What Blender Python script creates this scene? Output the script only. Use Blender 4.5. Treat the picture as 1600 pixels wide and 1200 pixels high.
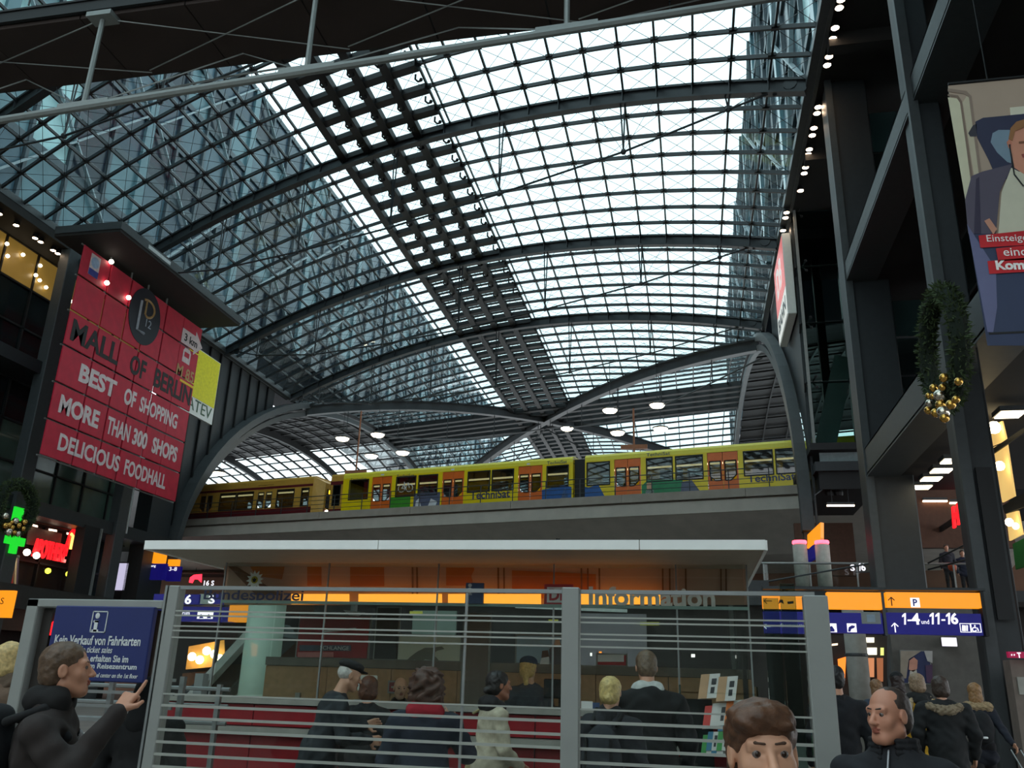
import bpy, math, random
import numpy as np
from mathutils import Vector, Matrix

for o in list(bpy.data.objects):
    bpy.data.objects.remove(o)
scene = bpy.context.scene
COL = scene.collection
random.seed(7)
RNG = np.random.default_rng(7)

# ------------------------------------------------------------------ camera
# world axes: +Y runs along the glass hall, +X to its right, Z up, camera at X=Y=0
FPX, PITCH, ROLL, HEAD, EYE = 1350.0, math.radians(19.0), math.radians(1.8), math.radians(-11.9), 1.6
_f = np.array([math.sin(HEAD)*math.cos(PITCH), math.cos(HEAD)*math.cos(PITCH), math.sin(PITCH)])
_r = np.array([math.cos(HEAD), -math.sin(HEAD), 0.0]); _u = np.cross(_r, _f)
CR = math.cos(ROLL)*_r + math.sin(ROLL)*_u
CU = -math.sin(ROLL)*_r + math.cos(ROLL)*_u
cam_data = bpy.data.cameras.new('camera'); cam = bpy.data.objects.new('camera', cam_data); COL.objects.link(cam)
cam_data.sensor_width = 36.0; cam_data.lens = 36.0*FPX/1600.0; cam_data.clip_end = 2000; cam_data.clip_start = 0.05
cam.matrix_world = Matrix(((CR[0], CU[0], -_f[0], 0), (CR[1], CU[1], -_f[1], 0), (CR[2], CU[2], -_f[2], EYE), (0, 0, 0, 1)))
scene.camera = cam
# ------------------------------------------------------------------ sky and exposure
world = bpy.data.worlds.new('overcast_sky'); scene.world = world; world.use_nodes = True
wn = world.node_tree.nodes; bg = wn['Background']
bg.inputs['Color'].default_value = (0.90, 0.965, 1.0, 1); bg.inputs['Strength'].default_value = 2.0
vs = scene.view_settings
vs.view_transform = 'Standard'; vs.look = 'None'; vs.exposure = 0.18; vs.gamma = 1.0; vs.use_curve_mapping = False

TS = 0.296          # skew of the arches against the hall axis
def at(px, py, Y=None, X=None, Z=None, v=None):
    """point where the sight line through a photo pixel meets a given plane of the place"""
    d = _f + (px-800)/FPX*CR - (py-600)/FPX*CU
    if Y is not None: k = Y/d[1]
    elif X is not None: k = X/d[0]
    elif Z is not None: k = (Z-EYE)/d[2]
    else: k = (v+TS*5.07)/(d[1]+TS*d[0])
    return np.array([d[0]*k, d[1]*k, d[2]*k+EYE])
def pix(p):
    q = np.array([p[0], p[1], p[2]-EYE]); z = q@_f
    return 800+FPX*(q@CR)/z, 600-FPX*(q@CU)/z, z

# ------------------------------------------------------------------ materials
MATS = {}
def srgb(c):
    return tuple((x/255/12.92 if x/255 <= .04045 else ((x/255+.055)/1.055)**2.4) for x in c)
def mat(name, col, rough=.6, metal=0.0, var=.12, scale=6.0, emit=None, es=1.0, bump=0.0, spec=.5, coords='Object'):
    """procedural principled material, colour given in sRGB 0-255, with noise variation"""
    if name in MATS: return MATS[name]
    m = bpy.data.materials.new(name); m.use_nodes = True; MATS[name] = m
    nt = m.node_tree; b = nt.nodes['Principled BSDF']
    c = srgb(col)
    tc = nt.nodes.new('ShaderNodeTexCoord'); nz = nt.nodes.new('ShaderNodeTexNoise')
    nz.inputs['Scale'].default_value = scale; nz.inputs['Detail'].default_value = 4
    nt.links.new(tc.outputs[coords], nz.inputs['Vector'])
    rp = nt.nodes.new('ShaderNodeValToRGB'); e = rp.color_ramp.elements
    e[0].position = .3; e[1].position = .7
    e[0].color = (*[x*(1-var) for x in c], 1); e[1].color = (*[min(1, x*(1+var)) for x in c], 1)
    nt.links.new(nz.outputs['Fac'], rp.inputs['Fac']); nt.links.new(rp.outputs['Color'], b.inputs['Base Color'])
    b.inputs['Roughness'].default_value = rough; b.inputs['Metallic'].default_value = metal
    b.inputs['Specular IOR Level'].default_value = spec
    if bump:
        bp = nt.nodes.new('ShaderNodeBump'); bp.inputs['Strength'].default_value = bump; bp.inputs['Distance'].default_value = .02
        nt.links.new(nz.outputs['Fac'], bp.inputs['Height']); nt.links.new(bp.outputs['Normal'], b.inputs['Normal'])
    if emit:
        b.inputs['Emission Color'].default_value = (*srgb(emit), 1); b.inputs['Emission Strength'].default_value = es
    return m
def lamp_mat(name, col, s, rim=None):
    m = mat(name, (60, 60, 60), .4, emit=col, es=s); return m
def glass_mat(name, tint=(1, 1, 1), gloss=1.0, rough=.02, f0=.03):
    """clear architectural glass: tinted transparency with a Fresnel reflection"""
    if name in MATS: return MATS[name]
    m = bpy.data.materials.new(name); m.use_nodes = True; MATS[name] = m
    nt = m.node_tree; nt.nodes.clear()
    out = nt.nodes.new('ShaderNodeOutputMaterial'); mx = nt.nodes.new('ShaderNodeMixShader')
    tr = nt.nodes.new('ShaderNodeBsdfTransparent'); gl = nt.nodes.new('ShaderNodeBsdfGlossy'); lw = nt.nodes.new('ShaderNodeLayerWeight'); pw = nt.nodes.new('ShaderNodeMath'); fr = nt.nodes.new('ShaderNodeMath')
    nz = nt.nodes.new('ShaderNodeTexNoise'); nz.inputs['Scale'].default_value = .9
    rp = nt.nodes.new('ShaderNodeValToRGB'); e = rp.color_ramp.elements
    e[0].color = (*[x*.95 for x in tint], 1); e[1].color = (*[min(1, x*1.03) for x in tint], 1)
    nt.links.new(nz.outputs['Fac'], rp.inputs['Fac']); nt.links.new(rp.outputs['Color'], tr.inputs['Color'])
    pw.operation = 'POWER'; pw.inputs[1].default_value = 5.0; nt.links.new(lw.outputs['Facing'], pw.inputs[0])   # Schlick's Fresnel
    fr.operation = 'MULTIPLY_ADD'; fr.inputs[1].default_value = 1-f0; fr.inputs[2].default_value = f0; nt.links.new(pw.outputs[0], fr.inputs[0]); gl.inputs['Roughness'].default_value = rough
    gl.inputs['Color'].default_value = (gloss, gloss, gloss, 1)
    nt.links.new(fr.outputs[0], mx.inputs['Fac']); nt.links.new(tr.outputs[0], mx.inputs[1]); nt.links.new(gl.outputs[0], mx.inputs[2])
    nt.links.new(mx.outputs[0], out.inputs['Surface']); return m
def stripe_mat(name, c1, c2, axis, period, frac, rough=.6):
    """two colours in stripes along one object axis"""
    m = mat(name, c1, rough); nt = m.node_tree; b = nt.nodes['Principled BSDF']
    tc = nt.nodes.new('ShaderNodeTexCoord'); sx = nt.nodes.new('ShaderNodeSeparateXYZ'); nt.links.new(tc.outputs['Object'], sx.inputs[0])
    mo = nt.nodes.new('ShaderNodeMath'); mo.operation = 'PINGPONG'; mo.inputs[1].default_value = period/2; nt.links.new(sx.outputs[axis], mo.inputs[0])
    lt = nt.nodes.new('ShaderNodeMath'); lt.operation = 'LESS_THAN'; lt.inputs[1].default_value = period/2*frac; nt.links.new(mo.outputs[0], lt.inputs[0])
    mx = nt.nodes.new('ShaderNodeMix'); mx.data_type = 'RGBA'
    mx.inputs['A'].default_value = (*srgb(c1), 1); mx.inputs['B'].default_value = (*srgb(c2), 1)
    nt.links.new(lt.outputs[0], mx.inputs['Factor']); nt.links.new(mx.outputs['Result'], b.inputs['Base Color']); return m

# ------------------------------------------------------------------ mesh helpers
WM = {}
def tag(o, label=None, cat=None, group=None, kind=None):
    if label: o['label'] = label
    if cat: o['category'] = cat
    if group: o['group'] = group
    if kind: o['kind'] = kind
    return o
def empty(name, loc, label=None, cat=None, group=None, kind=None, rz=0.0):
    o = bpy.data.objects.new(name, None); COL.objects.link(o); o.empty_display_size = .2
    o.location = Vector([float(x) for x in loc]); o.rotation_euler = (0, 0, rz)
    WM[o] = Matrix.Translation(o.location) @ Matrix.Rotation(rz, 4, 'Z')
    return tag(o, label, cat, group, kind)
def link(name, me, mats=None, parent=None, loc=(0, 0, 0), basis=None):
    o = bpy.data.objects.new(name, me); COL.objects.link(o)
    if mats is not None and not len(me.materials):
        for m in (mats if isinstance(mats, (list, tuple)) else [mats]): me.materials.append(m)
    M = Matrix.Translation(Vector([float(x) for x in loc])) if basis is None else basis
    o.matrix_basis = M; WM[o] = M.copy()
    if parent is not None:
        o.parent = parent; o.matrix_parent_inverse = WM[parent].inverted()
    return o
def unit(v):
    v = np.asarray(v, float); return v/max(np.linalg.norm(v), 1e-12)
class MB:
    def __init__(s): s.v = []; s.f = []; s.m = []; s.n = 0
    def add(s, vs, fs, mi=0):
        s.v.extend([tuple(map(float, p)) for p in vs]); s.f.extend([tuple(i+s.n for i in f) for f in fs]); s.m.extend([mi]*len(fs)); s.n += len(vs); return s
    def hexa(s, p, mi=0):      # p: bottom 4 (ccw), top 4
        return s.add(p, [(3, 2, 1, 0), (4, 5, 6, 7), (0, 1, 5, 4), (1, 2, 6, 5), (2, 3, 7, 6), (3, 0, 4, 7)], mi)
    def box(s, lo, hi, mi=0):
        (x0, y0, z0), (x1, y1, z1) = lo, hi
        return s.hexa([(x0, y0, z0), (x1, y0, z0), (x1, y1, z0), (x0, y1, z0), (x0, y0, z1), (x1, y0, z1), (x1, y1, z1), (x0, y1, z1)], mi)
    def bev(s, lo, hi, b=.01, mi=0):    # box with chamfered vertical and horizontal edges
        lo = np.array(lo, float); hi = np.array(hi, float); b = min(b, *(.45*(hi-lo)))
        vs = []; idx = {}
        for sx in (0, 1):
            for sy in (0, 1):
                for sz in (0, 1):
                    c = [hi[k] if t else lo[k] for k, t in enumerate((sx, sy, sz))]
                    d = [(-b if t else b) for t in (sx, sy, sz)]
                    for ax in range(3):
                        q = [c[k]+(0 if k == ax else d[k]) for k in range(3)]; idx[(sx, sy, sz, ax)] = len(vs); vs.append(q)
        fs = []
        for ax in range(3):
            a, c2 = [(1, 2), (2, 0), (0, 1)][ax]
            for t in (0, 1):
                loop = []
                for (u, w) in ((0, 0), (1, 0), (1, 1), (0, 1)):
                    k = [0, 0, 0]; k[ax] = t; k[a] = u; k[c2] = w; loop.append(idx[(*k, ax)])
                fs.append(tuple(loop if t else loop[::-1]))
            for u in (0, 1):
                for w in (0, 1):
                    k0 = [0, 0, 0]; k0[a] = u; k0[c2] = w; k1 = list(k0); k1[ax] = 1
                    loop = (idx[(*k0, a)], idx[(*k1, a)], idx[(*k1, c2)], idx[(*k0, c2)])
                    fs.append(loop if (u == w) else loop[::-1])
        for sx in (0, 1):
            for sy in (0, 1):
                for sz in (0, 1):
                    l = tuple(idx[(sx, sy, sz, a)] for a in range(3)); fs.append(l if (sx+sy+sz) % 2 else l[::-1])
        return s.add(vs, fs, mi)
    def bar(s, a, b, w, h, up=(0, 0, 1), mi=0):   # rectangular bar from a to b, w sideways, h along up
        a = np.array(a, float); b = np.array(b, float); d = unit(b-a); sd = np.cross(d, up)
        if np.linalg.norm(sd) < 1e-6: sd = np.cross(d, (0, 1, 0))
        sd = unit(sd)*w/2; u = unit(np.cross(sd, d))*h/2
        return s.hexa([a-sd-u, a+sd-u, b+sd-u, b-sd-u, a-sd+u, a+sd+u, b+sd+u, b-sd+u], mi)
    def sweep(s, pts, w, h, side=None, drop=0.0, mi=0):  # rectangular section along a polyline; top stays on the line, body hangs below
        P = np.array(pts, float); n = len(P); base = s.n; vs = []
        for i in range(n):
            t = unit(P[min(i+1, n-1)]-P[max(i-1, 0)]); sd = np.array(side, float) if side is not None else np.cross(t, (0, 0, 1))
            sd = unit(sd-t*(sd@t)); up = unit(np.cross(sd, t)); up = up if up[2] > 0 else -up
            c = P[i]-up*drop
            for a, b in ((-1, 0), (1, 0), (1, -1), (-1, -1)): vs.append(c+sd*a*w/2+up*b*h)
        fs = []
        for i in range(n-1):
            for k in range(4): fs.append((4*i+k, 4*i+(k+1) % 4, 4*i+4+(k+1) % 4, 4*i+4+k))
        fs += [(3, 2, 1, 0), tuple(4*(n-1)+k for k in range(4))]
        return s.add(vs, fs, mi)
    def tube(s, pts, r, n=6, mi=0, closed=False):
        P = np.array(pts, float); m = len(P); R = r if hasattr(r, '__len__') else [r]*m; vs = []
        ref = np.array((0.123, .456, .88)); prev = None
        for i in range(m):
            t = unit(P[(i+1) % m]-P[i-1]) if closed else unit(P[min(i+1, m-1)]-P[max(i-1, 0)])
            if prev is None: a = unit(np.cross(t, ref if abs(t@unit(ref)) < .95 else (1, 0, 0)))
            else: a = unit(prev-t*(prev@t))
            prev = a; b = np.cross(t, a)
            for k in range(n):
                q = 2*math.pi*k/n; vs.append(P[i]+R[i]*(math.cos(q)*a+math.sin(q)*b))
        fs = []
        for i in range(m if closed else m-1):
            j = (i+1) % m
            for k in range(n): fs.append((i*n+k, i*n+(k+1) % n, j*n+(k+1) % n, j*n+k))
        if not closed: fs += [tuple(range(n))[::-1], tuple((m-1)*n+k for k in range(n))]
        return s.add(vs, fs, mi)
    def lathe(s, c, prof, n=16, axis=(0, 0, 1), mi=0):   # prof: (r, h) pairs
        ax = unit(axis); a = unit(np.cross(ax, (1, 0, 0) if abs(ax[0]) < .9 else (0, 1, 0))); b = np.cross(ax, a); c = np.array(c, float); vs = []
        for r, h in prof:
            for k in range(n):
                q = 2*math.pi*k/n; vs.append(c+ax*h+r*(math.cos(q)*a+math.sin(q)*b))
        fs = [(i*n+k, i*n+(k+1) % n, i*n+n+(k+1) % n, i*n+n+k) for i in range(len(prof)-1) for k in range(n)]
        fs += [tuple(range(n))[::-1], tuple((len(prof)-1)*n+k for k in range(n))]
        return s.add(vs, fs, mi)
    def ball(s, c, r, n=10, m=6, mi=0):
        rr = r if hasattr(r, '__len__') else (r, r, r)
        vs = []; c = np.array(c, float)
        for i in range(1, m):
            t = math.pi*i/m
            for k in range(n):
                q = 2*math.pi*k/n; vs.append(c+np.array((rr[0]*math.sin(t)*math.cos(q), rr[1]*math.sin(t)*math.sin(q), rr[2]*math.cos(t))))
        vs += [c+np.array((0, 0, rr[2])), c-np.array((0, 0, rr[2]))]; T, B = len(vs)-2, len(vs)-1
        fs = [(i*n+k, i*n+n+k, i*n+n+(k+1) % n, i*n+(k+1) % n) for i in range(m-2) for k in range(n)]
        fs += [(T, k, (k+1) % n) for k in range(n)] + [(B, (m-2)*n+(k+1) % n, (m-2)*n+k) for k in range(n)]
        return s.add(vs, fs, mi)
    def plate(s, poly, o, ex, ey, t, mi=0):   # polygon (2-D) in the plane o + x ex + y ey, thickness t along ex x ey
        o = np.array(o, float); ex = np.array(ex, float); ey = np.array(ey, float); nn = unit(np.cross(ex, ey)); k = len(poly)
        a = [o+x*ex+y*ey for x, y in poly]; vs = a+[p+nn*t for p in a]
        fs = [tuple(range(k))[::-1], tuple(range(k, 2*k))]+[(i, (i+1) % k, k+(i+1) % k, k+i) for i in range(k)]
        return s.add(vs, fs, mi)
    def mesh(s, name, origin=None):
        me = bpy.data.meshes.new(name); V = np.array(s.v, float); o = np.array(origin if origin is not None else (V.min(0)+V.max(0))/2, float)
        me.from_pydata((V-o).tolist(), [], s.f)
        if any(s.m): me.polygons.foreach_set('material_index', s.m)
        me.update(); return me, o
    def build(s, name, mats, parent=None, smooth=False, origin=None):
        me, o = s.mesh(name, origin)
        if smooth: me.polygons.foreach_set('use_smooth', [True]*len(me.polygons))
        return link(name, me, mats, parent, o)
def box_obj(name, lo, hi, m, parent=None, b=0.0):
    mb = MB()
    lo2 = [min(a, c) for a, c in zip(lo, hi)]; hi2 = [max(a, c) for a, c in zip(lo, hi)]
    (mb.bev(lo2, hi2, b) if b else mb.box(lo2, hi2)); return mb.build(name, m, parent)
def ring_poly(n, rx, ry, cx=0, cy=0, a0=0, a1=2*math.pi, end=False):
    return [(cx+rx*math.cos(a0+(a1-a0)*i/(n-1 if end else n)), cy+ry*math.sin(a0+(a1-a0)*i/(n-1 if end else n))) for i in range(n)]
TXT = {}
def text(s, m, parent, origin, ex, ey, w=None, h=None, ext=.004, bold=0.0, shear=0.0, name='lettering', align='L'):
    """raised lettering fitted to w x h, its lower left corner at origin, running along ex, up along ey"""
    key = (s, bold, shear)
    if key not in TXT:
        cu = bpy.data.curves.new('lettering', 'FONT'); cu.body = s; cu.resolution_u = 3; cu.offset = bold; cu.shear = shear; cu.extrude = .5
        ob = bpy.data.objects.new('tmp', cu); COL.objects.link(ob); dg = bpy.context.evaluated_depsgraph_get()
        me = bpy.data.meshes.new_from_object(ob.evaluated_get(dg)); bpy.data.objects.remove(ob); bpy.data.curves.remove(cu)
        V = np.empty(len(me.vertices)*3); me.vertices.foreach_get('co', V); V = V.reshape(-1, 3)
        TXT[key] = (V, [tuple(p.vertices) for p in me.polygons]); bpy.data.meshes.remove(me)
    V, F = TXT[key]; lo = V.min(0); hi = V.max(0); sx = sy = 1.0
    if h: sy = h/(hi[1]-lo[1]); sx = sy
    if w:
        sx = w/(hi[0]-lo[0])
        if not h: sy = sx
    ex = unit(ex); ey = unit(ey); nn = np.cross(ex, ey); o = np.array(origin, float)
    x = (V[:, 0]-lo[0])*sx; tw = (hi[0]-lo[0])*sx
    if align == 'C': x = x-tw/2
    if align == 'R': x = x-tw
    P = o+np.outer(x, ex)+np.outer((V[:, 1]-lo[1])*sy, ey)+np.outer((V[:, 2]+.5)*ext, nn)
    mb = MB(); mb.add(P, F); return mb.build(name, m, parent)

# ================================================================== MATERIAL SET
M_STEEL = mat('dark_grey_painted_steel', (44, 48, 51), .5, .1, .08)
M_STEEL2 = mat('mid_grey_painted_steel', (64, 68, 70), .5, .1, .08)
M_BLACK = mat('near_black_steel', (20, 21, 23), .6, .1, .1)
M_DARK = mat('dark_lining_and_shade', (30, 28, 27), .8, 0, .15, 2)
M_ALU = mat('brushed_aluminium', (150, 153, 152), .4, .6, .06)
M_GREYM = mat('grey_powder_coat', (128, 132, 130), .5, .2, .05)
M_CONC = mat('pale_concrete', (150, 142, 132), .85, 0, .1, 1.5, bump=.1)
M_CONC2 = mat('lighter_concrete', (176, 170, 160), .85, 0, .08, 1.2, bump=.1)
M_WHITE = mat('white_enamel', (225, 226, 222), .5, 0, .03)
M_BROWN = mat('brown_wall_lining', (104, 72, 54), .8, 0, .12, 1.5)
M_ROOFG = glass_mat('roof_glass', (.80, .91, .925), .9)
M_GLASS = glass_mat('clear_glass', (.93, .965, .95), 1.0)
M_GLASSD = glass_mat('green_tinted_glass', (.55, .68, .66), 1.0)
M_PV = mat('dark_solar_panel', (14, 15, 18), .6, 0, .2, 3)

# ================================================================== FLOOR
flm = mat('stone_floor_slabs', (136, 130, 124), .35, 0, .08, 2.0)
_nt = flm.node_tree; _b = _nt.nodes['Principled BSDF']
_br = _nt.nodes.new('ShaderNodeTexBrick'); _tc = _nt.nodes.new('ShaderNodeTexCoord')
_br.inputs['Color1'].default_value = (*srgb((146, 138, 130)), 1); _br.inputs['Color2'].default_value = (*srgb((128, 122, 117)), 1); _br.inputs['Mortar'].default_value = (*srgb((88, 84, 80)), 1)
_br.inputs['Scale'].default_value = 1.0; _br.inputs['Brick Width'].default_value = 1.2; _br.inputs['Row Height'].default_value = .6; _br.inputs['Mortar Size'].default_value = .006
_nt.links.new(_tc.outputs['Object'], _br.inputs['Vector']); _nt.links.new(_br.outputs['Color'], _b.inputs['Base Color'])
tag(box_obj('floor', (-60, -14, -.3), (30, 130, 0), flm), kind='structure')
# darker stone bands crossing the floor
M_BAND = mat('dark_stone_band', (92, 88, 86), .35, 0, .08, 3)
fb_ = bpy.data.objects['floor']
for yb in (7.0, 11.6, 16.2, 20.8):
    box_obj('floor_band', (1.6, yb, 0), (5.2, yb+.7, .004), M_BAND, fb_)

# ================================================================== GLASS VAULT
XR, XL, NX = 5.07, -32.03, 26
XS = [XR+(XL-XR)*i/NX for i in range(NX+1)]
def z_ns(x): return 26.55-3.05*((x+13.48)/18.55)**2
def z_ew(v):
    q = 1-((v-75)/36.5)**2; return 8+18.55*math.sqrt(q) if q > 0 else 0
def zr(x, v): return max(z_ns(x), z_ew(v))
def pt(x, v, z=None): return np.array((x, v-TS*(x-XR), zr(x, v) if z is None else z))
V0 = [16.7+1.5*i for i in range(8)]+[28.7+1.575*i for i in range(8)]+[41.3+1.5286*i for i in range(7)]
V1 = [52+1.5333*i for i in range(31)]+[99.53+1.5333*i for i in range(1, 18)]
VB = [-12+2.05*i for i in range(14)]
VS = VB+V0+V1
PRIM = [4.4, 16.7, 28.7, 41.3, 52.0, 98.0, 110.3]
SIDE = unit((TS, 1, 0))
vault = tag(empty('ceiling', (-13.5, 50, 23.5)), 'barrel vault of glass panes on dark steel grid over the hall', None, None, 'structure')
vault['label'] = 'glass barrel vault on a dark steel grid over the hall'
def isprim(v): return any(abs(v-p) < .3 for p in PRIM)
for v in VS:
    near = 14 < v < 56
    if isprim(v):
        mb = MB(); pts = [pt(XR+(XL-XR)*i/52, v) for i in range(53)]
        mb.sweep(pts, .34, .10, SIDE, .02); mb.sweep(pts, .12, .50, SIDE, .10); mb.sweep(pts, .34, .09, SIDE, .56)
        if near:
            for x in XS[1:-1]:
                q = pt(x, v); mb.bar(q-SIDE*.17-(0, 0, .34), q+SIDE*.17-(0, 0, .34), .03, .44)
        r = mb.build('primary_arch', M_STEEL, vault)
    else:
        mb = MB(); pts = [pt(x, v) for x in XS]; mb.sweep(pts, .10, .17, SIDE, .02)
        if near:
            for x in XS:
                q = pt(x, v)-np.array((0, 0, .10)); mb.box(q-(.14, .12, .06), q+(.14, .12, .06))
        mb.build('arch_rib', M_STEEL, vault)
for i, x in enumerate(XS):
    mb = MB(); pts = [pt(x, v) for v in VS]
    if i in (12, 13, 14, 15): mb.sweep(pts, .40, .36, (1, 0, 0), .05); nm, mm = 'maintenance_track', M_BLACK
    elif i in (0, NX): mb.sweep(pts, .3, .35, (1, 0, 0), 0); nm, mm = 'edge_purlin', M_STEEL2
    else: mb.sweep(pts, .085, .13, (1, 0, 0), .03); nm, mm = 'purlin', M_STEEL
    if i == 11: mb.sweep([p+(.28, 0, 0) for p in pts], .06, .12, (1, 0, 0), .03)
    mb.build(nm, mm, vault)
# dark louvres framing the squares of the crown band
for k, v in enumerate(VS):
    if 14 < v < 100:
        x0, x1 = XS[11], XS[15]; mb = MB()
        mb.sweep([pt(x0+(x1-x0)*i/4, v) for i in range(5)], .42, .28, SIDE, .06)
        if v > 41: mb.sweep([pt(x0+(x1-x0)*i/4, v+.75) for i in range(5)], .12, .1, SIDE, .12)
        mb.build('crown_louvre', M_BLACK, vault)
hk = MB(); hk.tube([(0, 0, 0), (0, 0, -.25), (.12, 0, -.38), (.24, 0, -.36)], .05, 5); hk.ball((.26, 0, -.30), .09, 6, 4); hkm, _ = hk.mesh('crown_hook', (0, 0, 0)); hkm.materials.append(M_BLACK)
for k in range(len(VS)-1):
    if 22 < VS[k] < 47:
        for i in (11, 12, 13, 14):
            p = pt(XS[i], (VS[k]+VS[k+1])/2-.2); link('crown_hook', hkm, None, vault, p-np.array((.25, 0, .2)))
# transverse crown band of the crossing hall
for v in (72.0, 73.5, 75.0, 76.5, 78.0):
    mb = MB(); mb.sweep([pt(XR+(XL-XR)*i/52, v) for i in range(53)], .5, .45, SIDE, .05); mb.build('maintenance_track', M_BLACK, vault)
# glass panes: the largest in view one by one, the rest together
cells = []
for k in range(len(VS)-1):
    for i in range(NX):
        xs = (XS[i+1], XS[i]); vsn = (VS[k], VS[k+1])
        c = [pt(xs[0], vsn[0]), pt(xs[1], vsn[0]), pt(xs[1], vsn[1]), pt(xs[0], vsn[1])]
        a = 0.0; q = [pix(p) for p in c]
        if min(t[2] for t in q) > 1:
            mx_, my_ = np.mean([t[0] for t in q]), np.mean([t[1] for t in q])
            if -20 < mx_ < 1620 and -20 < my_ < 1220:
                a = abs(sum(q[j][0]*q[(j+1) % 4][1]-q[(j+1) % 4][0]*q[j][1] for j in range(4)))/2
        cells.append((a, c))
cells.sort(key=lambda t: -t[0])
def pane_into(mb, c, inset=.03, t=.03):
    m_ = sum(c)/4; b = [p+(m_-p)*inset for p in c]; mb.hexa(b+[p+np.array((0, 0, t)) for p in b])
for a, c in cells[:296]:
    mb = MB(); pane_into(mb, c); mb.build('glass_pane', M_ROOFG, vault)
mb = MB()
for a, c in cells[296:]: pane_into(mb, c)
tag(mb.build('roof_glazing', M_ROOFG, vault), kind='stuff')
# thin cross bracing wires in every field
mb = MB()
for k in range(len(VS)-1):
    if 14 < VS[k] < 66:
        for i in range(NX):
            z = np.array((0, 0, .16))
            mb.tube([pt(XS[i], VS[k])-z, pt(XS[i+1], VS[k+1])-z], .013, 3); mb.tube([pt(XS[i+1], VS[k])-z, pt(XS[i], VS[k+1])-z], .013, 3)
tag(mb.build('bracing_wires', M_STEEL, vault), kind='stuff')
# underslung cable trusses
cab = [(4.4, 23.46), (2.1, 23.1), (-2.1, 22.43), (-7.7, 21.95), (-13.3, 21.65), (-18.7, 21.6), (-24, 21.75), (-29, 22.5), (-31.3, 23.2)]
for v in (16.7, 28.7, 41.3, 52.0):
    mb = MB(); mb.tube([pt(x, v, z) for x, z in cab], .05, 6)
    for x, z in cab[1:-1]: mb.ball(pt(x, v, z), .13, 6, 4)
    for s in (0, -1):
        q = pt(*[cab[s][0], v], cab[s][1]); d = unit(pt(cab[s-1 if s else 1][0], v, cab[s-1 if s else 1][1])-q)
        mb.bar(q-d*.6, q+d*.7, .07, .38); mb.lathe(q, [(.26, -.1), (.26, .1)], 10, SIDE)
    mb.build('tension_cable', M_STEEL, vault)
    for x, z in cab[1:-1]:
        mb = MB(); top = pt(x, v)-np.array((0, 0, .5)); bot = pt(x, v, z)
        for s in (-1, 1): mb.tube([top+np.array((s*.10, 0, 0)), bot], .035, 5)
        for s in (-1, 1): mb.tube([bot, pt(x+s*1.43, v)-np.array((0, 0, .4))+SIDE*0], .012, 3)
        mb.build('truss_strut', M_STEEL, vault)
# groin arches where the two vaults meet
def vg(x, s): return 75+s*36.5*math.sqrt(max(0, 1-((z_ns(x)-8)/18.55)**2))
for s in (-1, 1):
    for xa, xb in ((XR, -13.48), (XL, -13.48)):
        pts = [pt(xa+(xb-xa)*i/30, vg(xa+(xb-xa)*i/30, s)) for i in range(31)]
        mb = MB(); mb.sweep(pts, .6, .12, None, 0); mb.sweep(pts, .25, .7, None, .1); mb.sweep(pts, .6, .12, None, .75)
        low = [p-np.array((0, 0, 1.0+2.6*math.sin(math.pi*min(1, i/30*.9+.05)))) for i, p in enumerate(pts)]
        mb.tube(low[::3], .06, 5)
        for i in range(5, 30, 6): mb.tube([pts[i]-np.array((0, 0, .8)), low[i]], .04, 4)
        mb.build('groin_arch', M_STEEL, vault)

# ------------------------------------------------------------------ side arms of the crossing train hall
def ew_pt(x, ang, off=0.0):
    v = 75-(36.5+off)*math.cos(ang); return np.array((x, v-TS*(x-XR), 8+(18.55+off)*math.sin(ang)))
def train_hall(xa, xb, name):
    root = tag(empty('ceiling', (xa, 75-TS*(xa-XR), 8)), name, None, None, 'structure')
    n = 44; angs = [math.pi*i/n for i in range(n+1)]
    right = xb > xa; xp = 4.95 if right else xa; pw = .5 if right else .9
    mb = MB(); pts = [ew_pt(xp, a) for a in angs]; mb.sweep(pts, pw, .5, (1, 0, 0), -.3); mb.sweep([p-np.array((0, 0, .5)) for p in pts], .35, .4, (1, 0, 0)); mb.build('portal_arch', M_STEEL2, root)
    clear = lambda x, a: not (right and x < 8.7 and ew_pt(x, a)[1] < 44.7)      # the lift box stands in this corner
    step = 1.9 if xb < xa else 2.2; sg = -1 if xb < xa else 1; nx = int(abs(xb-xa)/step); xs = [xa+sg*step*i for i in range(nx+1)]
    for i, x in enumerate(xs[1:], 1):
        mb = MB(); big = i % 6 == 0; mb.sweep([ew_pt(x, a) for a in angs if clear(x, a)], .35 if big else .13, .7 if big else .2, (1, 0, 0)); mb.build('arch_rib', M_BLACK, root)
    for a in angs[1:-1]:
        x0 = next(x for x in [xs[0]]+xs if clear(x, a)); mb = MB(); mb.sweep([ew_pt(x0, a), ew_pt(xs[-1], a)], .12, .14, None); mb.build('purlin', M_BLACK, root)
    gl, pv = MB(), MB()
    for i in range(nx):
        for j in range(n):
            if not clear(xs[i], angs[j]): continue
            c = [ew_pt(xs[i], angs[j], .1), ew_pt(xs[i+1], angs[j], .1), ew_pt(xs[i+1], angs[j+1], .1), ew_pt(xs[i], angs[j+1], .1)]
            glass = j >= 23 if sg < 0 else (j > 26)
            m_ = sum(c)/4; (gl if glass else pv).add([p+(m_-p)*(.04 if glass else -.01) for p in c], [(0, 1, 2, 3)])
    tag(gl.build('roof_glazing', M_ROOFG, root), kind='stuff'); tag(pv.build('solar_panels', M_PV, root), kind='stuff')
    return root
train_hall(XL, -108, 'dark arched roof of the train hall with small panes')
train_hall(XR+.3, 50, 'arched roof of the train hall behind the glass lift box')

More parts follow.
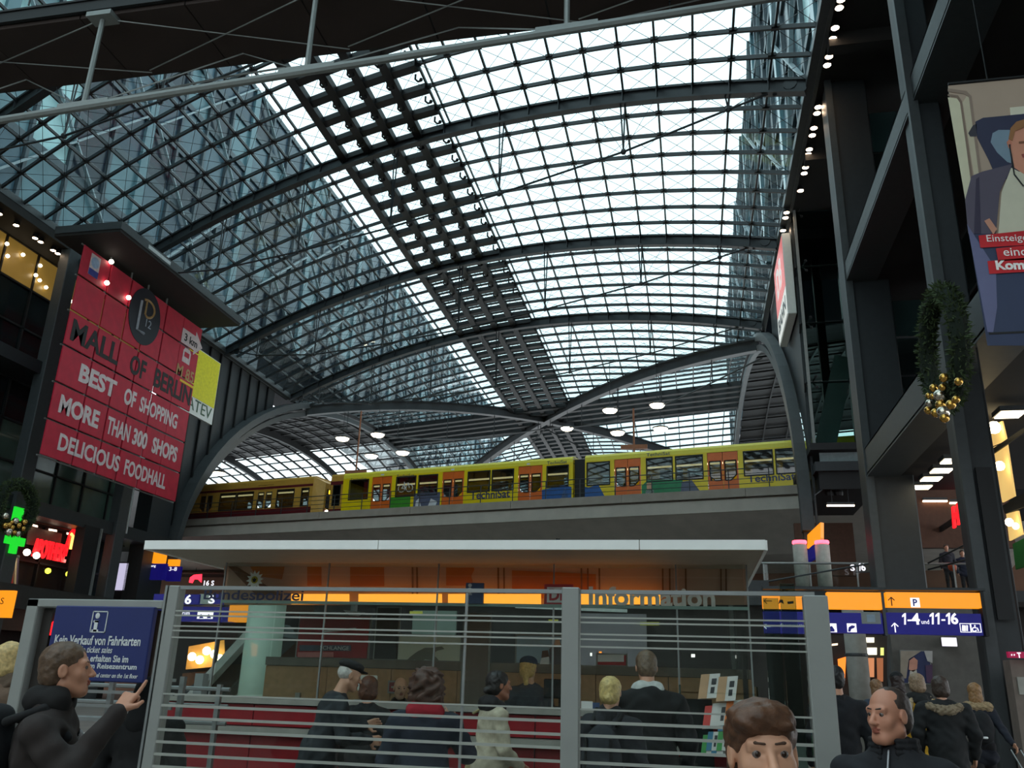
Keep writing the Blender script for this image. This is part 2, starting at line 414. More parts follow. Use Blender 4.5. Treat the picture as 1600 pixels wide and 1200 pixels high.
# ================================================================== OFFICE BLOCKS BESIDE AND ABOVE THE VAULT
PANE = [mat('office_pane_%d' % i, c, .25, 0, .1, .4, spec=.3) for i, c in enumerate([(72, 94, 106), (48, 66, 80), (94, 122, 130), (176, 208, 208), (28, 38, 50)])]
M_OFRAME = mat('office_frame', (70, 78, 84), .5, .1, .08)
M_OWHITE = mat('office_white_brace', (150, 160, 164), .5)
def office(name_label, X, sgn, y0, y1, z0, z1, bay, seed, gap):
    rnd = random.Random(seed); g0, g1 = gap; zg = 28.0        # the block bridges the train hall between g0 and g1
    root = empty('office_block', (X-sgn*.2, (y0+y1)/2, z0), name_label, 'building')
    for ya, yb, za in ((y0, g0, z0), (g0, g1, zg), (g1, y1, z0)): box_obj('wall', (X-sgn*9, ya, za), (X-sgn*.25, yb, z1), PANE[4], root)
    nz = 6; fh = (z1-z0)/nz; ny = int((y1-y0)/bay)
    for k in range(nz+1):
        z = z0+k*fh
        for ya, yb in (((y0, y1),) if z > zg else ((y0, g0), (g1, y1))): box_obj('floor_band', (X-sgn*.25, ya, z-.22), (X, yb, z+.22), M_OFRAME, root)
    for j in range(ny+1):
        y = y0+j*bay; wv = .22 if j % 4 else .75
        box_obj('mullion', (X-sgn*.25, y-wv/2, zg if g0 < y < g1 else z0), (X+sgn*.05, y+wv/2, z1), M_OFRAME if j % 4 else PANE[2], root)
    for k in range(nz):
        for j in range(ny):
            y = y0+j*bay; za = z0+k*fh+.26
            if g0-bay < y < g1 and za < zg: continue
            mm = PANE[rnd.choice([0, 0, 1, 1, 2, 4, 4] if y > 34 else [2, 3, 3, 3, 0, 1])]  # nearer panes get paler tints, a sky reflection put into the colour
            box_obj('window_pane', (X-sgn*.25, y+.15, za), (X-sgn*.14, y+bay-.15, z0+(k+1)*fh-.26), mm, root)
    for j in range(0, ny-3, 4):
        mb = MB(); y = y0+j*bay; zz = zg if g0-4*bay < y < g1 else z0
        for (ya, yb) in ((y+.5, y+4*bay-.5), (y+4*bay-.5, y+.5)):
            mb.bar((X+sgn*.12, ya, zz), (X+sgn*.12, yb, (zz+z1)/2), .1, .2, (1, 0, 0)); mb.bar((X+sgn*.12, yb, (zz+z1)/2), (X+sgn*.12, ya, z1), .1, .2, (1, 0, 0))
        mb.build('cross_brace', M_OWHITE, root)
    return root
office('blue-grey glass office block rising beside the shopping banner', -32.9, 1, 6, 150, 23.8, 46.2, 2.95, 3, (59, 115))
office('pale glass office block above the row of roof spotlights', 5.62, -1, 6, 110, 24.0, 46.4, 2.95, 5, (46, 101))

# ================================================================== FOOTBRIDGE HIGH ACROSS THE HALL
fbr = empty('footbridge', (-13.5, 16.6, 17.5), 'dark brown footbridge on grey trusses crossing high under the vault', 'bridge')
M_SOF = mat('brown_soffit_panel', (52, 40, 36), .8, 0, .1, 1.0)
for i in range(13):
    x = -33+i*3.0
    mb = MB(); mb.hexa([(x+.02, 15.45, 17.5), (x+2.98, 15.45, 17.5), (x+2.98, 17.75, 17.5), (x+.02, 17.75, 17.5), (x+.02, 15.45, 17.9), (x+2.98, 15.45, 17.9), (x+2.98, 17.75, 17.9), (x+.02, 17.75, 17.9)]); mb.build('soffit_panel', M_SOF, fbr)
for y, nm in ((15.36, 'edge_beam'), (17.84, 'edge_beam')):
    mb = MB(); mb.bar((-33, y, 17.75), (6, y, 17.75), .10, .3); mb.bar((-33, y, 17.94), (6, y, 17.94), .18, .06); mb.build(nm, M_BLACK, fbr)
    mb = MB(); mb.tube([(-33, y, 19.0), (6, y, 19.0)], .04, 6)
    for i in range(20): mb.tube([(-33+i*2.05, y, 18.1), (-33+i*2.05, y, 19.0)], .025, 5)
    mb.build('handrail', M_STEEL2, fbr)
cy_ = 15.45
def chz(x): return 14.58+(x+16.7)*.051
mb = MB(); mb.tube([(x, cy_, chz(x)) for x in (-33, -18, -8, 6)], .10, 8); mb.build('truss_chord', M_GREYM, fbr)
pxs = [at(145, 100, Y=cy_)[0], at(488, 40, Y=cy_)[0], at(886, 10, Y=cy_)[0]]
pxs = [pxs[0]-7.6]+pxs+[pxs[2]+6.5]
for x in pxs:
    mb = MB(); mb.tube([(x, cy_, 17.5), (x, cy_, chz(x))], .065, 7); mb.bar((x-.7, cy_, chz(x)+.02), (x+.7, cy_, chz(x)+.06), .12, .22); mb.box((x-.35, cy_-.2, 17.36), (x+.35, cy_+.2, 17.5)); mb.build('truss_post', M_GREYM, fbr)
for a, b in zip(pxs[:-1], pxs[1:]):
    mb = MB(); mb.tube([(a, cy_, 17.4), (b, 17.6, 17.44)], .018, 4); mb.tube([(a, 17.5, 17.44), (b, cy_, 17.4)], .018, 4)
    mb.tube([(a, cy_, chz(a)), ((a+b)/2, 17.3, 17.45)], .02, 4); mb.tube([(b, cy_, chz(b)), ((a+b)/2, 17.3, 17.45)], .02, 4); mb.build('truss_brace', M_GREYM, fbr)
mb = MB(); a, b = pxs[1], pxs[2]
mb.tube([(a+.3, cy_, chz(a)+.1), (a+2.5, 17.7, 17.1), (b-2, 17.9, 17.35)], .03, 5); mb.build('inclined_brace', M_GREYM, fbr)

# ================================================================== HALL BEHIND THE CAMERA
wf = empty('wall_front', (-13, -13, 0), 'unseen entrance front of the hall, added to hold back sky light', None, None, 'structure')  # unseen hall end, added to keep sky light off the fronts and screen
box_obj('lower_wall', (-40, -13.4, 0), (24, -13, 5.5), mat('added_entrance_wall', (120, 116, 110), .8, 0, .15, .5), wf)
for i in range(14): box_obj('mullion', (-40+i*4.8, -13.3, 5.5), (-39.6+i*4.8, -13.0, 27), M_STEEL, wf)
for z in (5.5, 9.5, 14, 18.5, 23): box_obj('transom', (-40, -13.3, z), (24, -13.0, z+.4), M_STEEL, wf)
box_obj('glazing', (-40, -13.2, 5.5), (24, -13.15, 27), glass_mat('grey_entrance_glass', (.86, .9, .9)), wf)
box_obj('side_lining', (-34.5, -13, 0), (-34.2, 17, 23.2), mat('added_entrance_wall', (62, 58, 54)), wf); box_obj('side_lining', (9.2, -13, 0), (9.5, 6, 23.2), mat('added_entrance_wall', (62, 58, 54)), wf)
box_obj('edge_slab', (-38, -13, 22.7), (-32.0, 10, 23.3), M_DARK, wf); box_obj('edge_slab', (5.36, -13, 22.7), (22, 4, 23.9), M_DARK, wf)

# ================================================================== RAILWAY BRIDGE
TT = .215
EXT = unit((1, -TT, 0)); EYT = unit((TT, 1, 0))
def tp(x, d, z): return np.array((x, 47-TT*(x-5.07), z))+EYT*d
def tpx(px, py, d=0.0):
    dd = _f + (px-800)/FPX*CR - (py-600)/FPX*CU; k = (47+d*math.sqrt(1+TT*TT)+TT*5.07)/(dd[1]+TT*dd[0]); return dd[0]*k, dd[2]*k+EYE
def beam(name, prof, xa, xb, m, parent):
    mb = MB(); k = len(prof); vs = [tp(xa, d, z) for d, z in prof]+[tp(xb, d, z) for d, z in prof]
    mb.add(vs, [tuple(range(k))[::-1], tuple(range(k, 2*k))]+[(i, (i+1) % k, k+(i+1) % k, k+i) for i in range(k)]); return mb.build(name, m, parent)
rb = empty('railway_bridge', tp(-14, 2, 8.4), 'pale concrete railway bridge carrying the yellow train', 'bridge')
for i in range(8):
    xa = -43+i*6.6; beam('parapet', [(-1.1, 11.17), (-.75, 11.17), (-.75, 11.62), (-1.1, 11.62)], xa+.01, xa+6.59, M_CONC, rb)
beam('recess', [(-.72, 11.03), (-.4, 11.03), (-.4, 11.2), (-.72, 11.2)], -43, 9.8, M_CONC, rb)
beam('edge_girder', [(-1.0, 10.42), (14, 10.42), (14, 11.06), (-1.0, 11.06)], -43, 9.8, M_CONC2, rb)
beam('soffit', [(-.7, 10.42), (3.4, 8.75), (12, 8.75), (13.5, 10.42)], -43, 16, M_CONC2, rb)
rail = empty('railing', tp(-14, -.95, 11.6), 'thin grey railing along the edge of the railway bridge', 'railing')
for i in range(21):
    x = -36.6+2.05*i; mb = MB(); a = tp(x, -.93, 11.6); mb.bar(a, a+np.array((0, 0, 1.12)), .05, .05); mb.build('post', M_STEEL, rail)
for z in (11.88, 12.15, 12.42, 12.70):
    mb = MB(); mb.tube([tp(-36.6, -.93, z), tp(4.6, -.93, z)], .018 if z < 12.6 else .03, 5); mb.build('rail', M_STEEL, rail)
box_obj('sensor_box', tp(-7.9, 1.2, 9.35)-np.array((.12, .1, 0)), tp(-7.9, 1.2, 9.35)+np.array((.12, .1, .55)), M_BLACK, rb)
# ------------------------------------------------------------------ trains
M_YEL = mat('yellow_train_paint', (240, 212, 14), .3, 0, .04, 2); M_YELR = mat('pale_yellow_roof_edge', (240, 226, 70), .3, 0, .03)
M_ORG = mat('orange_door_paint', (226, 108, 32), .35, 0, .05); M_OCH = mat('ochre_train_paint', (196, 150, 62), .4, 0, .06); M_MAR = mat('maroon_train_paint', (96, 24, 30), .4, 0, .08)
M_TGL = glass_mat('train_window_glass', (.30, .34, .34), 1.0, f0=.06); M_RUB = mat('black_window_rubber', (20, 20, 22), .6)
M_TINT = mat('train_interior', (70, 64, 56), .7); M_TLAMP = lamp_mat('train_lamp_strip', (255, 222, 160), 3.5)
M_PBLU = mat('print_blue', (38, 92, 160), .4); M_PGRN = mat('print_green', (60, 150, 40), .4); M_PGR2 = mat('print_emerald', (32, 134, 84), .4); M_PGRY = mat('print_slate', (88, 96, 120), .4)
M_PWHT = mat('print_white', (215, 218, 222), .4); M_PSKIN = mat('print_skin', (205, 160, 130), .5)
def holed(mb, xa, xb, za, zb, d, holes, mi=0):
    us = sorted({xa, xb, *[h for q in holes for h in q[:2] if xa < h < xb]}); zs = sorted({za, zb, *[h for q in holes for h in q[2:4] if za < h < zb]})
    for u0, u1 in zip(us[:-1], us[1:]):
        for z0, z1 in zip(zs[:-1], zs[1:]):
            uc, zc = (u0+u1)/2, (z0+z1)/2
            if any(h[0] < uc < h[1] and h[2] < zc < h[3] for h in holes): continue
            mb.hexa([tp(u0, d, z0), tp(u1, d, z0), tp(u1, d+.05, z0), tp(u0, d+.05, z0), tp(u0, d, z1), tp(u1, d, z1), tp(u1, d+.05, z1), tp(u0, d+.05, z1)], mi)
def tpanel(name, u0, u1, z0, z1, m, parent, d=-.012, t=.012):
    mb = MB(); mb.hexa([tp(u0, d, z0), tp(u1, d, z0), tp(u1, d+t, z0), tp(u0, d+t, z0), tp(u0, d, z1), tp(u1, d, z1), tp(u1, d+t, z1), tp(u0, d+t, z1)]); return mb.build(name, m, parent)
def tpoly(name, pts, m, parent, d=-.02, t=.01):
    mb = MB(); mb.plate([(p[0], p[1]) for p in pts], tp(0, d+t, 0), np.array((1, -TT, 0)), (0, 0, 1), t); return mb.build(name, m, parent)
def frame_of(o, u0, u1, z0, z1, w=.06, nm='window_frame'):
    mb = MB()
    for a, b, c, d_ in ((u0-w, u1+w, z0-w, z0), (u0-w, u1+w, z1, z1+w), (u0-w, u0, z0, z1), (u1, u1+w, z0, z1)):
        mb.hexa([tp(a, -.03, c), tp(b, -.03, c), tp(b, .05, c), tp(a, .05, c), tp(a, -.03, d_), tp(b, -.03, d_), tp(b, .05, d_), tp(a, .05, d_)])
    return mb.build(nm, M_RUB, o)
def roof_body(xa, xb, zt, m, parent, name='roof'):
    prof = [(0, zt-.42), (.0, zt-.2), (.1, zt-.06), (.3, zt), (2.6, zt), (2.9, zt-.2), (2.9, zt-.42)]
    return beam(name, prof, xa, xb, m, parent)
ZT, ZB = 14.40, 11.08
def coach(root, xa, xb, wins, doors, paint, m_roof, m_door, low=None, lowz=None):
    holes = [(*tuple(w), ) for w in wins]+[(a+.0, b, 11.2, 13.95) for a, b in doors]
    bodies = MB(); holed(bodies, xa, xb, ZB, ZT-.42, 0, holes, 0)
    b = bodies.build('body_side', paint, root)
    far = MB(); holed(far, xa, xb, ZB, ZT-.42, 2.85, [(w[0], w[1], w[2], w[3]) for w in wins]); far.build('far_side', paint, root)
    roof_body(xa, xb, ZT, m_roof, root)
    beam('floor_pan', [(.05, 11.07), (2.85, 11.07), (2.85, 11.3), (.05, 11.3)], xa, xb, M_BLACK, root)
    beam('ceiling_lining', [(.08, 13.9), (2.8, 13.9), (2.8, 13.98), (.08, 13.98)], xa, xb, M_TINT, root)
    for d in (2.1,):
        beam('lamp_strip', [(d, 13.82), (d+.14, 13.82), (d+.14, 13.9), (d, 13.9)], xa+1.0, xb-1.0, M_TLAMP, root)
    for x in (xa, xb-.06): beam('end_wall', [(0, ZB), (2.9, ZB), (2.9, ZT-.1), (0.05, ZT-.1)], x, x+.06, paint, root)
    for w in wins:
        g = tpanel('window', w[0], w[1], w[2], w[3], M_TGL, root, .015, .012); frame_of(g, *w)
        u = (w[0]+w[1])/2
        tpanel('seat', u-.55, u+.55, 11.4, 12.55, mat('blue_seat_cloth', (38, 44, 72), .8), root, 1.0, .5)
    for a, b_ in doors:
        m_ = (a+b_)/2
        for q0, q1, s in ((a+.02, m_-.015, 1), (m_+.015, b_-.02, -1)):
            hw = (q0+.1, q1-.1, 12.35, 13.45); mb = MB(); holed(mb, q0, q1, 11.22, 13.93, .02, [hw]); dr = mb.build('door_leaf', m_door, root)
            mb = MB(); z0, z1 = hw[2], hw[3]; c = .28
            poly = [(hw[0], z0+(c if s > 0 else 0)), (hw[0]+c, z0) if s > 0 else (hw[0], z0), (hw[1]-(0 if s > 0 else c), z0), (hw[1], z0+(0 if s > 0 else c)), (hw[1], z1), (hw[0], z1)]
            mb.plate(poly, tp(0, .05, 0), np.array((1, -TT, 0)), (0, 0, 1), .015); mb.build('door_pane', M_TGL, dr)
            fr = MB(); cl = [tp(x, 0.01, z) for x, z in poly]; fr.tube(cl, .035, 4, closed=True); fr.build('pane_rubber', M_RUB, dr)
    if low: tpanel('lower_band', xa, xb, ZB, lowz, low, root, -.008, .01)
    return b
tX = lambda px, py=770: tpx(px, py)[0]
tZ = lambda px, py: tpx(px, py)[1]
WZ0, WZ1 = tZ(735+45, 765)-.03, tZ(780, 735)
tr1 = empty('train_coach', tp(-14.5, 1.4, 11.07), 'yellow train coach with orange doors, bicycle window and maroon cab end', 'train', 'coaches of the yellow advertising train')
w1 = [(tX(a), tX(b), WZ0, WZ1) for a, b in ((546, 574), (619, 648), (654, 682), (731, 764), (769, 801), (855, 887))]
d1 = [(tX(580), tX(611)), (tX(690), tX(724)), (tX(809), tX(847))]
coach(tr1, tX(535), tX(895), w1, d1, M_YEL, M_YELR, M_ORG)
x0, x1 = tX(516), tX(535)
mb = MB(); holed(mb, x0, x1, 12.0, ZT-.42, 0, [(x0+.25, x1-.2, 12.25, 13.55)]); mb.build('cab_side', M_OCH, tr1)
tpanel('cab_band', x0, x1, 11.05, 12.0, M_MAR, tr1, 0, .05); roof_body(x0, x1, ZT, M_OCH, tr1, 'cab_roof'); tpanel('cab_stripe', x0, x1, 13.62, 13.85, M_MAR, tr1)
g = tpanel('cab_window', x0+.25, x1-.2, 12.25, 13.55, M_TGL, tr1, .015, .012); frame_of(g, x0+.25, x1-.2, 12.25, 13.55)
beam('cab_nose', [(0.1, 11.0), (2.8, 11.0), (2.8, 13.9), (.1, 13.9)], x0-.1, x0, M_RUB, tr1)
tr2 = empty('train_coach', tp(2, 1.4, 11.07), 'yellow train coach with green panel running behind the dark column', 'train', 'coaches of the yellow advertising train')
w2 = [(tX(a), tX(b), WZ0-.03, WZ1+.03) for a, b in ((918, 952), (1012, 1051), (1058, 1099), (1166, 1210), (1217, 1262))]
d2 = [(tX(960), tX(1002)), (tX(1107), tX(1156)), (tX(1275), tX(1330))]
coach(tr2, tX(914), tX(1345), w2, d2, M_YEL, M_YELR, M_ORG)
beam('gangway_bellows', [(.3, 11.0), (2.6, 11.0), (2.6, 14.2), (.3, 14.2)], tX(895), tX(914), M_RUB, tr2)
def tlet(s, px0, px1, py0, py1, m, root, bold=0.0):
    xa = tX(px0, (py0+py1)/2); xb = tX(px1, (py0+py1)/2); z0 = tZ((px0+px1)/2, py1); z1 = tZ((px0+px1)/2, py0)
    text(s, m, root, tp(xa, -.014, z0), EXT, (0, 0, 1), (xb-xa)*math.sqrt(1+TT*TT), z1-z0, .01, bold)
M_INK = mat('print_dark_blue', (60, 66, 104), .4)
tlet('TechniSat', 735, 797, 766, 779, M_INK, tr1, .02); tlet('TechniSat', 1168, 1243, 740, 752, M_INK, tr2, .02)
for a, b, c, d in ((620, 647, 741, 746), (855, 886, 720, 725), (548, 573, 747, 750)): tlet('TechniSat', a, b, c, d, M_INK, tr1)
tlet('TechniSat', 1010, 1047, 707, 712, M_INK, tr2)
tpanel('print_panel', tX(611), tX(642), ZB, tZ(630, 776), M_PGRN, tr1); tpanel('print_panel', tX(647), tX(688), ZB, tZ(667, 770), M_PGRY, tr1)
tpoly('print_figure', [(tX(649), 11.2), (tX(657), 11.2), (tX(659), 11.9), (tX(655), 12.35), (tX(651), 12.2)], M_PWHT, tr1)
tpoly('print_figure', [(tX(668), 11.6), (tX(680), 11.6), (tX(684), 12.1), (tX(674), 12.3)], M_PWHT, tr1)
tpoly('print_panel', [(tX(847), ZB), (tX(893), ZB), (tX(893), 12.5), (tX(880), 12.62), (tX(847), 12.42)], M_PBLU, tr1)
tpoly('print_figure', [(tX(875), 11.5), (tX(889), 11.5), (tX(887), 12.1), (tX(883), 12.5), (tX(879), 12.1)], M_PWHT, tr1)
tpoly('print_panel', [(tX(914), ZB), (tX(955), ZB), (tX(935), 12.55), (tX(920), 12.4), (tX(914), 12.45)], M_PBLU, tr2)
tpoly('print_panel', [(tX(1003), ZB), (tX(1085), ZB), (tX(1066), 12.55), (tX(1012), 12.6), (tX(1003), 12.3)], M_PGR2, tr2)
tpoly('print_figure', [(tX(1006), 11.3), (tX(1023), 11.3), (tX(1022), 12.0), (tX(1016), 12.15), (tX(1009), 12.0)], M_PWHT, tr2)
tpoly('print_figure', [(tX(1011), 12.1), (tX(1018), 12.1), (tX(1018), 12.45), (tX(1011), 12.45)], M_PSKIN, tr2, -.03)
tpoly('print_panel', [(tX(1062), 11.4), (tX(1100), 11.5), (tX(1082), 12.45), (tX(1066), 12.4)], M_PGRY, tr2, -.03)
for px in (580, 690, 809): tpanel('door_number', tX(px+13), tX(px+18), 14.02, 14.12, M_PWHT, tr1)
# white bicycle symbol on the window
mb = MB(); bc = (tX(628, 760), (WZ0+WZ1)/2-.12); r_ = .24; bx = tX(640, 760)-bc[0]
for k in (0, 1): mb.tube([tp(bc[0]+bx*k+r_*math.cos(t), -.03, bc[1]+r_*math.sin(t)) for t in np.linspace(0, 2*math.pi, 14, endpoint=False)], .022, 4, closed=True)
mb.tube([tp(bc[0]+a*bx, -.03, bc[1]+z) for a, z in ((0, 0), (.35, .3), (.85, .34), (1, 0))], .022, 4); mb.tube([tp(bc[0]+a*bx, -.03, bc[1]+z) for a, z in ((.3, .42), (.5, 0), (.85, .34))], .022, 4); mb.tube([tp(bc[0]+a*bx, -.03, bc[1]+z) for a, z in ((0, 0), (.5, 0))], .022, 4)
mb.build('bicycle_symbol', M_PWHT, tr1)
# second, maroon and ochre train
tr3 = empty('train_coach', tp(-30, 1.4, 11.07), 'maroon and ochre train with lit yellow destination display', 'train')
w3 = [(tX(a), tX(b), 12.35, 13.5) for a, b in ((346, 369), (372, 396), (434, 459), (472, 482))]
d3 = [(tX(314), tX(335)), (tX(402), tX(427))]
coach(tr3, tX(285), tX(488), w3, d3, M_OCH, M_OCH, M_OCH, M_MAR, 12.26)
tpanel('upper_stripe', tX(285), tX(488), 13.66, 13.82, M_MAR, tr3)
nx0, nx1 = tX(488), tX(503)
mb = MB(); sec = [(-.0, 11.05), (2.85, 11.05), (2.85, ZT-.1), (0, ZT-.1)]; sec2 = [(.25, 11.05), (2.6, 11.05), (2.5, ZT-.5), (.35, ZT-.5)]
vs_ = [tp(nx0, d, z) for d, z in sec]+[tp(nx1, d, z) for d, z in sec2]; mb.add(vs_, [(0, 1, 5, 4), (1, 2, 6, 5), (2, 3, 7, 6), (3, 0, 4, 7), (4, 5, 6, 7)]); mb.build('cab_front', M_OCH, tr3)
beam('windscreen', [(.5, 12.2), (2.35, 12.2), (2.3, 13.5), (.55, 13.5)], nx1, nx1+.05, M_RUB, tr3)
beam('destination_display', [(.7, 13.2), (2.1, 13.2), (2.1, 13.45), (.7, 13.45)], nx1+.05, nx1+.09, lamp_mat('amber_display', (255, 205, 40), 3), tr3)
beam('skirt', [(.3, 11.05), (2.55, 11.05), (2.5, 12.1), (.35, 12.1)], nx1, nx1+.06, M_MAR, tr3)
for d in (.6, 2.1):
    mb = MB(); mb.lathe(tp(nx1+.06, d, 11.95), [(.14, 0), (.14, .06), (.08, .08)], 10, EXT); mb.build('headlamp', lamp_mat('headlamp_glow', (255, 244, 214), 8), tr3)
# platform lamps and masts behind the trains
lm = MB(); lm.lathe((0, 0, 0), [(.30, 0), (.62, .12), (.66, .2), (.3, .34), (.08, .4)], 14); lmm, _ = lm.mesh('lamp_housing', (0, 0, 0)); lmm.materials.append(M_STEEL2)
ll = MB(); ll.lathe((0, 0, 0), [(.45, -.05), (.52, .04), (.58, .1)], 14); llm, _ = ll.mesh('lamp_lens', (0, 0, 0)); llm.materials.append(lamp_mat('platform_lamp_glow', (255, 238, 205), 14))
for px, py, v in ((535, 687, 58), (590, 681, 58), (580, 714, 62), (629, 709, 62), (953, 643, 62), (1027, 635, 62), (965, 678, 66), (1032, 672, 66), (886, 671, 72), (333, 711, 52), (342, 741, 56)):
    p = at(px, py, v=v); r = empty('platform_lamp', p, 'round white lamp hanging over the train platforms', 'lamp', 'lamps hanging in the train hall')
    link('lamp_housing', lmm, None, r, p); link('lamp_lens', llm, None, r, p)
    mb = MB(); mb.tube([p+np.array((0, 0, .3)), np.array((p[0], p[1], zr(max(p[0], XL), p[1]+TS*(p[0]-XR))+.1))], .025, 4); mb.build('hanging_rod', M_STEEL, r)
for px, py, v in ((559, 705, 55), (990, 660, 55)):
    p = at(px, py, v=v); r = empty('catenary_mast', (p[0], p[1], 11.0), 'thin copper lit mast rising behind the yellow train' if px > 800 else 'thin grey mast rising behind the cab of the yellow train', 'mast')
    mb = MB(); mb.tube([(p[0], p[1], 11), (p[0], p[1], p[2]+(3.4 if px < 800 else 1.0))], .07, 6); mb.build('pole', mat('copper_mast', (150, 96, 70), .5), r)
    mb = MB(); mb.box((p[0]-.9, p[1]-.1, p[2]-1.9), (p[0]+.9, p[1]+.1, p[2]-1.6)); mb.build('bracket', mat('copper_mast', (150, 96, 70)), r)

# ================================================================== LEFT SIDE OF THE HALL
wl = empty('wall_left', (-33, 34, 0), 'dark glazed shopping levels on the left behind the banner', None, None, 'structure')
M_LWARM = mat('warm_lit_window', (120, 98, 48), .4, 0, .25, .5, emit=(168, 132, 58), es=.30)
M_LDARK = mat('dark_teal_window', (22, 34, 38), .12, 0, .3, .8, spec=.8); M_LGREEN = mat('green_grey_window', (70, 92, 84), .15, 0, .25, .6, spec=.8)
for z0, z1 in ((22.7, 23.25), (15.6, 16.25), (8.75, 9.45), (4.2, 4.85)):
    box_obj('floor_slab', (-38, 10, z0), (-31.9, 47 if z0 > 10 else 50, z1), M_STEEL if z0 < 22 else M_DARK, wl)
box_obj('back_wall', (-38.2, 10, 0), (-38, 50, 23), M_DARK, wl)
for y in (12.4, 20.4, 28.2, 35.5, 43.3):
    box_obj('column', (-32.3, y+.1, 0), (-31.7, y+.95, 22.7), M_STEEL2, wl, .03)
for lev, (z0, z1, nz) in enumerate(((16.25, 22.7, 3), (9.45, 15.6, 3), (4.85, 8.75, 2))):
    for i in range(13):
        y = 17.6+i*2.3
        for k in range(nz):
            za, zb = z0+(z1-z0)*k/nz, z0+(z1-z0)*(k+1)/nz
            if lev == 2 and 33 < y < 44: continue
            mm = M_LWARM if (lev == 0 and k == 2) else (M_LGREEN if lev == 1 and k < 2 and i > 7 else M_LDARK)
            pn = box_obj('window_pane', (-34.1, y+.05, za+.05), (-34.0, y+2.25, zb-.05), mm, wl)
        mb = MB(); mb.box((-34.1, y-.05, z0), (-33.9, y+.05, z1)); mb.build('mullion', M_BLACK, wl)
    for k in range(nz+1):
        za = z0+(z1-z0)*k/nz; box_obj('transom', (-34.1, 17.6, za-.05), (-33.9, 47.5, za+.05), M_BLACK, wl)
# cladding between roof edge and the big portal arch
for side, Xw in (('left', XL-.35), ('right', XR+.35)):
    w = wl if side == 'left' else empty('wall_right', (5.6, 44, 10), 'dark cladding above the portal arch behind the glass lift box', None, None, 'structure')
    n_ = 22; A = [.02+.80*i/n_ for i in range(n_+1)]
    for a0, a1 in zip(A[:-1], A[1:]):
        of = .3 if side == 'left' else -.3; p0, p1 = ew_pt(Xw, a0, of), ew_pt(Xw, a1, of)
        if p1[2] < 23.3:
            mb = MB(); mb.hexa([p0, p1, p1-np.array((.1, 0, 0)), p0-np.array((.1, 0, 0)), (Xw, p0[1], 23.4), (Xw, p1[1], 23.4), (Xw-.1, p1[1], 23.4), (Xw-.1, p0[1], 23.4)]); mb.build('cladding_panel', M_STEEL, w)
    pb = ew_pt(Xw, .02, .3)
    for i in range(9):
        y = pb[1]-1.2+i*1.45; zb = next((ew_pt(Xw, a, .3)[2] for a in np.linspace(0, .85, 80) if ew_pt(Xw, a, .3)[1] > y), 8)
        if side == 'right' and y < 41: continue
        mb = MB(); mb.box((Xw-.1, y-.06, zb), (Xw+.15, y+.06, 23.4)); mb.build('cladding_rib', M_BLACK, w)
    if side == 'left': box_obj('end_pier', (-33.2, 47.0, 3), (-32.2, 49.3, 23.2), M_STEEL, wl)
wr_ = bpy.data.objects['wall_right']

for px, py in ((11, 381), (12, 400), (36, 398), (56, 430), (62, 438), (72, 449), (63, 415), (111, 471)):
    p = at(px, py, X=-33.85); r = empty('window_lamp', p, 'tiny warm lamp at the yellow lit windows left of the banner', 'lamp', 'tiny lamps at the yellow windows')
    mb = MB(); mb.ball(p, .10, 8, 5); mb.build('bulb', lamp_mat('window_lamp_glow', (255, 236, 200), 8), r); mb = MB(); mb.bar(p, p-np.array((.2, 0, 0)), .05, .05); mb.build('socket', M_BLACK, r)

# ------------------------------------------------------------------ spotlights along both roof edges
sh = MB(); sh.lathe((0, 0, 0), [(.09, .24), (.145, .16), (.16, .0), (.14, -.015)], 12); shm, _ = sh.mesh('lamp_housing', (0, 0, 0)); shm.materials.append(M_BLACK)
sl = MB(); sl.lathe((0, 0, 0), [(.125, -.022), (.135, -.012)], 12); slm, _ = sl.mesh('lamp_lens', (0, 0, 0)); slm.materials.append(lamp_mat('spotlight_glow', (255, 222, 186), 22))
gut = tag(box_obj('trim_1', (5.22, 6, 23.1), (5.36, 46, 23.75), M_STEEL2), 'light grey gutter edge along the right side of the vault', None, None, 'structure')
gut2 = tag(box_obj('trim_2', (-32.4, 8, 23.1), (-32.2, 63, 23.75), M_STEEL2), 'light grey gutter edge along the left side of the vault', None, None, 'structure')
def spot(p, label, group):
    r = empty('spotlight', p, label, 'spotlight', group); link('lamp_housing', shm, None, r, p); link('lamp_lens', slm, None, r, p)
py_ = 0.0
for px, py in ((1290, 5), (1288, 17), (1286, 48), (1281, 65), (1275, 93), (1274, 106), (1262, 171), (1257, 181), (1251, 204), (1252, 215), (1247, 237), (1244, 244), (1240, 265), (1240, 274), (1235, 301), (1229, 332), (1228, 340), (1223, 360)):
    p = at(px, py, Z=22.95); py_ = max(p[1], py_+.36); in_lift = py_ > 37.6; spot(np.array((5.05 if in_lift else 5.5, py_, 22.95 if in_lift else 23.02)), 'small bright spotlight under the soffit right of the vault', 'spotlights under the right roof edge')
py_ = 0.0
for px, py in ((3, 333), (28, 351), (58, 371), (66, 377), (90, 390), (98, 395), (320, 537)):
    p = at(px, py, Z=22.5); py_ = max(p[1], py_+.36); spot(np.array((min(p[0], -32.5), py_, 22.48)), 'small bright spotlight under the soffit beside the red banner', 'spotlights under the left roof edge')

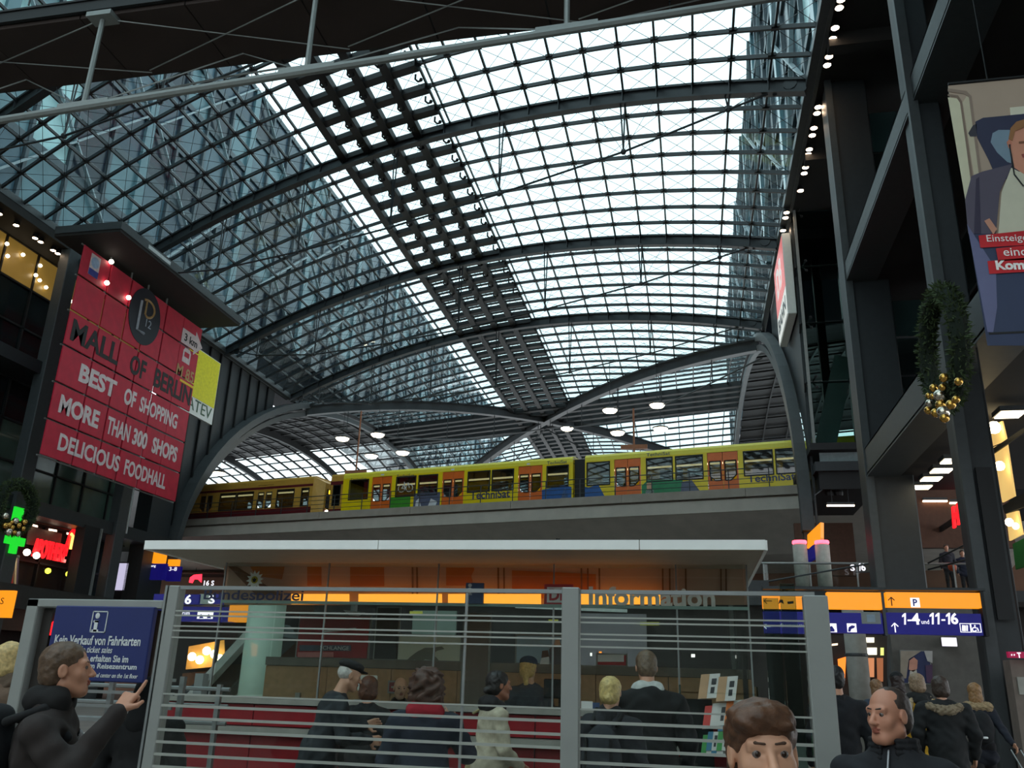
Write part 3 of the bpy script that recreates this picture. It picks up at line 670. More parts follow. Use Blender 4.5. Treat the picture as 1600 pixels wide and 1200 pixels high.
# ================================================================== RIGHT SIDE OF THE HALL
wr = empty('wall_right', (7, 25, 0), 'dark steel columns and glazing of the office block on the right', None, None, 'structure')
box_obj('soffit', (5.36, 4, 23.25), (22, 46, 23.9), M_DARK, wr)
for y in range(5):
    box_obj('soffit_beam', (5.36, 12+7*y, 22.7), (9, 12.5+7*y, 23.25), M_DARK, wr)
c1 = box_obj('column', (5.62, 28.7, 0), (7.02, 29.9, 23.25), M_STEEL, wr, .04)
box_obj('column_flange', (5.56, 28.55, 0), (5.80, 28.7, 23.25), M_STEEL2, wr)
c2 = box_obj('column', (5.66, 18.85, 0), (6.22, 19.9, 23.25), M_STEEL, wr, .04)
box_obj('column_flange', (5.48, 18.7, 0), (5.70, 18.85, 23.25), M_STEEL2, wr)
mb = MB(); mb.bar((5.9, 18.68, 3.0), (5.9, 18.68, 6.0), .3, .05, (0, 1, 0)); mb.build('column_grille', M_BLACK, wr)
for (z0, z1) in ((15.0, 15.65), (8.15, 9.0)):
    mb = MB(); mb.box((5.60, 4, z0), (5.72, 28.7, z1)); mb.box((5.60, 4, z0-.05), (6.6, 28.7, z0+.05)); mb.box((5.60, 4, z1-.05), (6.6, 28.7, z1)); mb.build('edge_beam', M_STEEL2, wr)
    box_obj('floor_slab', (6.6, 4, z0), (20, 31, z1), M_DARK, wr)  # near-black slab colour paints in the shade of the unlit level
    box_obj('beam_underside', (5.75, 4, z0+.05), (6.6, 28.7, z0+.1), M_STEEL2, wr)
M_RGL = mat('dark_office_glass', (26, 42, 42), .06, 0, .3, .7, spec=1.0)
for (z0, z1) in ((9.0, 15.0), (15.65, 23.25)):
    for i in range(9):
        y = 6.2+i*2.55
        for k in range(3):
            za, zb = z0+(z1-z0)*k/3, z0+(z1-z0)*(k+1)/3
            box_obj('window_pane', (8.6, y+.05, za+.05), (8.68, y+2.5, zb-.05), M_RGL, wr)
        box_obj('mullion', (8.5, y-.05, z0), (8.7, y+.05, z1), M_BLACK, wr)
    for k in range(1, 3):
        za = z0+(z1-z0)*k/3; box_obj('transom', (8.5, 6.2, za-.05), (8.7, 29.2, za+.05), M_BLACK, wr)
# cross wall of panes between the two columns seen beside the banner
for (z0, z1) in ((9.2, 15.0), (15.65, 23.0)):
    for i in range(3):
        for q in range(4): box_obj('window_pane', (7.05+i*1.6, 30.5, z0+(z1-z0)*q/4+.04), (8.55+i*1.6, 30.56, z0+(z1-z0)*(q+1)/4-.04), M_RGL if (i or q in (0, 3)) else M_GLASSD, wr)
        mb = MB(); mb.bar((7.0+i*1.6, 30.45, z0), (7.0+i*1.6, 30.45, z1), .1, .12, (0, 1, 0)); mb.bar((7.0+i*1.6, 30.45, z0), (8.6+i*1.6, 30.45, (z0+z1)/2), .08, .08); mb.build('mullion', M_BLACK, wr)
# glass lift box behind the first column
lb = empty('lift_shaft', (6.4, 39, 11), 'glass lift enclosure with black spider fittings beside the white sign', 'lift shaft')
for k in range(4):
    z0, z1 = 11.75+k*2.85, 11.75+(k+1)*2.85-.05
    box_obj('glass_panel', (5.45, 38.0, z0), (7.3, 38.03, z1), M_GLASSD, lb); box_obj('glass_panel', (5.42, 38.05, z0), (5.45, 40.5, z1), M_GLASSD, lb); box_obj('glass_panel', (5.42, 40.55, z0), (5.45, 43.0, z1), M_GLASSD, lb)
    mb = MB(); mb.tube([(5.3, 38.1, z1), (7.3, 38.1, z1)], .05, 5); mb.tube([(5.3, 38.1, z1), (5.3, 38.4, z1-.35)], .05, 5)
    for x in (5.6, 7.1):
        for s in (-1, 1): mb.tube([(x, 38.1, z1), (x+.15, 38.0, z1+s*.25)], .035, 5); mb.ball((x+.15, 37.98, z1+s*.25), .07, 6, 4)
    mb.build('spider_fitting', M_BLACK, lb)
box_obj('corner_post', (5.38, 37.98, 11.4), (5.5, 38.1, 23.2), M_GREYM, lb)
box_obj('inner_wall', (8.4, 37.5, 11.5), (8.6, 45, 23.2), M_STEEL, lb); box_obj('inner_post', (6.8, 43, 11.5), (7.2, 43.4, 23.2), M_BLACK, lb)
mb = MB(); mb.bar((6.2, 40.0, 12.2), (7.4, 40.0, 16.4), .9, .12, (0, 1, 0)); mb.build('stair_flight', M_GREYM, lb)
mb = MB(); mb.hexa([(5.2, 37.6, 11.35), (7.6, 37.6, 11.35), (7.6, 44.5, 11.35), (5.2, 44.5, 11.35), (5.2, 37.6, 11.65), (7.6, 37.6, 11.65), (7.6, 44.5, 11.65), (5.2, 44.5, 11.65)]); mb.build('ledge', M_BLACK, lb)
box_obj('lower_glazing', (5.6, 37.95, 10.85), (7.5, 38.0, 11.3), mat('pale_glass_sheet', (120, 132, 134), .3), lb)  # even pale colour, no emission
box_obj('base_frame', (5.35, 37.7, 10.45), (7.6, 44.2, 10.85), M_STEEL, lb); box_obj('underside_tray', (5.5, 37.9, 9.7), (7.8, 44, 10.45), M_BLACK, lb)
mb = MB()
for x in (5.95, 6.3): mb.lathe((x, 38.4, 9.5), [(.18, 0), (.2, .15), (.12, .3)], 10)
mb.build('floodlight', M_BLACK, lb)
# white station sign with pink logo field
ds = empty('station_sign', (5.05, 40.6, 18.1), 'white box sign with pink logo field hanging at the vault edge', 'sign')
mb = MB(); mb.bev((4.85, 38.5, 18.1), (5.25, 42.8, 22.3), .03); mb.build('box', M_WHITE, ds)
M_PINK = mat('backlit_pink_field', (225, 120, 120), .4, emit=(235, 130, 128), es=.55)
mb = MB(); mb.box((4.835, 38.6, 19.6), (4.85, 42.7, 22.2)); mb.build('logo_field', M_PINK, ds)
mb = MB(); mb.box((4.835, 38.6, 18.2), (4.85, 42.7, 19.55)); mb.build('text_field', mat('backlit_white_field', (225, 225, 220), .4, emit=(235, 235, 228), es=.5), ds)
text('DB', mat('logo_white', (240, 236, 232), .4, emit=(240, 236, 232), es=.4), ds, (4.83, 41.8, 20.2), (0, -1, 0), (0, 0, 1), 2.3, 1.5, .01, .03)
text('BAHN', mat('sign_grey_print', (120, 122, 124), .5), ds, (4.83, 42.3, 18.55), (0, -1, 0), (0, 0, 1), 3.4, .7, .01, .02)
mb = MB(); mb.bar((5.24, 40.6, 20.2), (5.36, 40.6, 20.2), .15, .15); mb.build('bracket', M_STEEL, ds)

# ------------------------------------------------------------------ first floor gallery under and beside the bridge
ga = empty('wall_back', (-10, 56, 0), 'brown lit shopping level under the railway bridge', None, None, 'structure')
box_obj('gallery_slab', (2.4, 33.0, 4.35), (16, 60, 5.05), M_STEEL, ga); box_obj('gallery_slab', (-44, 46.0, 4.35), (-24, 60, 5.05), M_STEEL, ga)
box_obj('back_panel', (-44, 60, 0), (24, 60.3, 11), M_BROWN, ga)
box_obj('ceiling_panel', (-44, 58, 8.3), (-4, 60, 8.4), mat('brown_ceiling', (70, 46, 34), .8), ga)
box_obj('warm_bulkhead', (7.8, 36.3, 7.0), (12.2, 36.6, 9.6), mat('brown_bulkhead', (92, 62, 48), .8), ga); box_obj('warm_bulkhead', (5.2, 45.5, 7.0), (8.0, 45.8, 9.6), mat('brown_bulkhead', (92, 62, 48)), ga)
box_obj('gallery_wall', (2.6, 52, 5.05), (16, 52.3, 7.0), mat('pale_gallery_wall', (150, 150, 156), .7), ga)
M_STRIP = lamp_mat('warm_strip_light', (255, 214, 170), 4.5)
def strip(px0, px1, py, Y, label, hang=None):
    a, b = at(px0, py, Y=Y), at(px1, py, Y=Y); r = empty('strip_light', (a+b)/2, label, 'lamp'); mb = MB(); mb.bar(a+np.array((0, 0, .08)), b+np.array((0, 0, .08)), .16, .1); mb.build('housing', M_STEEL2, r)
    mb = MB(); mb.bar(a, b, .12, .06); mb.build('tube', M_STRIP, r)
    if hang:
        for q in (.2, .8): p = a+(b-a)*q; mb = MB(); mb.tube([p+np.array((0, 0, .1)), (p[0], p[1], hang)], .015, 5); mb.build('hanging_rod', M_STEEL, r)
strip(1292, 1335, 790, 38.05, 'warm strip light left of the thick dark column', 9.72); strip(1442, 1480, 783, 36.24, 'warm strip light right of the thick dark column'); strip(1484, 1512, 786, 36.24, 'short warm strip light beside the red neon name')
gr = empty('gallery_railing', (6, 33, 5.05), 'glass railing of the upper gallery above the orange sign', 'railing')
for i in range(5):
    x = 2.6+i*1.6; box_obj('glass_panel', (x+.03, 33.0, 5.1), (x+1.57, 33.02, 5.92), M_GLASS, gr); box_obj('post', (x-.025, 33.0, 5.05), (x+.025, 33.06, 5.95), M_ALU, gr)
mb = MB(); mb.tube([(2.4, 33, 5.95), (10.8, 33, 5.95)], .04, 8); mb.build('handrail', M_ALU, gr)
mb = MB(); mb.bar((2.6, 32.95, 4.95), (10.8, 32.95, 4.95), .1, .35); mb.build('fascia', M_STEEL, gr)
for a, b in ((at(1180, 912, Y=31), at(1362, 880, Y=30)), (at(1450, 880, Y=31.2), at(1520, 845, Y=30)), (at(1450, 890, Y=31.2), at(1520, 872, Y=30))):
    mb = MB(); mb.tube([a, b], .03, 5); mb.build('cable_stay', M_STEEL, gr)
# bright hanging lamps of the right hand shops
for px, py in ((1440, 761), (1455, 748), (1471, 735), (1488, 720)):
    p = at(px, py, Z=7.9); r = empty('ceiling_lamp', p, 'small square ceiling lamp in the row between the dark columns', 'lamp', 'square lamps on the right shop ceiling')
    mb = MB(); mb.box(p-(.3, .3, 0), p+np.array((.3, .3, .12))); mb.build('housing', M_STEEL2, r); mb = MB(); mb.box(p-(.26, .26, .03), p+np.array((.26, .26, 0))); mb.build('diffuser', lamp_mat('square_lamp_glow', (255, 236, 196), 7), r)
p = at(1578, 647, Z=7.9); r = empty('ceiling_lamp', p, 'square ceiling lamp above the yellow lit shop window', 'lamp'); mb = MB(); mb.box(p-(.3, .3, 0), p+np.array((.3, .3, .12))); mb.build('housing', M_STEEL2, r); mb = MB(); mb.box(p-(.26, .26, .03), p+np.array((.26, .26, 0))); mb.build('diffuser', lamp_mat('square_lamp_glow', (255, 236, 196), 7), r)
# yellow lit shop beyond the second column
M_SHOPY = mat('yellow_lit_shop_wall', (206, 176, 110), .6, 0, .2, 1.2, emit=(232, 190, 112), es=.75)
sp = empty('shop_window', at(1575, 880, X=8.0), 'tall yellow lit shop window right of the second column', 'shop window')
def xq(name, pts, X, m, parent, t=.04):
    P = [at(a, b, X=X) for a, b in pts]; mb = MB(); k = len(P); mb.add(P+[p+np.array((t, 0, 0)) for p in P], [tuple(range(k)), tuple(range(k, 2*k))[::-1]]+[(i, (i+1) % k, k+(i+1) % k, k+i) for i in range(k)]); return mb.build(name, m, parent)
def yq(name, pts, Y, m, parent, t=.03):
    P = [at(a, b, Y=Y) for a, b in pts]; mb = MB(); k = len(P); mb.add(P+[p+np.array((0, t, 0)) for p in P], [tuple(range(k))[::-1], tuple(range(k, 2*k))]+[(i, (i+1) % k, k+(i+1) % k, k+i) for i in range(k)]); return mb.build(name, m, parent)
xq('lit_bay', [(1549, 700), (1572, 690), (1585, 775), (1566, 785)], 7.6, M_SHOPY, sp); xq('lit_bay', [(1545, 668), (1565, 658), (1572, 688), (1549, 697)], 7.6, M_SHOPY, sp)
xq('lit_bay', [(1572, 803), (1590, 798), (1597, 835), (1577, 845)], 7.6, M_SHOPY, sp); xq('green_poster', [(1582, 850), (1612, 835), (1618, 880), (1587, 890)], 7.55, mat('green_print', (30, 110, 40), .5), sp)
xq('frame_bar', [(1545, 705), (1600, 668), (1600, 676), (1547, 712)], 7.5, M_BLACK, sp); xq('frame_bar', [(1566, 790), (1600, 770), (1600, 792), (1570, 803)], 7.5, M_BLACK, sp)
for px, py, rr in ((1562, 728, .12), (1553, 668, .16), (1577, 816, .1), (1587, 822, .08)):
    p = at(px, py, X=7.4); mb = MB(); mb.ball(p, rr, 8, 5); mb.build('bulb', lamp_mat('warm_bulb', (255, 232, 180), 9), sp)
# red neon names of the shops
M_NEON = lamp_mat('red_neon', (255, 20, 30), 1.5)
ns = empty('neon_sign', at(1500, 815, Y=36), 'red neon shop name half hidden by the second column', 'sign')
a = at(1492, 826, X=9.5); b = at(1530, 800, X=9.5); text('Hunk', M_NEON, ns, a, b-a, (0, 0, 1), np.linalg.norm(b-a), .75, .08, .04, .2)
mb = MB(); mb.bar(np.array((a[0]+.1, 36.32, a[2]+.35)), b+np.array((.1, 0, .3)), .08, .2); mb.build('backing', M_BLACK, ns)
ns = empty('neon_sign', at(1487, 690, Y=34), 'curved red neon stroke above the row of square lamps', 'sign')
mb = MB(); mb.tube([at(*q, X=8.42) for q in ((1478, 703), (1477, 695), (1483, 690), (1490, 686), (1497, 682))], .1, 6); mb.build('neon_tube', M_NEON, ns); mb = MB(); mb.bar(at(1478, 698, X=8.5), at(1497, 684, X=8.5), .12, .1); mb.build('backing', M_BLACK, ns)

# ================================================================== SHOPPING BANNER
BX = -29.0
ban = empty('shopping_banner', at(170, 745, X=BX), 'huge red shopping mall banner of hanging panels with white and black lettering', 'banner')
M_RED = mat('red_banner_print', (186, 22, 52), .6, 0, .10, 2.5, bump=.05); M_BINK = mat('banner_black_print', (14, 10, 12), .6); M_BWH = mat('banner_white_print', (214, 196, 196), .6)
bY = [at(x, 710+(x-62)*.338, X=BX)[1] for x in (62, 112, 150, 180, 213, 243, 275)]
bZ = [at(132-70*(y-380)/330, y, X=BX)[2] for y in (380, 428, 483, 537, 595, 653, 710)]
for r in range(6):
    for c in range(6):
        y0, y1, z1, z0 = bY[c], bY[c+1], bZ[r], bZ[r+1]; g = .05; gl = .015 if c == 5 else g; gr_ = .015 if c == 4 else g
        mb = MB(); mb.bev((BX-.08, y0+gl, z0+g), (BX, y1-gr_, z1-g), .012); mb.build('banner_panel', M_RED, ban)
bL, bR = bY[0], bY[-1]; bw = bR-bL
def btxt(s, f0, f1, row, hf, dz, m, bold=.03):
    z0, z1 = bZ[row+1], bZ[row]; h = (z1-z0)*hf; text(s, m, ban, (BX+.004, bL+bw*f0, z0+(z1-z0)*dz), (0, 1, 0), (0, 0, 1), bw*(f1-f0), h, .01, bold)
btxt('MALL', .03, .36, 2, .62, .2, M_BINK); btxt('OF', .45, .575, 2, .6, .2, M_BINK); btxt('BERLIN', .65, .985, 2, .6, .2, M_BINK)
btxt('BEST', .13, .385, 3, .5, .27, M_BWH, .04); btxt('OF', .45, .54, 3, .48, .27, M_BWH, .04); btxt('SHOPPING', .575, .90, 3, .46, .27, M_BWH, .03)
btxt('MORE', .05, .31, 4, .5, .25, M_BWH, .04); btxt('THAN', .37, .54, 4, .5, .25, M_BWH, .03); btxt('300', .565, .68, 4, .5, .25, M_BWH, .04); btxt('SHOPS', .725, .945, 4, .5, .25, M_BWH, .04)
btxt('DELICIOUS', .09, .505, 5, .48, .28, M_BWH, .03); btxt('FOODHALL', .545, .885, 5, .48, .28, M_BWH, .03)
lc = at(226, 495, X=BX); ra = at(226, 448, X=BX)[2]-lc[2]; rb_ = (at(251, 505, X=BX)[1]-at(202, 485, X=BX)[1])/2
mb = MB(); mb.plate(ring_poly(32, rb_, ra), lc+np.array((.004, 0, 0)), (0, 1, 0), (0, 0, 1), .02); lo_ = mb.build('logo_disc', mat('banner_navy_black', (16, 18, 30), .5), ban)
M_GOLD = mat('banner_gold_print', (176, 138, 86), .5); M_SILV = mat('banner_silver_print', (150, 156, 166), .5)
mb = MB(); mb.tube([lc+np.array((.03, y, z)) for y, z in [(-.05, .95), (-.05, .15)]+[(.1+.62*math.cos(t), .52+.48*math.sin(t)) for t in np.linspace(-1.5, 2.2, 14)]], .07, 4); mb.build('logo_letter', M_GOLD, lo_)
mb = MB(); mb.tube([lc+np.array((.03, y, z)) for y, z in ((-.5, .75), (-.5, -.95), (.15, -.95))], .09, 4); mb.build('logo_letter', M_SILV, lo_)
text('12', M_SILV, lo_, lc+np.array((.03, .15, -.5)), (0, 1, 0), (0, 0, 1), .5, .45, .01)
a = at(284, 524, X=BX); b = at(318, 530, X=BX); W_ = b[1]-a[1]
mb = MB(); mb.plate([(0, -.45), (.62*W_, -.45), (.62*W_, -.75), (W_, 0), (.62*W_, .75), (.62*W_, .45), (0, .45)], np.array((BX+.004, a[1], a[2]+.05)), (0, 1, 0), (0, 0, 1), .012); ar_ = mb.build('distance_arrow', M_BWH, ban)
text('3 km', M_BINK, ar_, (BX+.02, a[1]+.12*W_, a[2]-.2), (0, 1, 0), (0, 0, 1), .62*W_, .48, .008, .02)
a = at(276, 585, X=BX); b = at(304, 590, X=BX); text('M 85', M_GOLD, ban, (BX+.004, a[1]-.1, a[2]), (0, 1, 0), (0, 0, 1), b[1]-a[1], .7, .01, .02)
a = at(290, 565, X=BX); mb = MB(); mb.plate([(-.4, 0), (.4, 0), (.4, .7), (.25, .9), (-.25, .9), (-.4, .7)], (BX+.004, a[1], a[2]-.1), (0, 1, 0), (0, 0, 1), .01); tm = mb.build('tram_symbol', M_BWH, ban); mb = MB(); mb.plate([(-.25, .35), (.25, .35), (.25, .65), (-.25, .65)], (BX+.015, a[1], a[2]-.1), (0, 1, 0), (0, 0, 1), .01); mb.build('tram_window', M_RED, tm)
a = at(281, 592, X=BX); mb = MB(); mb.box((BX, a[1], a[2]-.12), (BX+.02, bR-.1, a[2]+.02)); mb.build('yellow_line', mat('banner_yellow_print', (230, 190, 40), .5), ban)
a, b = at(137, 427, X=BX), at(160, 395, X=BX); mb = MB(); mb.box((BX, a[1], a[2]), (BX+.015, b[1], min(b[2]+.3, bZ[0]-.2))); pl = mb.build('small_notice', M_BWH, ban); mb = MB(); mb.box((BX+.015, a[1], a[2]), (BX+.022, b[1], a[2]+.35)); mb.build('notice_band', mat('notice_blue', (50, 60, 140), .5), pl)
mb = MB(); mb.lathe((BX+.015, (a[1]+b[1])/2, a[2]+.75), [(.3, 0), (.3, .008)], 14, (1, 0, 0)); mb.build('notice_emblem', mat('notice_pale_blue', (150, 175, 205), .5), pl)
mb = MB()
for y in bY[1:5]: mb.tube([(BX-.12, y, bZ[0]+.4), (BX-.12, y, bZ[-1]-2.4 if y == bY[4] else bZ[-1])], .05, 6)
for z in bZ: mb.tube([(BX-.16, bL, z), (BX-.16, bR, z)], .04, 6)
mb.build('hanging_frame', M_ALU, ban)
for px, py in ((174, 409), (167, 442), (201, 465)):
    p = at(px, py, X=BX+.15); mb = MB(); mb.ball(p, .13, 8, 5); mb.build('glint_lamp', lamp_mat('frame_lamp', (255, 240, 220), 6), ban)
cn = empty('banner_canopy', (BX, 39, 22.0), 'dark flat canopy from which the red banner hangs', 'canopy')
y0c, y1c = at(100, 350, X=-30.2)[1], at(342, 498, X=-28.4)[1]
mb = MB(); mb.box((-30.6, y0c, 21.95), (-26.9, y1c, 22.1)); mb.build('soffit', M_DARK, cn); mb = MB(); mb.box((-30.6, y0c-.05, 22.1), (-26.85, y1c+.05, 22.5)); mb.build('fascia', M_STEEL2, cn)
box_obj('top_light', (-26.85, y0c+2.2, 22.2), (-26.83, y0c+4.2, 22.4), mat('pale_lamp', (190, 195, 195), .4), cn)
mb = MB(); mb.bar((-30.6, 36.5, 22.3), (-33, 36.5, 22.3), .3, .3); mb.bar((-30.6, 42, 22.3), (-33, 42, 22.3), .3, .3); mb.build('support_arm', M_STEEL, cn)
# yellow poster beside the banner
yp = empty('yellow_poster', at(320, 660, X=-30.6), 'yellow poster with white foot strip and green letters beside the red banner', 'poster')
ya, yb = at(302, 600, X=-30.6)[1], at(338, 610, X=-30.6)[1]; z1 = at(343, 568, X=-30.6)[2]; zm = at(333, 638, X=-30.6)[2]; z0 = at(331, 663, X=-30.6)[2]
box_obj('board', (-30.75, ya-1, z0-.05), (-30.6, yb+.06, z1+.05), M_WHITE, yp)
box_obj('yellow_field', (-30.6, ya-1, zm), (-30.58, yb, z1), mat('yellow_poster_print', (226, 216, 20), .5), yp)  # plain yellow print without any glow
text('RATEV', mat('dark_green_print', (60, 92, 66), .5), yp, (-30.59, ya-.95, z0+.22), (0, 1, 0), (0, 0, 1), yb-ya+.75, (zm-z0)*.72, .012, 0)
mb = MB(); mb.bar((-30.7, ya, z1-1), (-33, ya, z1-1), .12, .12); mb.build('bracket', M_STEEL, yp)

# ================================================================== CHRISTMAS WREATHS
M_FIR = mat('fir_green', (62, 78, 44), .8, 0, .5, 30); M_FIRD = mat('fir_dark', (20, 32, 20), .9); M_BAUB = mat('gold_bauble', (214, 168, 84), .18, .9, .1)
M_BAUS = mat('silver_bauble', (216, 206, 190), .15, .9, .05)
def wreath(c, rad, tr, baubs, label, n=4200):
    c = np.array(c); rd = np.random.default_rng(int(abs(c[1])*10)); r = empty('christmas_wreath', c-np.array((0, 0, rad)), label, 'wreath')
    mb = MB(); mb.tube([c+np.array((0, rad*math.cos(t), rad*math.sin(t))) for t in np.linspace(0, 2*math.pi, 36, endpoint=False)], tr*.62, 8, closed=True); mb.build('ring', M_FIRD, r)
    mb = MB()
    for i in range(n):
        t, q = rd.uniform(0, 2*math.pi, 2); rr = tr*rd.uniform(.6, 1.0); e = np.array((0, math.cos(t), math.sin(t))); nrm = e*math.cos(q)+np.array((1, 0, 0))*math.sin(q)
        p = c+e*rad+nrm*rr*.6; d = unit(nrm+rd.normal(0, .6, 3)); s = unit(np.cross(d, rd.normal(0, 1, 3))); l = tr*rd.uniform(.22, .48); w = l*.2
        mb.add([p-s*w, p+s*w, p+d*l+s*w*.3, p+d*l-s*w*.3], [(0, 1, 2, 3)])
    tag(mb.build('fir_needles', M_FIR, r), kind='stuff')
    for p, br, k in baubs:
        mb = MB(); mb.ball(p, br, 12, 8); b_ = mb.build('bauble', M_BAUS if k else M_BAUB, r, True)
    return r
cw = at(1473, 545, X=4.95)
rad_ = (at(1465, 448, X=4.95)[2]-at(1480, 645, X=4.95)[2])/2-.12
wreath(cw, rad_, .27, [(at(px, py, X=4.7), br, k) for px, py, br, k in ((1475, 590, .085, 0), (1498, 596, .075, 0), (1459, 606, .08, 0), (1473, 605, .07, 0), (1469, 618, .12, 1), (1453, 630, .085, 1), (1451, 618, .06, 0), (1470, 632, .10, 0), (1486, 632, .09, 0), (1451, 641, .085, 0), (1462, 645, .09, 0), (1474, 644, .12, 1), (1476, 653, .09, 0), (1494, 624, .07, 0), (1458, 619, .06, 0))], 'oval green fir wreath with gold baubles on the dark column')
cw = at(25, 792, X=-30.9); rad2 = (at(20, 742, X=-30.9)[2]-at(20, 838, X=-30.9)[2])/2-.3
wreath(cw, rad2, .38, [(at(px, py, X=-30.6), br, k) for px, py, br, k in ((8, 806, .16, 1), (24, 814, .16, 1), (38, 816, .15, 0), (8, 821, .14, 0), (14, 820, .12, 0), (29, 821, .14, 0), (19, 824, .12, 0), (13, 831, .18, 1), (22, 832, .12, 0), (28, 834, .14, 1), (36, 826, .12, 0), (18, 816, .1, 0))], 'green fir wreath with gold baubles above the green pharmacy cross')

# ================================================================== PHARMACY AND SHOPS ON THE LEFT
ph = empty('pharmacy_shop', at(80, 930, X=-33.0), 'pharmacy shop front with red neon name and dim window', 'shop front')
XP = -33.0
xq('back_panel', [(30, 800), (125, 822), (125, 935), (20, 930)], XP-1.4, mat('painted_dim_interior', (26, 22, 20), .7), ph)  # near-black backing, the dimness of the interior is put into its colour
xq('upper_panel', [(44, 822), (96, 834), (92, 860), (40, 850)], XP-.4, mat('taupe_panel', (92, 80, 68), .7, 0, .1), ph)
xq('timber_band', [(44, 808), (122, 826), (122, 832), (44, 815)], XP-.3, mat('dark_timber', (70, 36, 22), .7), ph)
for q in ((50, 58, 819), (76, 88, 826), (104, 113, 832), (126, 131, 838)): xq('ceiling_lamp', [(q[0], q[2]), (q[1], q[2]+2), (q[1], q[2]+5), (q[0], q[2]+3)], XP-.2, lamp_mat('shop_strip_glow', (255, 220, 190), 3), ph)
a = at(45, 872, X=XP); b = at(99, 884, X=XP); text('APOTHEKE', M_NEON, ph, np.array((XP, a[1]+.1, a[2]+.1)), (0, 1, 0), (0, 0, 1), b[1]-a[1]-.1, .95, .1, .02)
a = at(106, 873, X=XP); mb = MB(); mb.plate([(-.5, 0), (-.32, 1.25), (0, 1.6), (.45, 1.45), (.55, 0), (.25, 0), (.2, .7), (-.2, .7), (-.25, 0)], (XP, a[1], a[2]+.1), (0, 1, 0), (0, 0, 1), .1); mb.build('pharmacy_emblem', M_NEON, ph)
mb = MB(); mb.tube([(XP+.14, a[1]-.1, a[2]+.5), (XP+.14, a[1]-.1, a[2]+1.2), (XP+.14, a[1]-.3, a[2]+1.3)], .08, 5); mb.build('chalice', lamp_mat('amber_neon', (255, 180, 80), 3), ph)
gcr = empty('pharmacy_cross', at(21, 855, X=-31.6), 'glowing green pharmacy cross on the dark left column', 'sign')
a = at(21, 845, X=-31.68); mb = MB(); w = .32
mb.plate([(-w, -1), (w, -1), (w, -w), (1, -w), (1, w), (w, w), (w, 1), (-w, 1), (-w, w), (-1, w), (-1, -w), (-w, -w)], a, (0, .6, 0), (0, 0, .6), .15); mb.build('cross', lamp_mat('green_neon', (20, 200, 40), 1.1), gcr); mb = MB(); mb.bar(a, a+np.array((-.3, 0, 0)), .1, .1); mb.build('arm', M_BLACK, gcr)
a = at(26, 806, X=-31.68); mb = MB(); mb.plate([(-.3, -.4), (.3, -.4), (.3, .4), (-.3, .4)], a, (0, 1, 0), (0, 0, 1), .1); mb.build('upper_light', lamp_mat('green_neon', (20, 200, 40), 1.1), gcr)
dsp = empty('shop_display', at(15, 925, X=-32.6), 'bright rack of goods in the shop window under the green cross', 'display')
M_GD = [mat('goods_%d' % i, c, .5) for i, c in enumerate(((205, 190, 170), (170, 40, 36), (120, 90, 70), (220, 200, 160), (90, 70, 90)))]
for i in range(10): xq('goods_strip', [(1+i*2.9, 868), (3+i*2.9, 869), (2.2+i*2.7, 925), (.2+i*2.7, 924)], -33.2+.03*i, M_GD[i % 5], dsp)
xq('rack_frame', [(-2, 862), (30, 868), (30, 872), (-2, 866)], -32.9, M_BLACK, dsp)
for px, py, c in ((42, 863, 0), (57, 868, 0), (75, 892, 1), (107, 897, 1), (114, 877, 0), (10, 883, 0), (7, 900, 0), (14, 867, 0)):
    p = at(px, py, X=-32.7); r = empty('shop_spot', p, ('small round white spot lamp in the pharmacy front' if not c else 'small round yellow green lamp inside the pharmacy front'), 'lamp', 'white spots in the pharmacy' if not c else 'yellow lamps in the pharmacy')
    mb = MB(); mb.ball(p, .17 if not c else .15, 8, 6); mb.build('bulb', lamp_mat('shop_spot_glow', (255, 238, 214), 9) if not c else lamp_mat('green_spot_glow', (214, 220, 60), 3), r); mb = MB(); mb.bar(p, p+np.array((-.3, 0, .15)), .05, .05); mb.build('arm', M_BLACK, r)
# dark pier and gallery parts between pharmacy and kiosk
box_obj('pier', (-32.4, 41.0, 0), (-31.8, 42.2, 8.9), M_BLACK, wl); box_obj('pier_edge', (-31.8, 42.2, 0), (-31.7, 42.3, 8.9), M_ALU, wl)
box_obj('lower_shop_band', (-32.0, 20, 3.2), (-31.8, 47, 4.2), mat('brown_lower_band', (60, 40, 30), .7), wl); box_obj('ground_shop_wall', (-33.5, 14, 0), (-33.3, 47, 4.2), mat('painted_dim_interior', (26, 22, 20)), wl)
box_obj('gallery_fascia', (-31.9, 20, 4.2), (-31.6, 48.5, 5.3), mat('dark_fascia', (40, 38, 36), .6), wl)
for px, w_ in ((48, 7), (74, 8)):
    a = at(px-4, 992, X=-31.7); mb = MB(); mb.plate([(0, 0), (.5, 0), (.9, .5), (.6, .8), (.2, .55)], a, (0, 1, 0), (0, 0, 1), .06); r = mb.build('neon_sign', M_NEON); tag(r, 'small red neon mark on the brown ground floor band' , 'sign', 'red neon marks on the ground floor band')

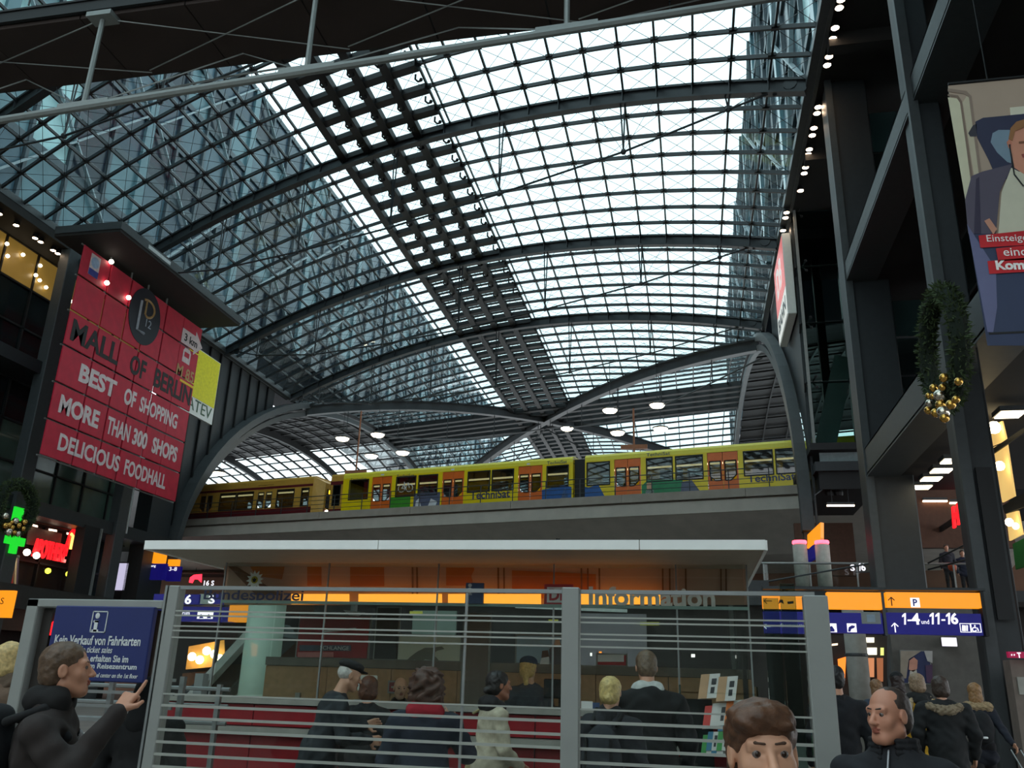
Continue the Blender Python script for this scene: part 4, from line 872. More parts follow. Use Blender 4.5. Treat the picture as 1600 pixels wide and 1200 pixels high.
# ================================================================== INFORMATION KIOSK
KY = 9.07; KXL, KXR = -5.14, .545
ki = empty('information_kiosk', (-2.3, 10.5, 0), 'glass information kiosk under a flat roof with white edge', 'kiosk')
ZR0, ZR1 = 2.775, 2.855
M_FASC = mat('white_roof_edge', (250, 250, 246), .5, 0, .02)
M_KSOF = mat('brown_grey_soffit', (168, 156, 140), .7, 0, .05); M_WOOD = mat('oak_panel', (168, 130, 92), .5, 0, .12, 14); M_KRED = mat('red_counter_laminate', (146, 16, 30), .35, 0, .06)
M_KGREY = mat('light_grey_worktop', (150, 148, 140), .5)
xs_ = [-5.47, -2.95, -.45, .66]
for a, b in zip(xs_[:-1], xs_[1:]): box_obj('fascia', (a+.004, 7.97, ZR0-.008), (b-.004, 8.0, ZR1), M_FASC, ki)
for x, s in ((-5.47, -1), (.66, 1)): box_obj('fascia', (x-.015, 8.0, ZR0-.008), (x+.015, 13.2, ZR1), M_FASC, ki)
box_obj('roof', (-5.46, 8.0, ZR0+.004), (.65, 13.2, ZR1-.005), M_KSOF, ki)
for x in (-5.14, -3.9, -2.65, -1.4, -.15, .545):
    box_obj('mullion', (x-.008, KY-.012, 1.36), (x+.008, KY+.012, ZR0), M_ALU, ki)
xm = [-5.12, -3.9, -2.65, -1.4, -.15, .53]
for a, b in zip(xm[:-1], xm[1:]):
    box_obj('glass_pane', (a+.02, KY-.006, 1.36), (b-.02, KY+.006, ZR0), M_GLASS, ki)
for x in (KXL, KXR):
    for y in (9.1, 10.4, 11.7): box_obj('glass_pane', (x-.006, y+.02, 1.362 if y < 10 else 1.0), (x+.006, y+1.28, ZR0), M_GLASS, ki)
    box_obj('corner_post', (x-.035, 13.0, 0), (x+.035, 13.1, ZR0), M_ALU, ki)
box_obj('transom', (KXL, KY-.02, 2.335), (KXR, KY+.02, 2.365), mat('green_glass_edge', (140, 170, 160), .4), ki)
# printed frieze behind the upper glass, lit by the strip under it
M_FRZ = mat('pinkish_frieze', (200, 158, 134), .7, 0, .06, 1.2); M_FRO = mat('orange_frieze_print', (190, 104, 26), .7, 0, .1, 2); M_FRB = mat('brown_frieze_line', (126, 78, 44), .7)
FY = 9.42
yq('frieze', [(350, 875), (1162, 875), (1165, 945), (350, 945)], FY, M_FRZ, ki)
for i, pts in enumerate(([(352, 880), (362, 880), (440, 930), (400, 930)], [(386, 878), (446, 878), (440, 905), (400, 900)], [(547, 877), (600, 877), (600, 916), (547, 916)], [(697, 877), (738, 877), (741, 890), (736, 900), (740, 915), (697, 915)], [(800, 891), (931, 897), (931, 935), (800, 935)], [(480, 877), (502, 877), (502, 915), (480, 915)])):
    yq('frieze_print', pts, FY-.006, M_FRO if i else M_FRB, ki, .006)
for x in (643, 650, 777, 786, 907, 917, 935, 1034, 1045, 1070, 1125, 1133): yq('frieze_line', [(x, 877), (x+2.5, 877), (x+3, 930), (x+.5, 930)], FY-.01, M_FRB, ki, .006)
for x0, x1 in ((455, 545), (560, 690), (700, 845), (850, 1032)): yq('light_strip', [(x0, 928), (x1, 928), (x1, 944), (x0, 944)], FY-.13, lamp_mat('amber_strip', (255, 160, 52), 1.5), ki, .02)
# lettering and emblems on the glass
LY = KY-.012
def ylet(s, x0, x1, y0, y1, Y, m, parent, bold=0.0, ext=.004, shear=0.0):
    a, b, c = at(x0, y1, Y=Y), at(x1, y1, Y=Y), at((x0+x1)/2, y0, Y=Y); m0 = at((x0+x1)/2, y1, Y=Y)
    return text(s, m, parent, np.array((a[0], Y, m0[2])), (1, 0, 0), (0, 0, 1), b[0]-a[0], c[2]-m0[2], ext, bold, shear)
ylet('Bundespolizei', 317, 473, 921, 943, LY, mat('navy_glass_print', (38, 40, 92), .5), ki, .01)
ylet('Information', 920, 1118, 917, 948, LY, mat('white_glass_print', (226, 224, 214), .5), ki, .03)
M_DBR = mat('logo_red', (176, 46, 52), .5); c0, c1 = at(850, 946, Y=LY), at(896, 913, Y=LY)
box_obj('logo_plate', (c0[0], LY-.004, c0[2]), (c1[0], LY, c1[2]), M_DBR, ki); box_obj('logo_ground', (c0[0]+.03, LY-.007, c0[2]+.03), (c1[0]-.03, LY-.004, c1[2]-.03), M_WHITE, ki)
text('DB', M_DBR, ki, (c0[0]+.055, LY-.008, c0[2]+.05), (1, 0, 0), (0, 0, 1), c1[0]-c0[0]-.11, c1[2]-c0[2]-.10, .004, .03)
cs = at(398, 906, Y=LY); st = [((.105 if k % 2 == 0 else .066)*math.cos(math.pi*k/12+.13), (.105 if k % 2 == 0 else .066)*math.sin(math.pi*k/12+.13)) for k in range(24)]
mb = MB(); mb.plate(st, cs, (1, 0, 0), (0, 0, 1), -.006); em = mb.build('police_star', mat('silver_green_star', (214, 220, 208), .4), ki); mb = MB(); mb.plate(ring_poly(16, .04, .04), cs-np.array((0, .007, 0)), (1, 0, 0), (0, 0, 1), -.004); mb.build('star_centre', mat('star_gold', (170, 160, 40), .5), em)
mb = MB(); mb.plate([(-.012, -.025), (.012, -.025), (.026, .012), (.008, .008), (0, .026), (-.008, .008), (-.026, .012)], cs-np.array((0, .012, 0)), (1, 0, 0), (0, 0, 1), -.003); mb.build('star_eagle', M_BINK, em)
inf = empty('info_panel', at(741, 943, Y=LY-.05), 'small blue information panel with white letter i on the kiosk glass', 'sign')
M_SBL = mat('sign_blue', (52, 74, 112), .5); M_SWH = mat('sign_white', (220, 222, 222), .5)
a, b = at(727, 943, Y=LY-.05), at(756, 911, Y=LY-.05); box_obj('panel', (a[0], LY-.06, a[2]), (b[0], LY-.02, b[2]), M_SBL, inf)
mb = MB(); mb.box((a[0]+.03, LY-.065, a[2]+.09), (a[0]+.06, LY-.06, a[2]+.16)); mb.box((a[0]+.02, LY-.065, a[2]+.085), (a[0]+.07, LY-.06, a[2]+.1)); mb.ball((a[0]+.045, LY-.062, a[2]+.185), (.02, .004, .02), 8, 6); mb.build('letter_i', M_SWH, inf)
# counter
ct = empty('service_counter', (-2.3, 8.9, 0), 'long red service counter with grey worktop and shelf', 'counter')
cxl = at(262, 1100, Y=8.75)[0]; cxr = at(1163, 1110, Y=8.75)[0]
n_ = 6
for i in range(n_):
    a = cxl+(cxr-cxl)*i/n_; b = cxl+(cxr-cxl)*(i+1)/n_
    box_obj('front_panel', (a+.006, 8.76, .08), (b-.006, 8.80, 1.02), M_KRED, ct); box_obj('upper_panel', (a+.006, 8.76, 1.10), (b-.006, 8.80, 1.30), M_KRED, ct)
box_obj('shelf', (cxl, 8.62, 1.03), (cxr, 8.95, 1.09), M_KGREY, ct); box_obj('worktop', (cxl, 8.70, 1.31), (cxr, 9.45, 1.36), M_KGREY, ct); box_obj('carcass', (cxl, 8.80, 0), (cxr, 9.3, 1.30), M_BLACK, ct); box_obj('plinth', (cxl, 8.84, 0), (cxr, 8.88, .08), M_BLACK, ct)
bp_ = empty('back_partition', (-2, 10.25, 0), 'oak partition with grey top band behind the counter', 'partition')
pxl = KXL+.03; pxr = KXR-.03
for i in range(7):
    a = pxl+(pxr-pxl)*i/7; b = pxl+(pxr-pxl)*(i+1)/7; box_obj('oak_panel', (a+.004, 10.25, .05), (b-.004, 10.29, 1.70), M_WOOD, bp_)
box_obj('top_band', (pxl, 10.23, 1.705), (pxr, 10.35, 1.80), mat('grey_band', (112, 106, 98), .6), bp_); box_obj('core', (pxl, 10.29, 0), (pxr, 10.33, 1.705), M_BLACK, bp_)
for i, px in enumerate((465,)): p = at(px, 1092, Y=10.235); box_obj('socket_plate', p-np.array((.03, .02, .07)), p+np.array((.03, .01, .07)), M_KGREY, bp_)
# things on and behind the counter
def poster(px, Y, m, label, name='poster', cat='poster', rest=None):
    P = [at(a, b, Y=Y) for a, b in px]; x0 = min(p[0] for p in P); x1 = max(p[0] for p in P); z0 = min(p[2] for p in P); z1 = max(p[2] for p in P)
    if rest is not None: z0 = rest+.02
    r = empty(name, ((x0+x1)/2, Y, z0), label, cat); box_obj('frame', (x0-.02, Y, z0-.02), (x1+.02, Y+.03, z1+.02), M_GREYM, r); box_obj('print', (x0, Y-.01, z0), (x1, Y, z1), m, r); return r
pY = 10.27
rp = poster([(470, 962), (572, 1041)], pY, mat('red_poster_print', (150, 26, 34), .5, 0, .25, 3), 'red poster with white and dark text bars behind the kiosk', rest=1.79)
for (x0, y0, x1, y1, dark) in ((468, 1008, 548, 1017, 1), (465, 1019, 521, 1027, 0), (463, 1028, 502, 1036, 1)):
    yq('text_bar', [(x0, y0), (x1, y0), (x1, y1), (x0, y1)], pY-.02, mat('slate_bar', (76, 84, 104), .5) if dark else mat('pink_bar', (196, 120, 118), .5), rp, .01)
ylet('SCHLANGE', 500, 545, 1009.5, 1015.5, pY-.025, M_PWHT, rp, 0, .003)
yq('text_stroke', [(506, 985), (556, 981), (556, 984), (506, 988)], pY-.02, M_PWHT, rp, .01); yq('text_stroke', [(536, 953), (570, 957), (560, 963), (545, 961)], pY-.02, M_PWHT, rp, .01)
wp_ = poster([(624, 993), (718, 1040)], pY, mat('pale_poster_print', (196, 206, 190), .5, 0, .06, 3), 'pale poster with a grey leaping animal shape behind the kiosk', rest=1.79)
yq('animal_shape', [(632, 1036), (640, 1027), (652, 1018), (664, 1012), (676, 1012), (690, 1010), (694, 1014), (682, 1017), (676, 1022), (684, 1030), (688, 1038), (676, 1032), (664, 1030), (652, 1036), (648, 1030)], pY-.02, mat('grey_print', (110, 116, 104), .5), wp_, .01)
bp2 = poster([(808, 993), (876, 1043)], pY, mat('sky_poster_print', (150, 178, 196), .5, 0, .08, 3), 'light blue poster of a couple behind the kiosk', rest=1.79)
yq('print_figure', [(858, 1043), (858, 1015), (868, 1004), (876, 1006), (876, 1043)], pY-.02, mat('grey_suit_print', (92, 92, 100), .5), bp2, .01); yq('print_figure', [(866, 1010), (867, 1000), (874, 999), (876, 1008)], pY-.025, M_PSKIN, bp2, .01)
yq('print_figure', [(842, 1043), (846, 1028), (858, 1026), (862, 1043)], pY-.02, M_PWHT, bp2, .01); yq('print_figure', [(846, 1028), (847, 1017), (856, 1016), (858, 1026)], pY-.025, mat('print_brown', (96, 66, 54), .5), bp2, .01)
rw = poster([(934, 1023), (978, 1046)], pY, mat('red_white_print', (170, 24, 34), .5), 'small red and white poster behind the kiosk window', rest=1.79); yq('white_half', [(934, 1023), (975, 1023), (975, 1034), (934, 1034)], pY-.02, M_PWHT, rw, .01)
gp = poster([(727, 960), (760, 1098)], 10.17, mat('grey_pillar', (112, 104, 98), .7, 0, .12, 2), 'grey pillar with faint prints behind the kiosk', 'clad_pillar', 'pillar', rest=0)
dk = poster([(591, 950), (618, 1036)], 10.27, mat('black_display', (14, 15, 17), .4), 'tall black display behind the kiosk', 'display_panel', 'display', rest=1.79)
wc = empty('round_pillar', at(408, 1085, Y=13.2), 'white round pillar beside the escalator behind the kiosk', 'pillar')
p0 = at(412, 1000, Y=13.4); mb = MB(); mb.lathe((p0[0], 13.4, 0), [(.30, 0), (.30, 2.7)], 20); mb.build('shaft', mat('pale_green_pillar', (190, 205, 190), .5, 0, .04), wc, True); mb = MB(); mb.lathe((p0[0], 13.4, 2.7), [(.30, 0), (.34, .04), (.34, .16), (.3, .2)], 20); mb.build('collar', M_STEEL2, wc)
# monitor, papers, information wheel logo board on the back wall
mo = empty('monitor', at(583, 1090, Y=9.2), 'white computer monitor on the counter before the capped man', 'monitor')
a, b = at(558, 1095, Y=9.3), at(577, 1055, Y=9.3); box_obj('screen', (a[0], 9.26, 1.46), (b[0]+.1, 9.30, b[2]), M_WHITE, mo, .01); box_obj('stand', (a[0]+.08, 9.29, 1.36), (a[0]+.12, 9.33, 1.5), M_ALU, mo); box_obj('foot', (a[0], 9.2, 1.355), (a[0]+.2, 9.42, 1.375), M_ALU, mo)
mo = empty('monitor', at(860, 1095, Y=9.6), 'black computer monitor on the counter beside the grey post', 'monitor')
a, b = at(850, 1100, Y=9.3), at(905, 1062, Y=9.3); box_obj('screen', (a[0], 9.26, 1.45), (b[0], 9.30, b[2]), M_BLACK, mo, .01); box_obj('stand', ((a[0]+b[0])/2-.03, 9.29, 1.36), ((a[0]+b[0])/2+.03, 9.33, 1.5), M_BLACK, mo); box_obj('foot', ((a[0]+b[0])/2-.12, 9.2, 1.355), ((a[0]+b[0])/2+.12, 9.42, 1.375), M_BLACK, mo)
fbx = poster([(609, 1066), (622, 1081)], 10.215, mat('dark_red_square', (120, 30, 34), .5), 'small dark red framed symbol on the oak partition', 'wall_symbol', 'sign'); yq('symbol_cross', [(611, 1072), (620, 1072), (620, 1075), (611, 1075)], 10.195, M_KGREY, fbx, .008)
pp = empty('notice_sheet', at(920, 1110, Y=9.0), 'white notice sheet standing on the counter by the grey post', 'sheet'); a, b = at(908, 1128, Y=8.9), at(926, 1096, Y=8.9); box_obj('sheet', (a[0], 8.9, 1.36), (b[0], 8.905, b[2]), M_WHITE, pp); a2, b2 = at(926, 1128, Y=8.9), at(937, 1098, Y=8.9); box_obj('blue_strip', (a2[0], 8.9, 1.36), (b2[0], 8.905, b2[2]), M_SBL, pp)
# brochure rack
br = empty('brochure_rack', (at(1120, 1150, Y=8.5)[0], 8.5, 0), 'clear rack of brochures at the end of the counter', 'rack')
M_BRO = [mat('brochure_%d' % i, c, .5) for i, c in enumerate(((214, 212, 206), (206, 60, 50), (226, 120, 40), (60, 150, 70), (50, 120, 150), (190, 150, 110), (30, 30, 34)))]
def broch(px, py, w, h, Y, i, tilt=.35, rot=0):
    c = at(px, py, Y=Y); mb = MB(); e1 = unit((1, .1*rot, .22*rot)); e2 = unit((tilt*.6, tilt, 1)); mb.plate([(-w/2, -h/2), (w/2, -h/2), (w/2, h/2), (-w/2, h/2)], c, e1, e2, -.012); o = mb.build('brochure', M_BRO[0], br)
    mb = MB(); nn = unit(np.cross(e1, e2)); mb.plate([(-w/2, -h/2), (-w*.05, -h/2), (-w*.05, h/2), (-w/2, h/2)], c+nn*.002, e1, e2, .002); mb.build('cover_print', M_BRO[i], o)
    mb = MB(); mb.plate([(w*.1, -h*.3), (w*.3, -h*.3), (w*.3, -h*.05), (w*.1, -h*.05)], c+nn*.002, e1, e2, .002); mb.plate([(w*.1, h*.05), (w*.35, h*.05), (w*.35, h*.3), (w*.1, h*.3)], c+nn*.002, e1, e2, .002); mb.build('cover_symbol', M_BRO[6], o)
broch(1108, 1072, .17, .22, 8.4, 5, .3, .4); broch(1136, 1076, .17, .22, 8.4, 5, .3, .4)
for i, (px, py) in enumerate(((1112, 1120), (1124, 1116), (1136, 1124), (1146, 1112))): broch(px, py, .14, .2, 8.4, (1, 0, 4, 2)[i], .3, .5)
for i, (px, py) in enumerate(((1106, 1163), (1114, 1158), (1122, 1163), (1130, 1158))): broch(px, py, .1, .16, 8.35, (3, 4, 4, 3)[i], .3, .2)
for z in (.95, 1.28, 1.55):
    c = at(1122, 1100, Y=8.45); box_obj('shelf', (c[0]-.32, 8.38, z), (c[0]+.34, 8.6, z+.012), M_GLASS, br)
for dx in (-.33, .34): box_obj('side_panel', (c[0]+dx-.008, 8.38, 0), (c[0]+dx+.008, 8.62, 1.62), M_GLASSD, br)
box_obj('back_panel', (c[0]-.33, 8.6, 0), (c[0]-.05, 8.615, 1.5), M_BLACK, br); box_obj('base', (c[0]-.33, 8.38, 0), (c[0]+.34, 8.6, .5), M_KRED, br)
# ================================================================== GLASS WIND SCREEN IN FRONT OF THE KIOSK
SY = 5.0
sc = empty('glass_screen', (-1.2, SY, 0), 'glass wind screen with grey posts and fine horizontal bars', 'screen')
M_POST = mat('satin_grey_post', (152, 154, 150), .5, .2, .04)
def colpost(px, w, Y, top, name='post', par=None):
    c = at(px, 1060, Y=Y); return box_obj(name, (c[0]-w/2, Y-.04, 0), (c[0]+w/2, Y+.04, top), M_POST, par or sc, .006), c[0]
ZS = 2.105
_, sx0 = colpost(256, .075, SY+.02, ZS); _, sx1 = colpost(892, .10, SY, ZS+.01); _, sx2 = colpost(1283, .125, SY, ZS-.02)
box_obj('thin_post', (sx0-.06, SY-.02, 0), (sx0-.045, SY+.02, ZS), M_ALU, sc)
mb = MB(); mb.box((sx0, SY-.012, ZS-.022), (sx2, SY+.012, ZS)); mb.build('top_rail', M_ALU, sc)
gx = [sx0+.04, at(727, 1000, Y=SY)[0], sx1-.05]
for a, b in zip(gx[:-1], gx[1:]): box_obj('glass_pane', (a+.004, SY-.006, .1), (b-.004, SY+.006, ZS-.025), M_GLASS, sc)
box_obj('glass_pane', (sx1+.055, SY-.006, .1), (sx2-.07, SY+.006, ZS-.03), M_GLASS, sc)
box_obj('pane_joint', (gx[1]-.006, SY-.01, .1), (gx[1]+.006, SY+.01, ZS-.025), M_ALU, sc)
M_BAR = mat('satin_bar', (172, 174, 166), .5, .3, .05)
zb_ = [1.952, 1.925, 1.862, 1.835, 1.795, 1.47]+[1.405-.067*k for k in range(20)]
for z in zb_:
    if z < .15: continue
    h = .009 if z > 1.42 else .015
    for a, b in ((sx0+.03, sx1-.05), (sx1+.05, sx2-.06)): box_obj('horizontal_bar', (a, SY-.018, z-h/2), (b, SY-.008, z+h/2), M_BAR, sc)
# return of the screen at its right end and the steel gate behind it
c = at(1215, 1060, Y=6.2)[0]
for px in (1212, 1240):
    c = at(px, 1060, Y=6.4)[0]; box_obj('return_post', (c-.05, 6.38, 0), (c+.05, 6.42, 2.2 if px < 1230 else 2.3), glass_mat('green_glass_fin', (.62, .74, .72)), sc)
# ------------------------------------------------------------------ notice frame on the left
nf = empty('sign_stand', (at(150, 1060, Y=5.3)[0], 5.3, 0), 'grey steel frame that carries the blue ticket notice', 'frame')
NY = 5.3; fxl = at(40, 1030, Y=NY)[0]; fz1 = at(60, 936, Y=NY)[2]; fxr = at(262, 1000, Y=NY)[0]
box_obj('post', (fxl-.045, NY-.04, 0), (fxl+.045, NY+.04, fz1), M_POST, nf, .006)
box_obj('top_bar', (fxl-.045, NY-.04, fz1-.055), (fxr-.05, NY+.04, fz1), M_POST, nf, .006)
box_obj('inner_panel', (fxl+.05, NY+.02, .2), (fxl+.12, NY+.03, fz1-.06), mat('dark_bronze_panel', (44, 38, 34), .6), nf); box_obj('inner_panel', (fxr-.2, NY+.02, 1.56), (fxr-.08, NY+.03, fz1-.06), mat('brown_panel', (96, 78, 66), .6), nf)
nb = empty('ticket_notice', (at(150, 1065, Y=NY)[0], NY-.1, 1.5), 'dark blue notice with white lettering about ticket sales', 'sign')
M_NAVY = mat('navy_notice_board', (30, 42, 104), .5, 0, .05)
BYc = NY-.07
x0n, x1n = at(77, 1000, Y=BYc)[0], at(232, 1010, Y=BYc)[0]; z0n, z1n = at(150, 1065, Y=BYc)[2], at(150, 947, Y=BYc)[2]
mb = MB(); mb.bev((x0n, BYc, z0n), (x1n, BYc+.045, z1n), .006); mb.build('board', M_NAVY, nb)
TY = BYc-.001
ylet('Kein Verkauf von Fahrkarten', 84, 219, 993, 1008, TY, M_SWH, nb, .02, .002); ylet('No ticket sales', 121, 175, 1010, 1020, TY, M_SWH, nb, .01, .002, .2)
ylet('Fahrkarten erhalten Sie im', 95, 200, 1023, 1034, TY, M_SWH, nb, .02, .002); ylet('Erdgeschoss im Reisezentrum', 79, 213, 1036, 1047, TY, M_SWH, nb, .02, .002); ylet('Tickets are available at the travel center on the 1st floor', 73, 215, 1051, 1058, TY, M_SWH, nb, .01, .002, .2)
a, b = at(140, 988, Y=TY), at(170, 955, Y=TY); mb = MB()
for lo, hi in (((a[0], a[2]), (b[0], a[2]+.006)), ((a[0], b[2]-.006), (b[0], b[2])), ((a[0], a[2]), (a[0]+.006, b[2])), ((b[0]-.006, a[2]), (b[0], b[2]))): mb.box((lo[0], TY-.003, lo[1]), (hi[0], TY+.001, hi[1]))
mb.build('icon_border', M_SWH, nb)
mb = MB(); w = b[0]-a[0]; h = b[2]-a[2]; mb.box((a[0]+.22*w, TY-.003, a[2]+.03*h), (a[0]+.44*w, TY+.001, a[2]+.55*h)); mb.box((a[0]+.12*w, TY-.003, a[2]+.03*h), (a[0]+.54*w, TY+.001, a[2]+.13*h)); mb.box((a[0]+.14*w, TY-.003, a[2]+.47*h), (a[0]+.44*w, TY+.001, a[2]+.56*h)); mb.ball((a[0]+.33*w, TY, a[2]+.78*h), (.15*w, .003, .14*h), 12, 6); mb.build('icon_letter', M_SWH, nb)
# white slatted stand seen under the notice
ws = empty('slatted_stand', (at(190, 1150, Y=6.6)[0], 6.6, 0), 'white slatted display stand between the pointing man and the hooded person', 'stand')
x0, x1 = at(48, 1100, Y=6.6)[0], at(268, 1100, Y=6.6)[0]
for i in range(13):
    z = 1.53-.105*i; mb = MB(); mb.hexa([(x0, 6.6, z-.05), (x1, 6.6, z-.05), (x1, 6.66, z-.05), (x0, 6.66, z-.05), (x0, 6.63, z), (x1, 6.63, z), (x1, 6.69, z), (x0, 6.69, z)]) if i > 3 else mb.box((x0, 6.6, z-.012), (x1, 6.62, z+.012)); mb.build('slat', M_WHITE if i > 3 else M_ALU, ws)
for x in (x0, (x0+x1)/2, x1): box_obj('upright', (x-.02, 6.7, 0), (x+.02, 6.74, 1.56), M_ALU, ws)
for i, (px, py) in enumerate(((158, 1176), (176, 1176), (156, 1190), (175, 1190), (150, 1160), (182, 1166))): p = at(px, py, Y=6.58); box_obj('clip', p-np.array((.02, .02, .02)), p+np.array((.02, .01, .02)), M_STEEL, ws)
for i, px in enumerate((165, 172, 179)): p = at(px, 1156, Y=6.57); mb = MB(); mb.bar(p, p+np.array((.06, 0, .1)), .05, .01); mb.build('leaflet', mat('ochre_leaflet', (176, 140, 84), .6), ws)
# balustrade of the stairs behind the stand
bs = empty('stair_balustrade', (-5.2, 8.0, 0), 'low balustrade with thin rails beside the hooded person', 'railing')
for z in (1.18, 1.32, 1.46): mb = MB(); mb.tube([(-7.0, 7.4, z), (-4.0, 7.4, z)], .018, 6); mb.build('rail', M_ALU, bs)
for x in (-6.9, -5.8, -4.1): box_obj('post', (x-.02, 7.38, 0), (x+.02, 7.42, 1.5), M_ALU, bs)

# ================================================================== ESCALATOR AND SHOPS BEHIND THE KIOSK
es = empty('escalator', (-10, 20, 0), 'grey escalator with glass sides rising behind the kiosk', 'escalator')
def slope(name, px, Y, w, h, m):
    a, b = at(*px[0], Y=Y), at(*px[1], Y=Y); mb = MB(); mb.bar(a, b, w, h); return mb.build(name, m, es)
slope('handrail', [(298, 1092), (420, 960)], 15, .25, .14, mat('light_escalator_rail', (170, 172, 166), .4, .3)); slope('side_panel', [(310, 1098), (430, 975)], 15.4, .1, .5, M_GLASSD)
slope('handrail', [(338, 1075), (424, 1000)], 16.4, .12, .06, M_ALU); slope('handrail', [(360, 1090), (430, 1020)], 16.8, .2, .22, mat('light_escalator_rail', (170, 172, 166))); slope('truss', [(280, 1130), (440, 985)], 16.2, 1.2, .35, M_STEEL)
p = at(312, 1085, Y=14.8); box_obj('newel', (p[0]-.08, 14.7, 0), (p[0]+.08, 14.9, p[2]+.35), M_GREYM, es)
slope('handrail', [(515, 1035), (560, 985)], 14.5, .06, .05, M_ALU)
gl_ = empty('lit_shop', at(315, 1060, Y=24), 'warm glowing shop interior beyond the escalator', 'shop')
yq('glow_panel', [(295, 1010), (350, 1000), (352, 1040), (290, 1046)], 24, mat('amber_interior', (170, 116, 50), .6, 0, .5, 2.2, emit=(214, 146, 60), es=.55), gl_); yq('dark_panel', [(260, 985), (420, 985), (420, 1130), (255, 1130)], 24.4, mat('painted_dim_interior', (26, 22, 20)), gl_); yq('goods_band', [(285, 1052), (350, 1046), (350, 1085), (282, 1090)], 24.2, mat('brown_goods', (90, 58, 36), .7, 0, .4, 4), gl_)
for px, py in ((323, 1017), (312, 1031), (335, 1022), (300, 1026), (343, 1029)): p = at(px, py, Y=23.8); mb = MB(); mb.ball(p, .12, 8, 6); mb.build('bulb', lamp_mat('warm_bulb', (255, 232, 180), 9), gl_)
yq('base_panel', [(255, 1130), (420, 1130), (420, 1210), (250, 1210)], 24.4, M_BLACK, gl_)
# dark shop wall behind the kiosk
dw = empty('wall_back', (-3, 22, 0), 'dark shop wall on the ground floor behind the kiosk', None, None, 'structure'); box_obj('panel', (-12, 27, 0), (2.2, 27.3, 4.6), mat('dark_taupe_wall', (46, 42, 40), .8, 0, .3, .8), dw); box_obj('pale_panel', at(905, 1040, Y=26.6), at(1010, 960, Y=26.7), mat('pale_grey_shop', (126, 120, 124), .7, 0, .1, 1), dw); box_obj('pale_panel', at(640, 1040, Y=26.6), at(715, 955, Y=26.7), mat('pale_green_shop', (120, 134, 124), .7, 0, .1, 1), dw); box_obj('header', (-12, 26.5, 3.9), (2.2, 27, 4.6), M_STEEL, dw)
for x0, x1, y, c in ((922, 925, 1020, 0), (936, 940, 1018, 1), (1048, 1062, 1046, 0), (1080, 1086, 1022, 0), (857, 872, 968, 2), (1000, 1030, 972, 2), (640, 660, 955, 2)):
    yq('lit_sign', [(x0, y), (x1, y), (x1, y+5), (x0, y+5)], 26.2, lamp_mat('small_white_sign', (240, 238, 230), 1.6) if c == 0 else lamp_mat('small_orange_sign', (255, 140, 30), 1.6) if c == 1 else mat('green_yellow_sign', (150, 150, 60), .6, emit=(150, 150, 60), es=.4), dw)
yq('painted_light_band', [(805, 945), (980, 952), (980, 957), (805, 950)], 25, mat('pale_band', (190, 196, 190), .5), dw)  # pale plate imitates a bright strip of light by colour alone

# ================================================================== WAYFINDING SIGNS
M_SORG = lamp_mat('backlit_orange', (255, 150, 8), 1.0); M_SNAV = mat('backlit_navy', (20, 18, 96), .4, emit=(20, 14, 110), es=.45); M_SLIT = lamp_mat('backlit_white', (245, 244, 255), 1.15)
def sgbox(root, px, Y, m, name, d=.22):
    P = [at(a, b, Y=Y) for a, b in px]; x0 = min(p[0] for p in P); x1 = max(p[0] for p in P); z0 = min(p[2] for p in P); z1 = max(p[2] for p in P)
    box_obj(name, (x0, Y, z0), (x1, Y+d, z1), m, root); return x0, x1, z0, z1
def arrow(root, px, py, s, Y, m, ang=90):
    c = at(px, py, Y=Y-.01); a = math.radians(ang); d = np.array((math.cos(a), 0, math.sin(a))); n = np.array((-math.sin(a), 0, math.cos(a))); mb = MB()
    mb.bar(c-d*s, c+d*s, .015, s*.22, np.cross(d, (0, 1, 0))); mb.bar(c+d*s*1.05, c+d*s*.3+n*s*.72, .015, s*.24, (0, 1, 0)); mb.bar(c+d*s*1.05, c+d*s*.3-n*s*.72, .015, s*.24, (0, 1, 0)); mb.build('arrow', m, root)
GY = 18.4
s1 = empty('wayfinding_sign', at(1410, 993, Y=GY), 'long orange and blue sign for platforms 1-4 and 11-16', 'sign')
sgbox(s1, [(1384, 925), (1535, 950)], GY, M_SORG, 'orange_box'); sgbox(s1, [(1384, 957), (1537, 993)], GY, M_SNAV, 'blue_box'); sgbox(s1, [(1292, 925), (1380, 952)], GY, M_SORG, 'orange_box'); sgbox(s1, [(1292, 957), (1381, 990)], GY, M_SNAV, 'blue_box')
sgbox(s1, [(1383, 918), (1540, 923)], GY-.05, M_STEEL, 'top_housing', .3); sgbox(s1, [(1192, 916), (1384, 922)], GY-.05, M_STEEL, 'top_housing', .3); sgbox(s1, [(1380.5, 925), (1383.5, 993)], GY-.02, M_STEEL2, 'joint_bar', .26)
sgbox(s1, [(1536, 922), (1541, 994)], GY-.02, M_BLACK, 'end_cap', .3)
def one(x, y0, y1, Y, m, parent, w=7.0):
    yq('lettering', [(x+w*.55, y1), (x+w*.55, y0+(y1-y0)*.28), (x, y0+(y1-y0)*.36), (x, y0+(y1-y0)*.2), (x+w*.62, y0), (x+w, y0), (x+w, y1)], Y-.004, m, parent, .004)
def numbers(items, y0, y1, Y, m, parent):
    for ch, x0, x1 in items:
        if ch == '1': one(x0, y0, y1, Y, m, parent, x1-x0)
        elif ch == '-': yq('lettering', [(x0, (y0+y1)/2+1), (x1, (y0+y1)/2+1), (x1, (y0+y1)/2+3.5), (x0, (y0+y1)/2+3.5)], Y-.004, m, parent, .004)
        else: ylet(ch, x0, x1, y0, y1, Y, m, parent, .03, .004)
numbers([('1', 1409.5, 1415.5), ('-', 1418, 1424), ('4', 1425, 1438)], 958, 976, GY, M_SLIT, s1); ylet('und', 1440, 1452, 968, 975, GY, M_SLIT, s1, 0, .004)
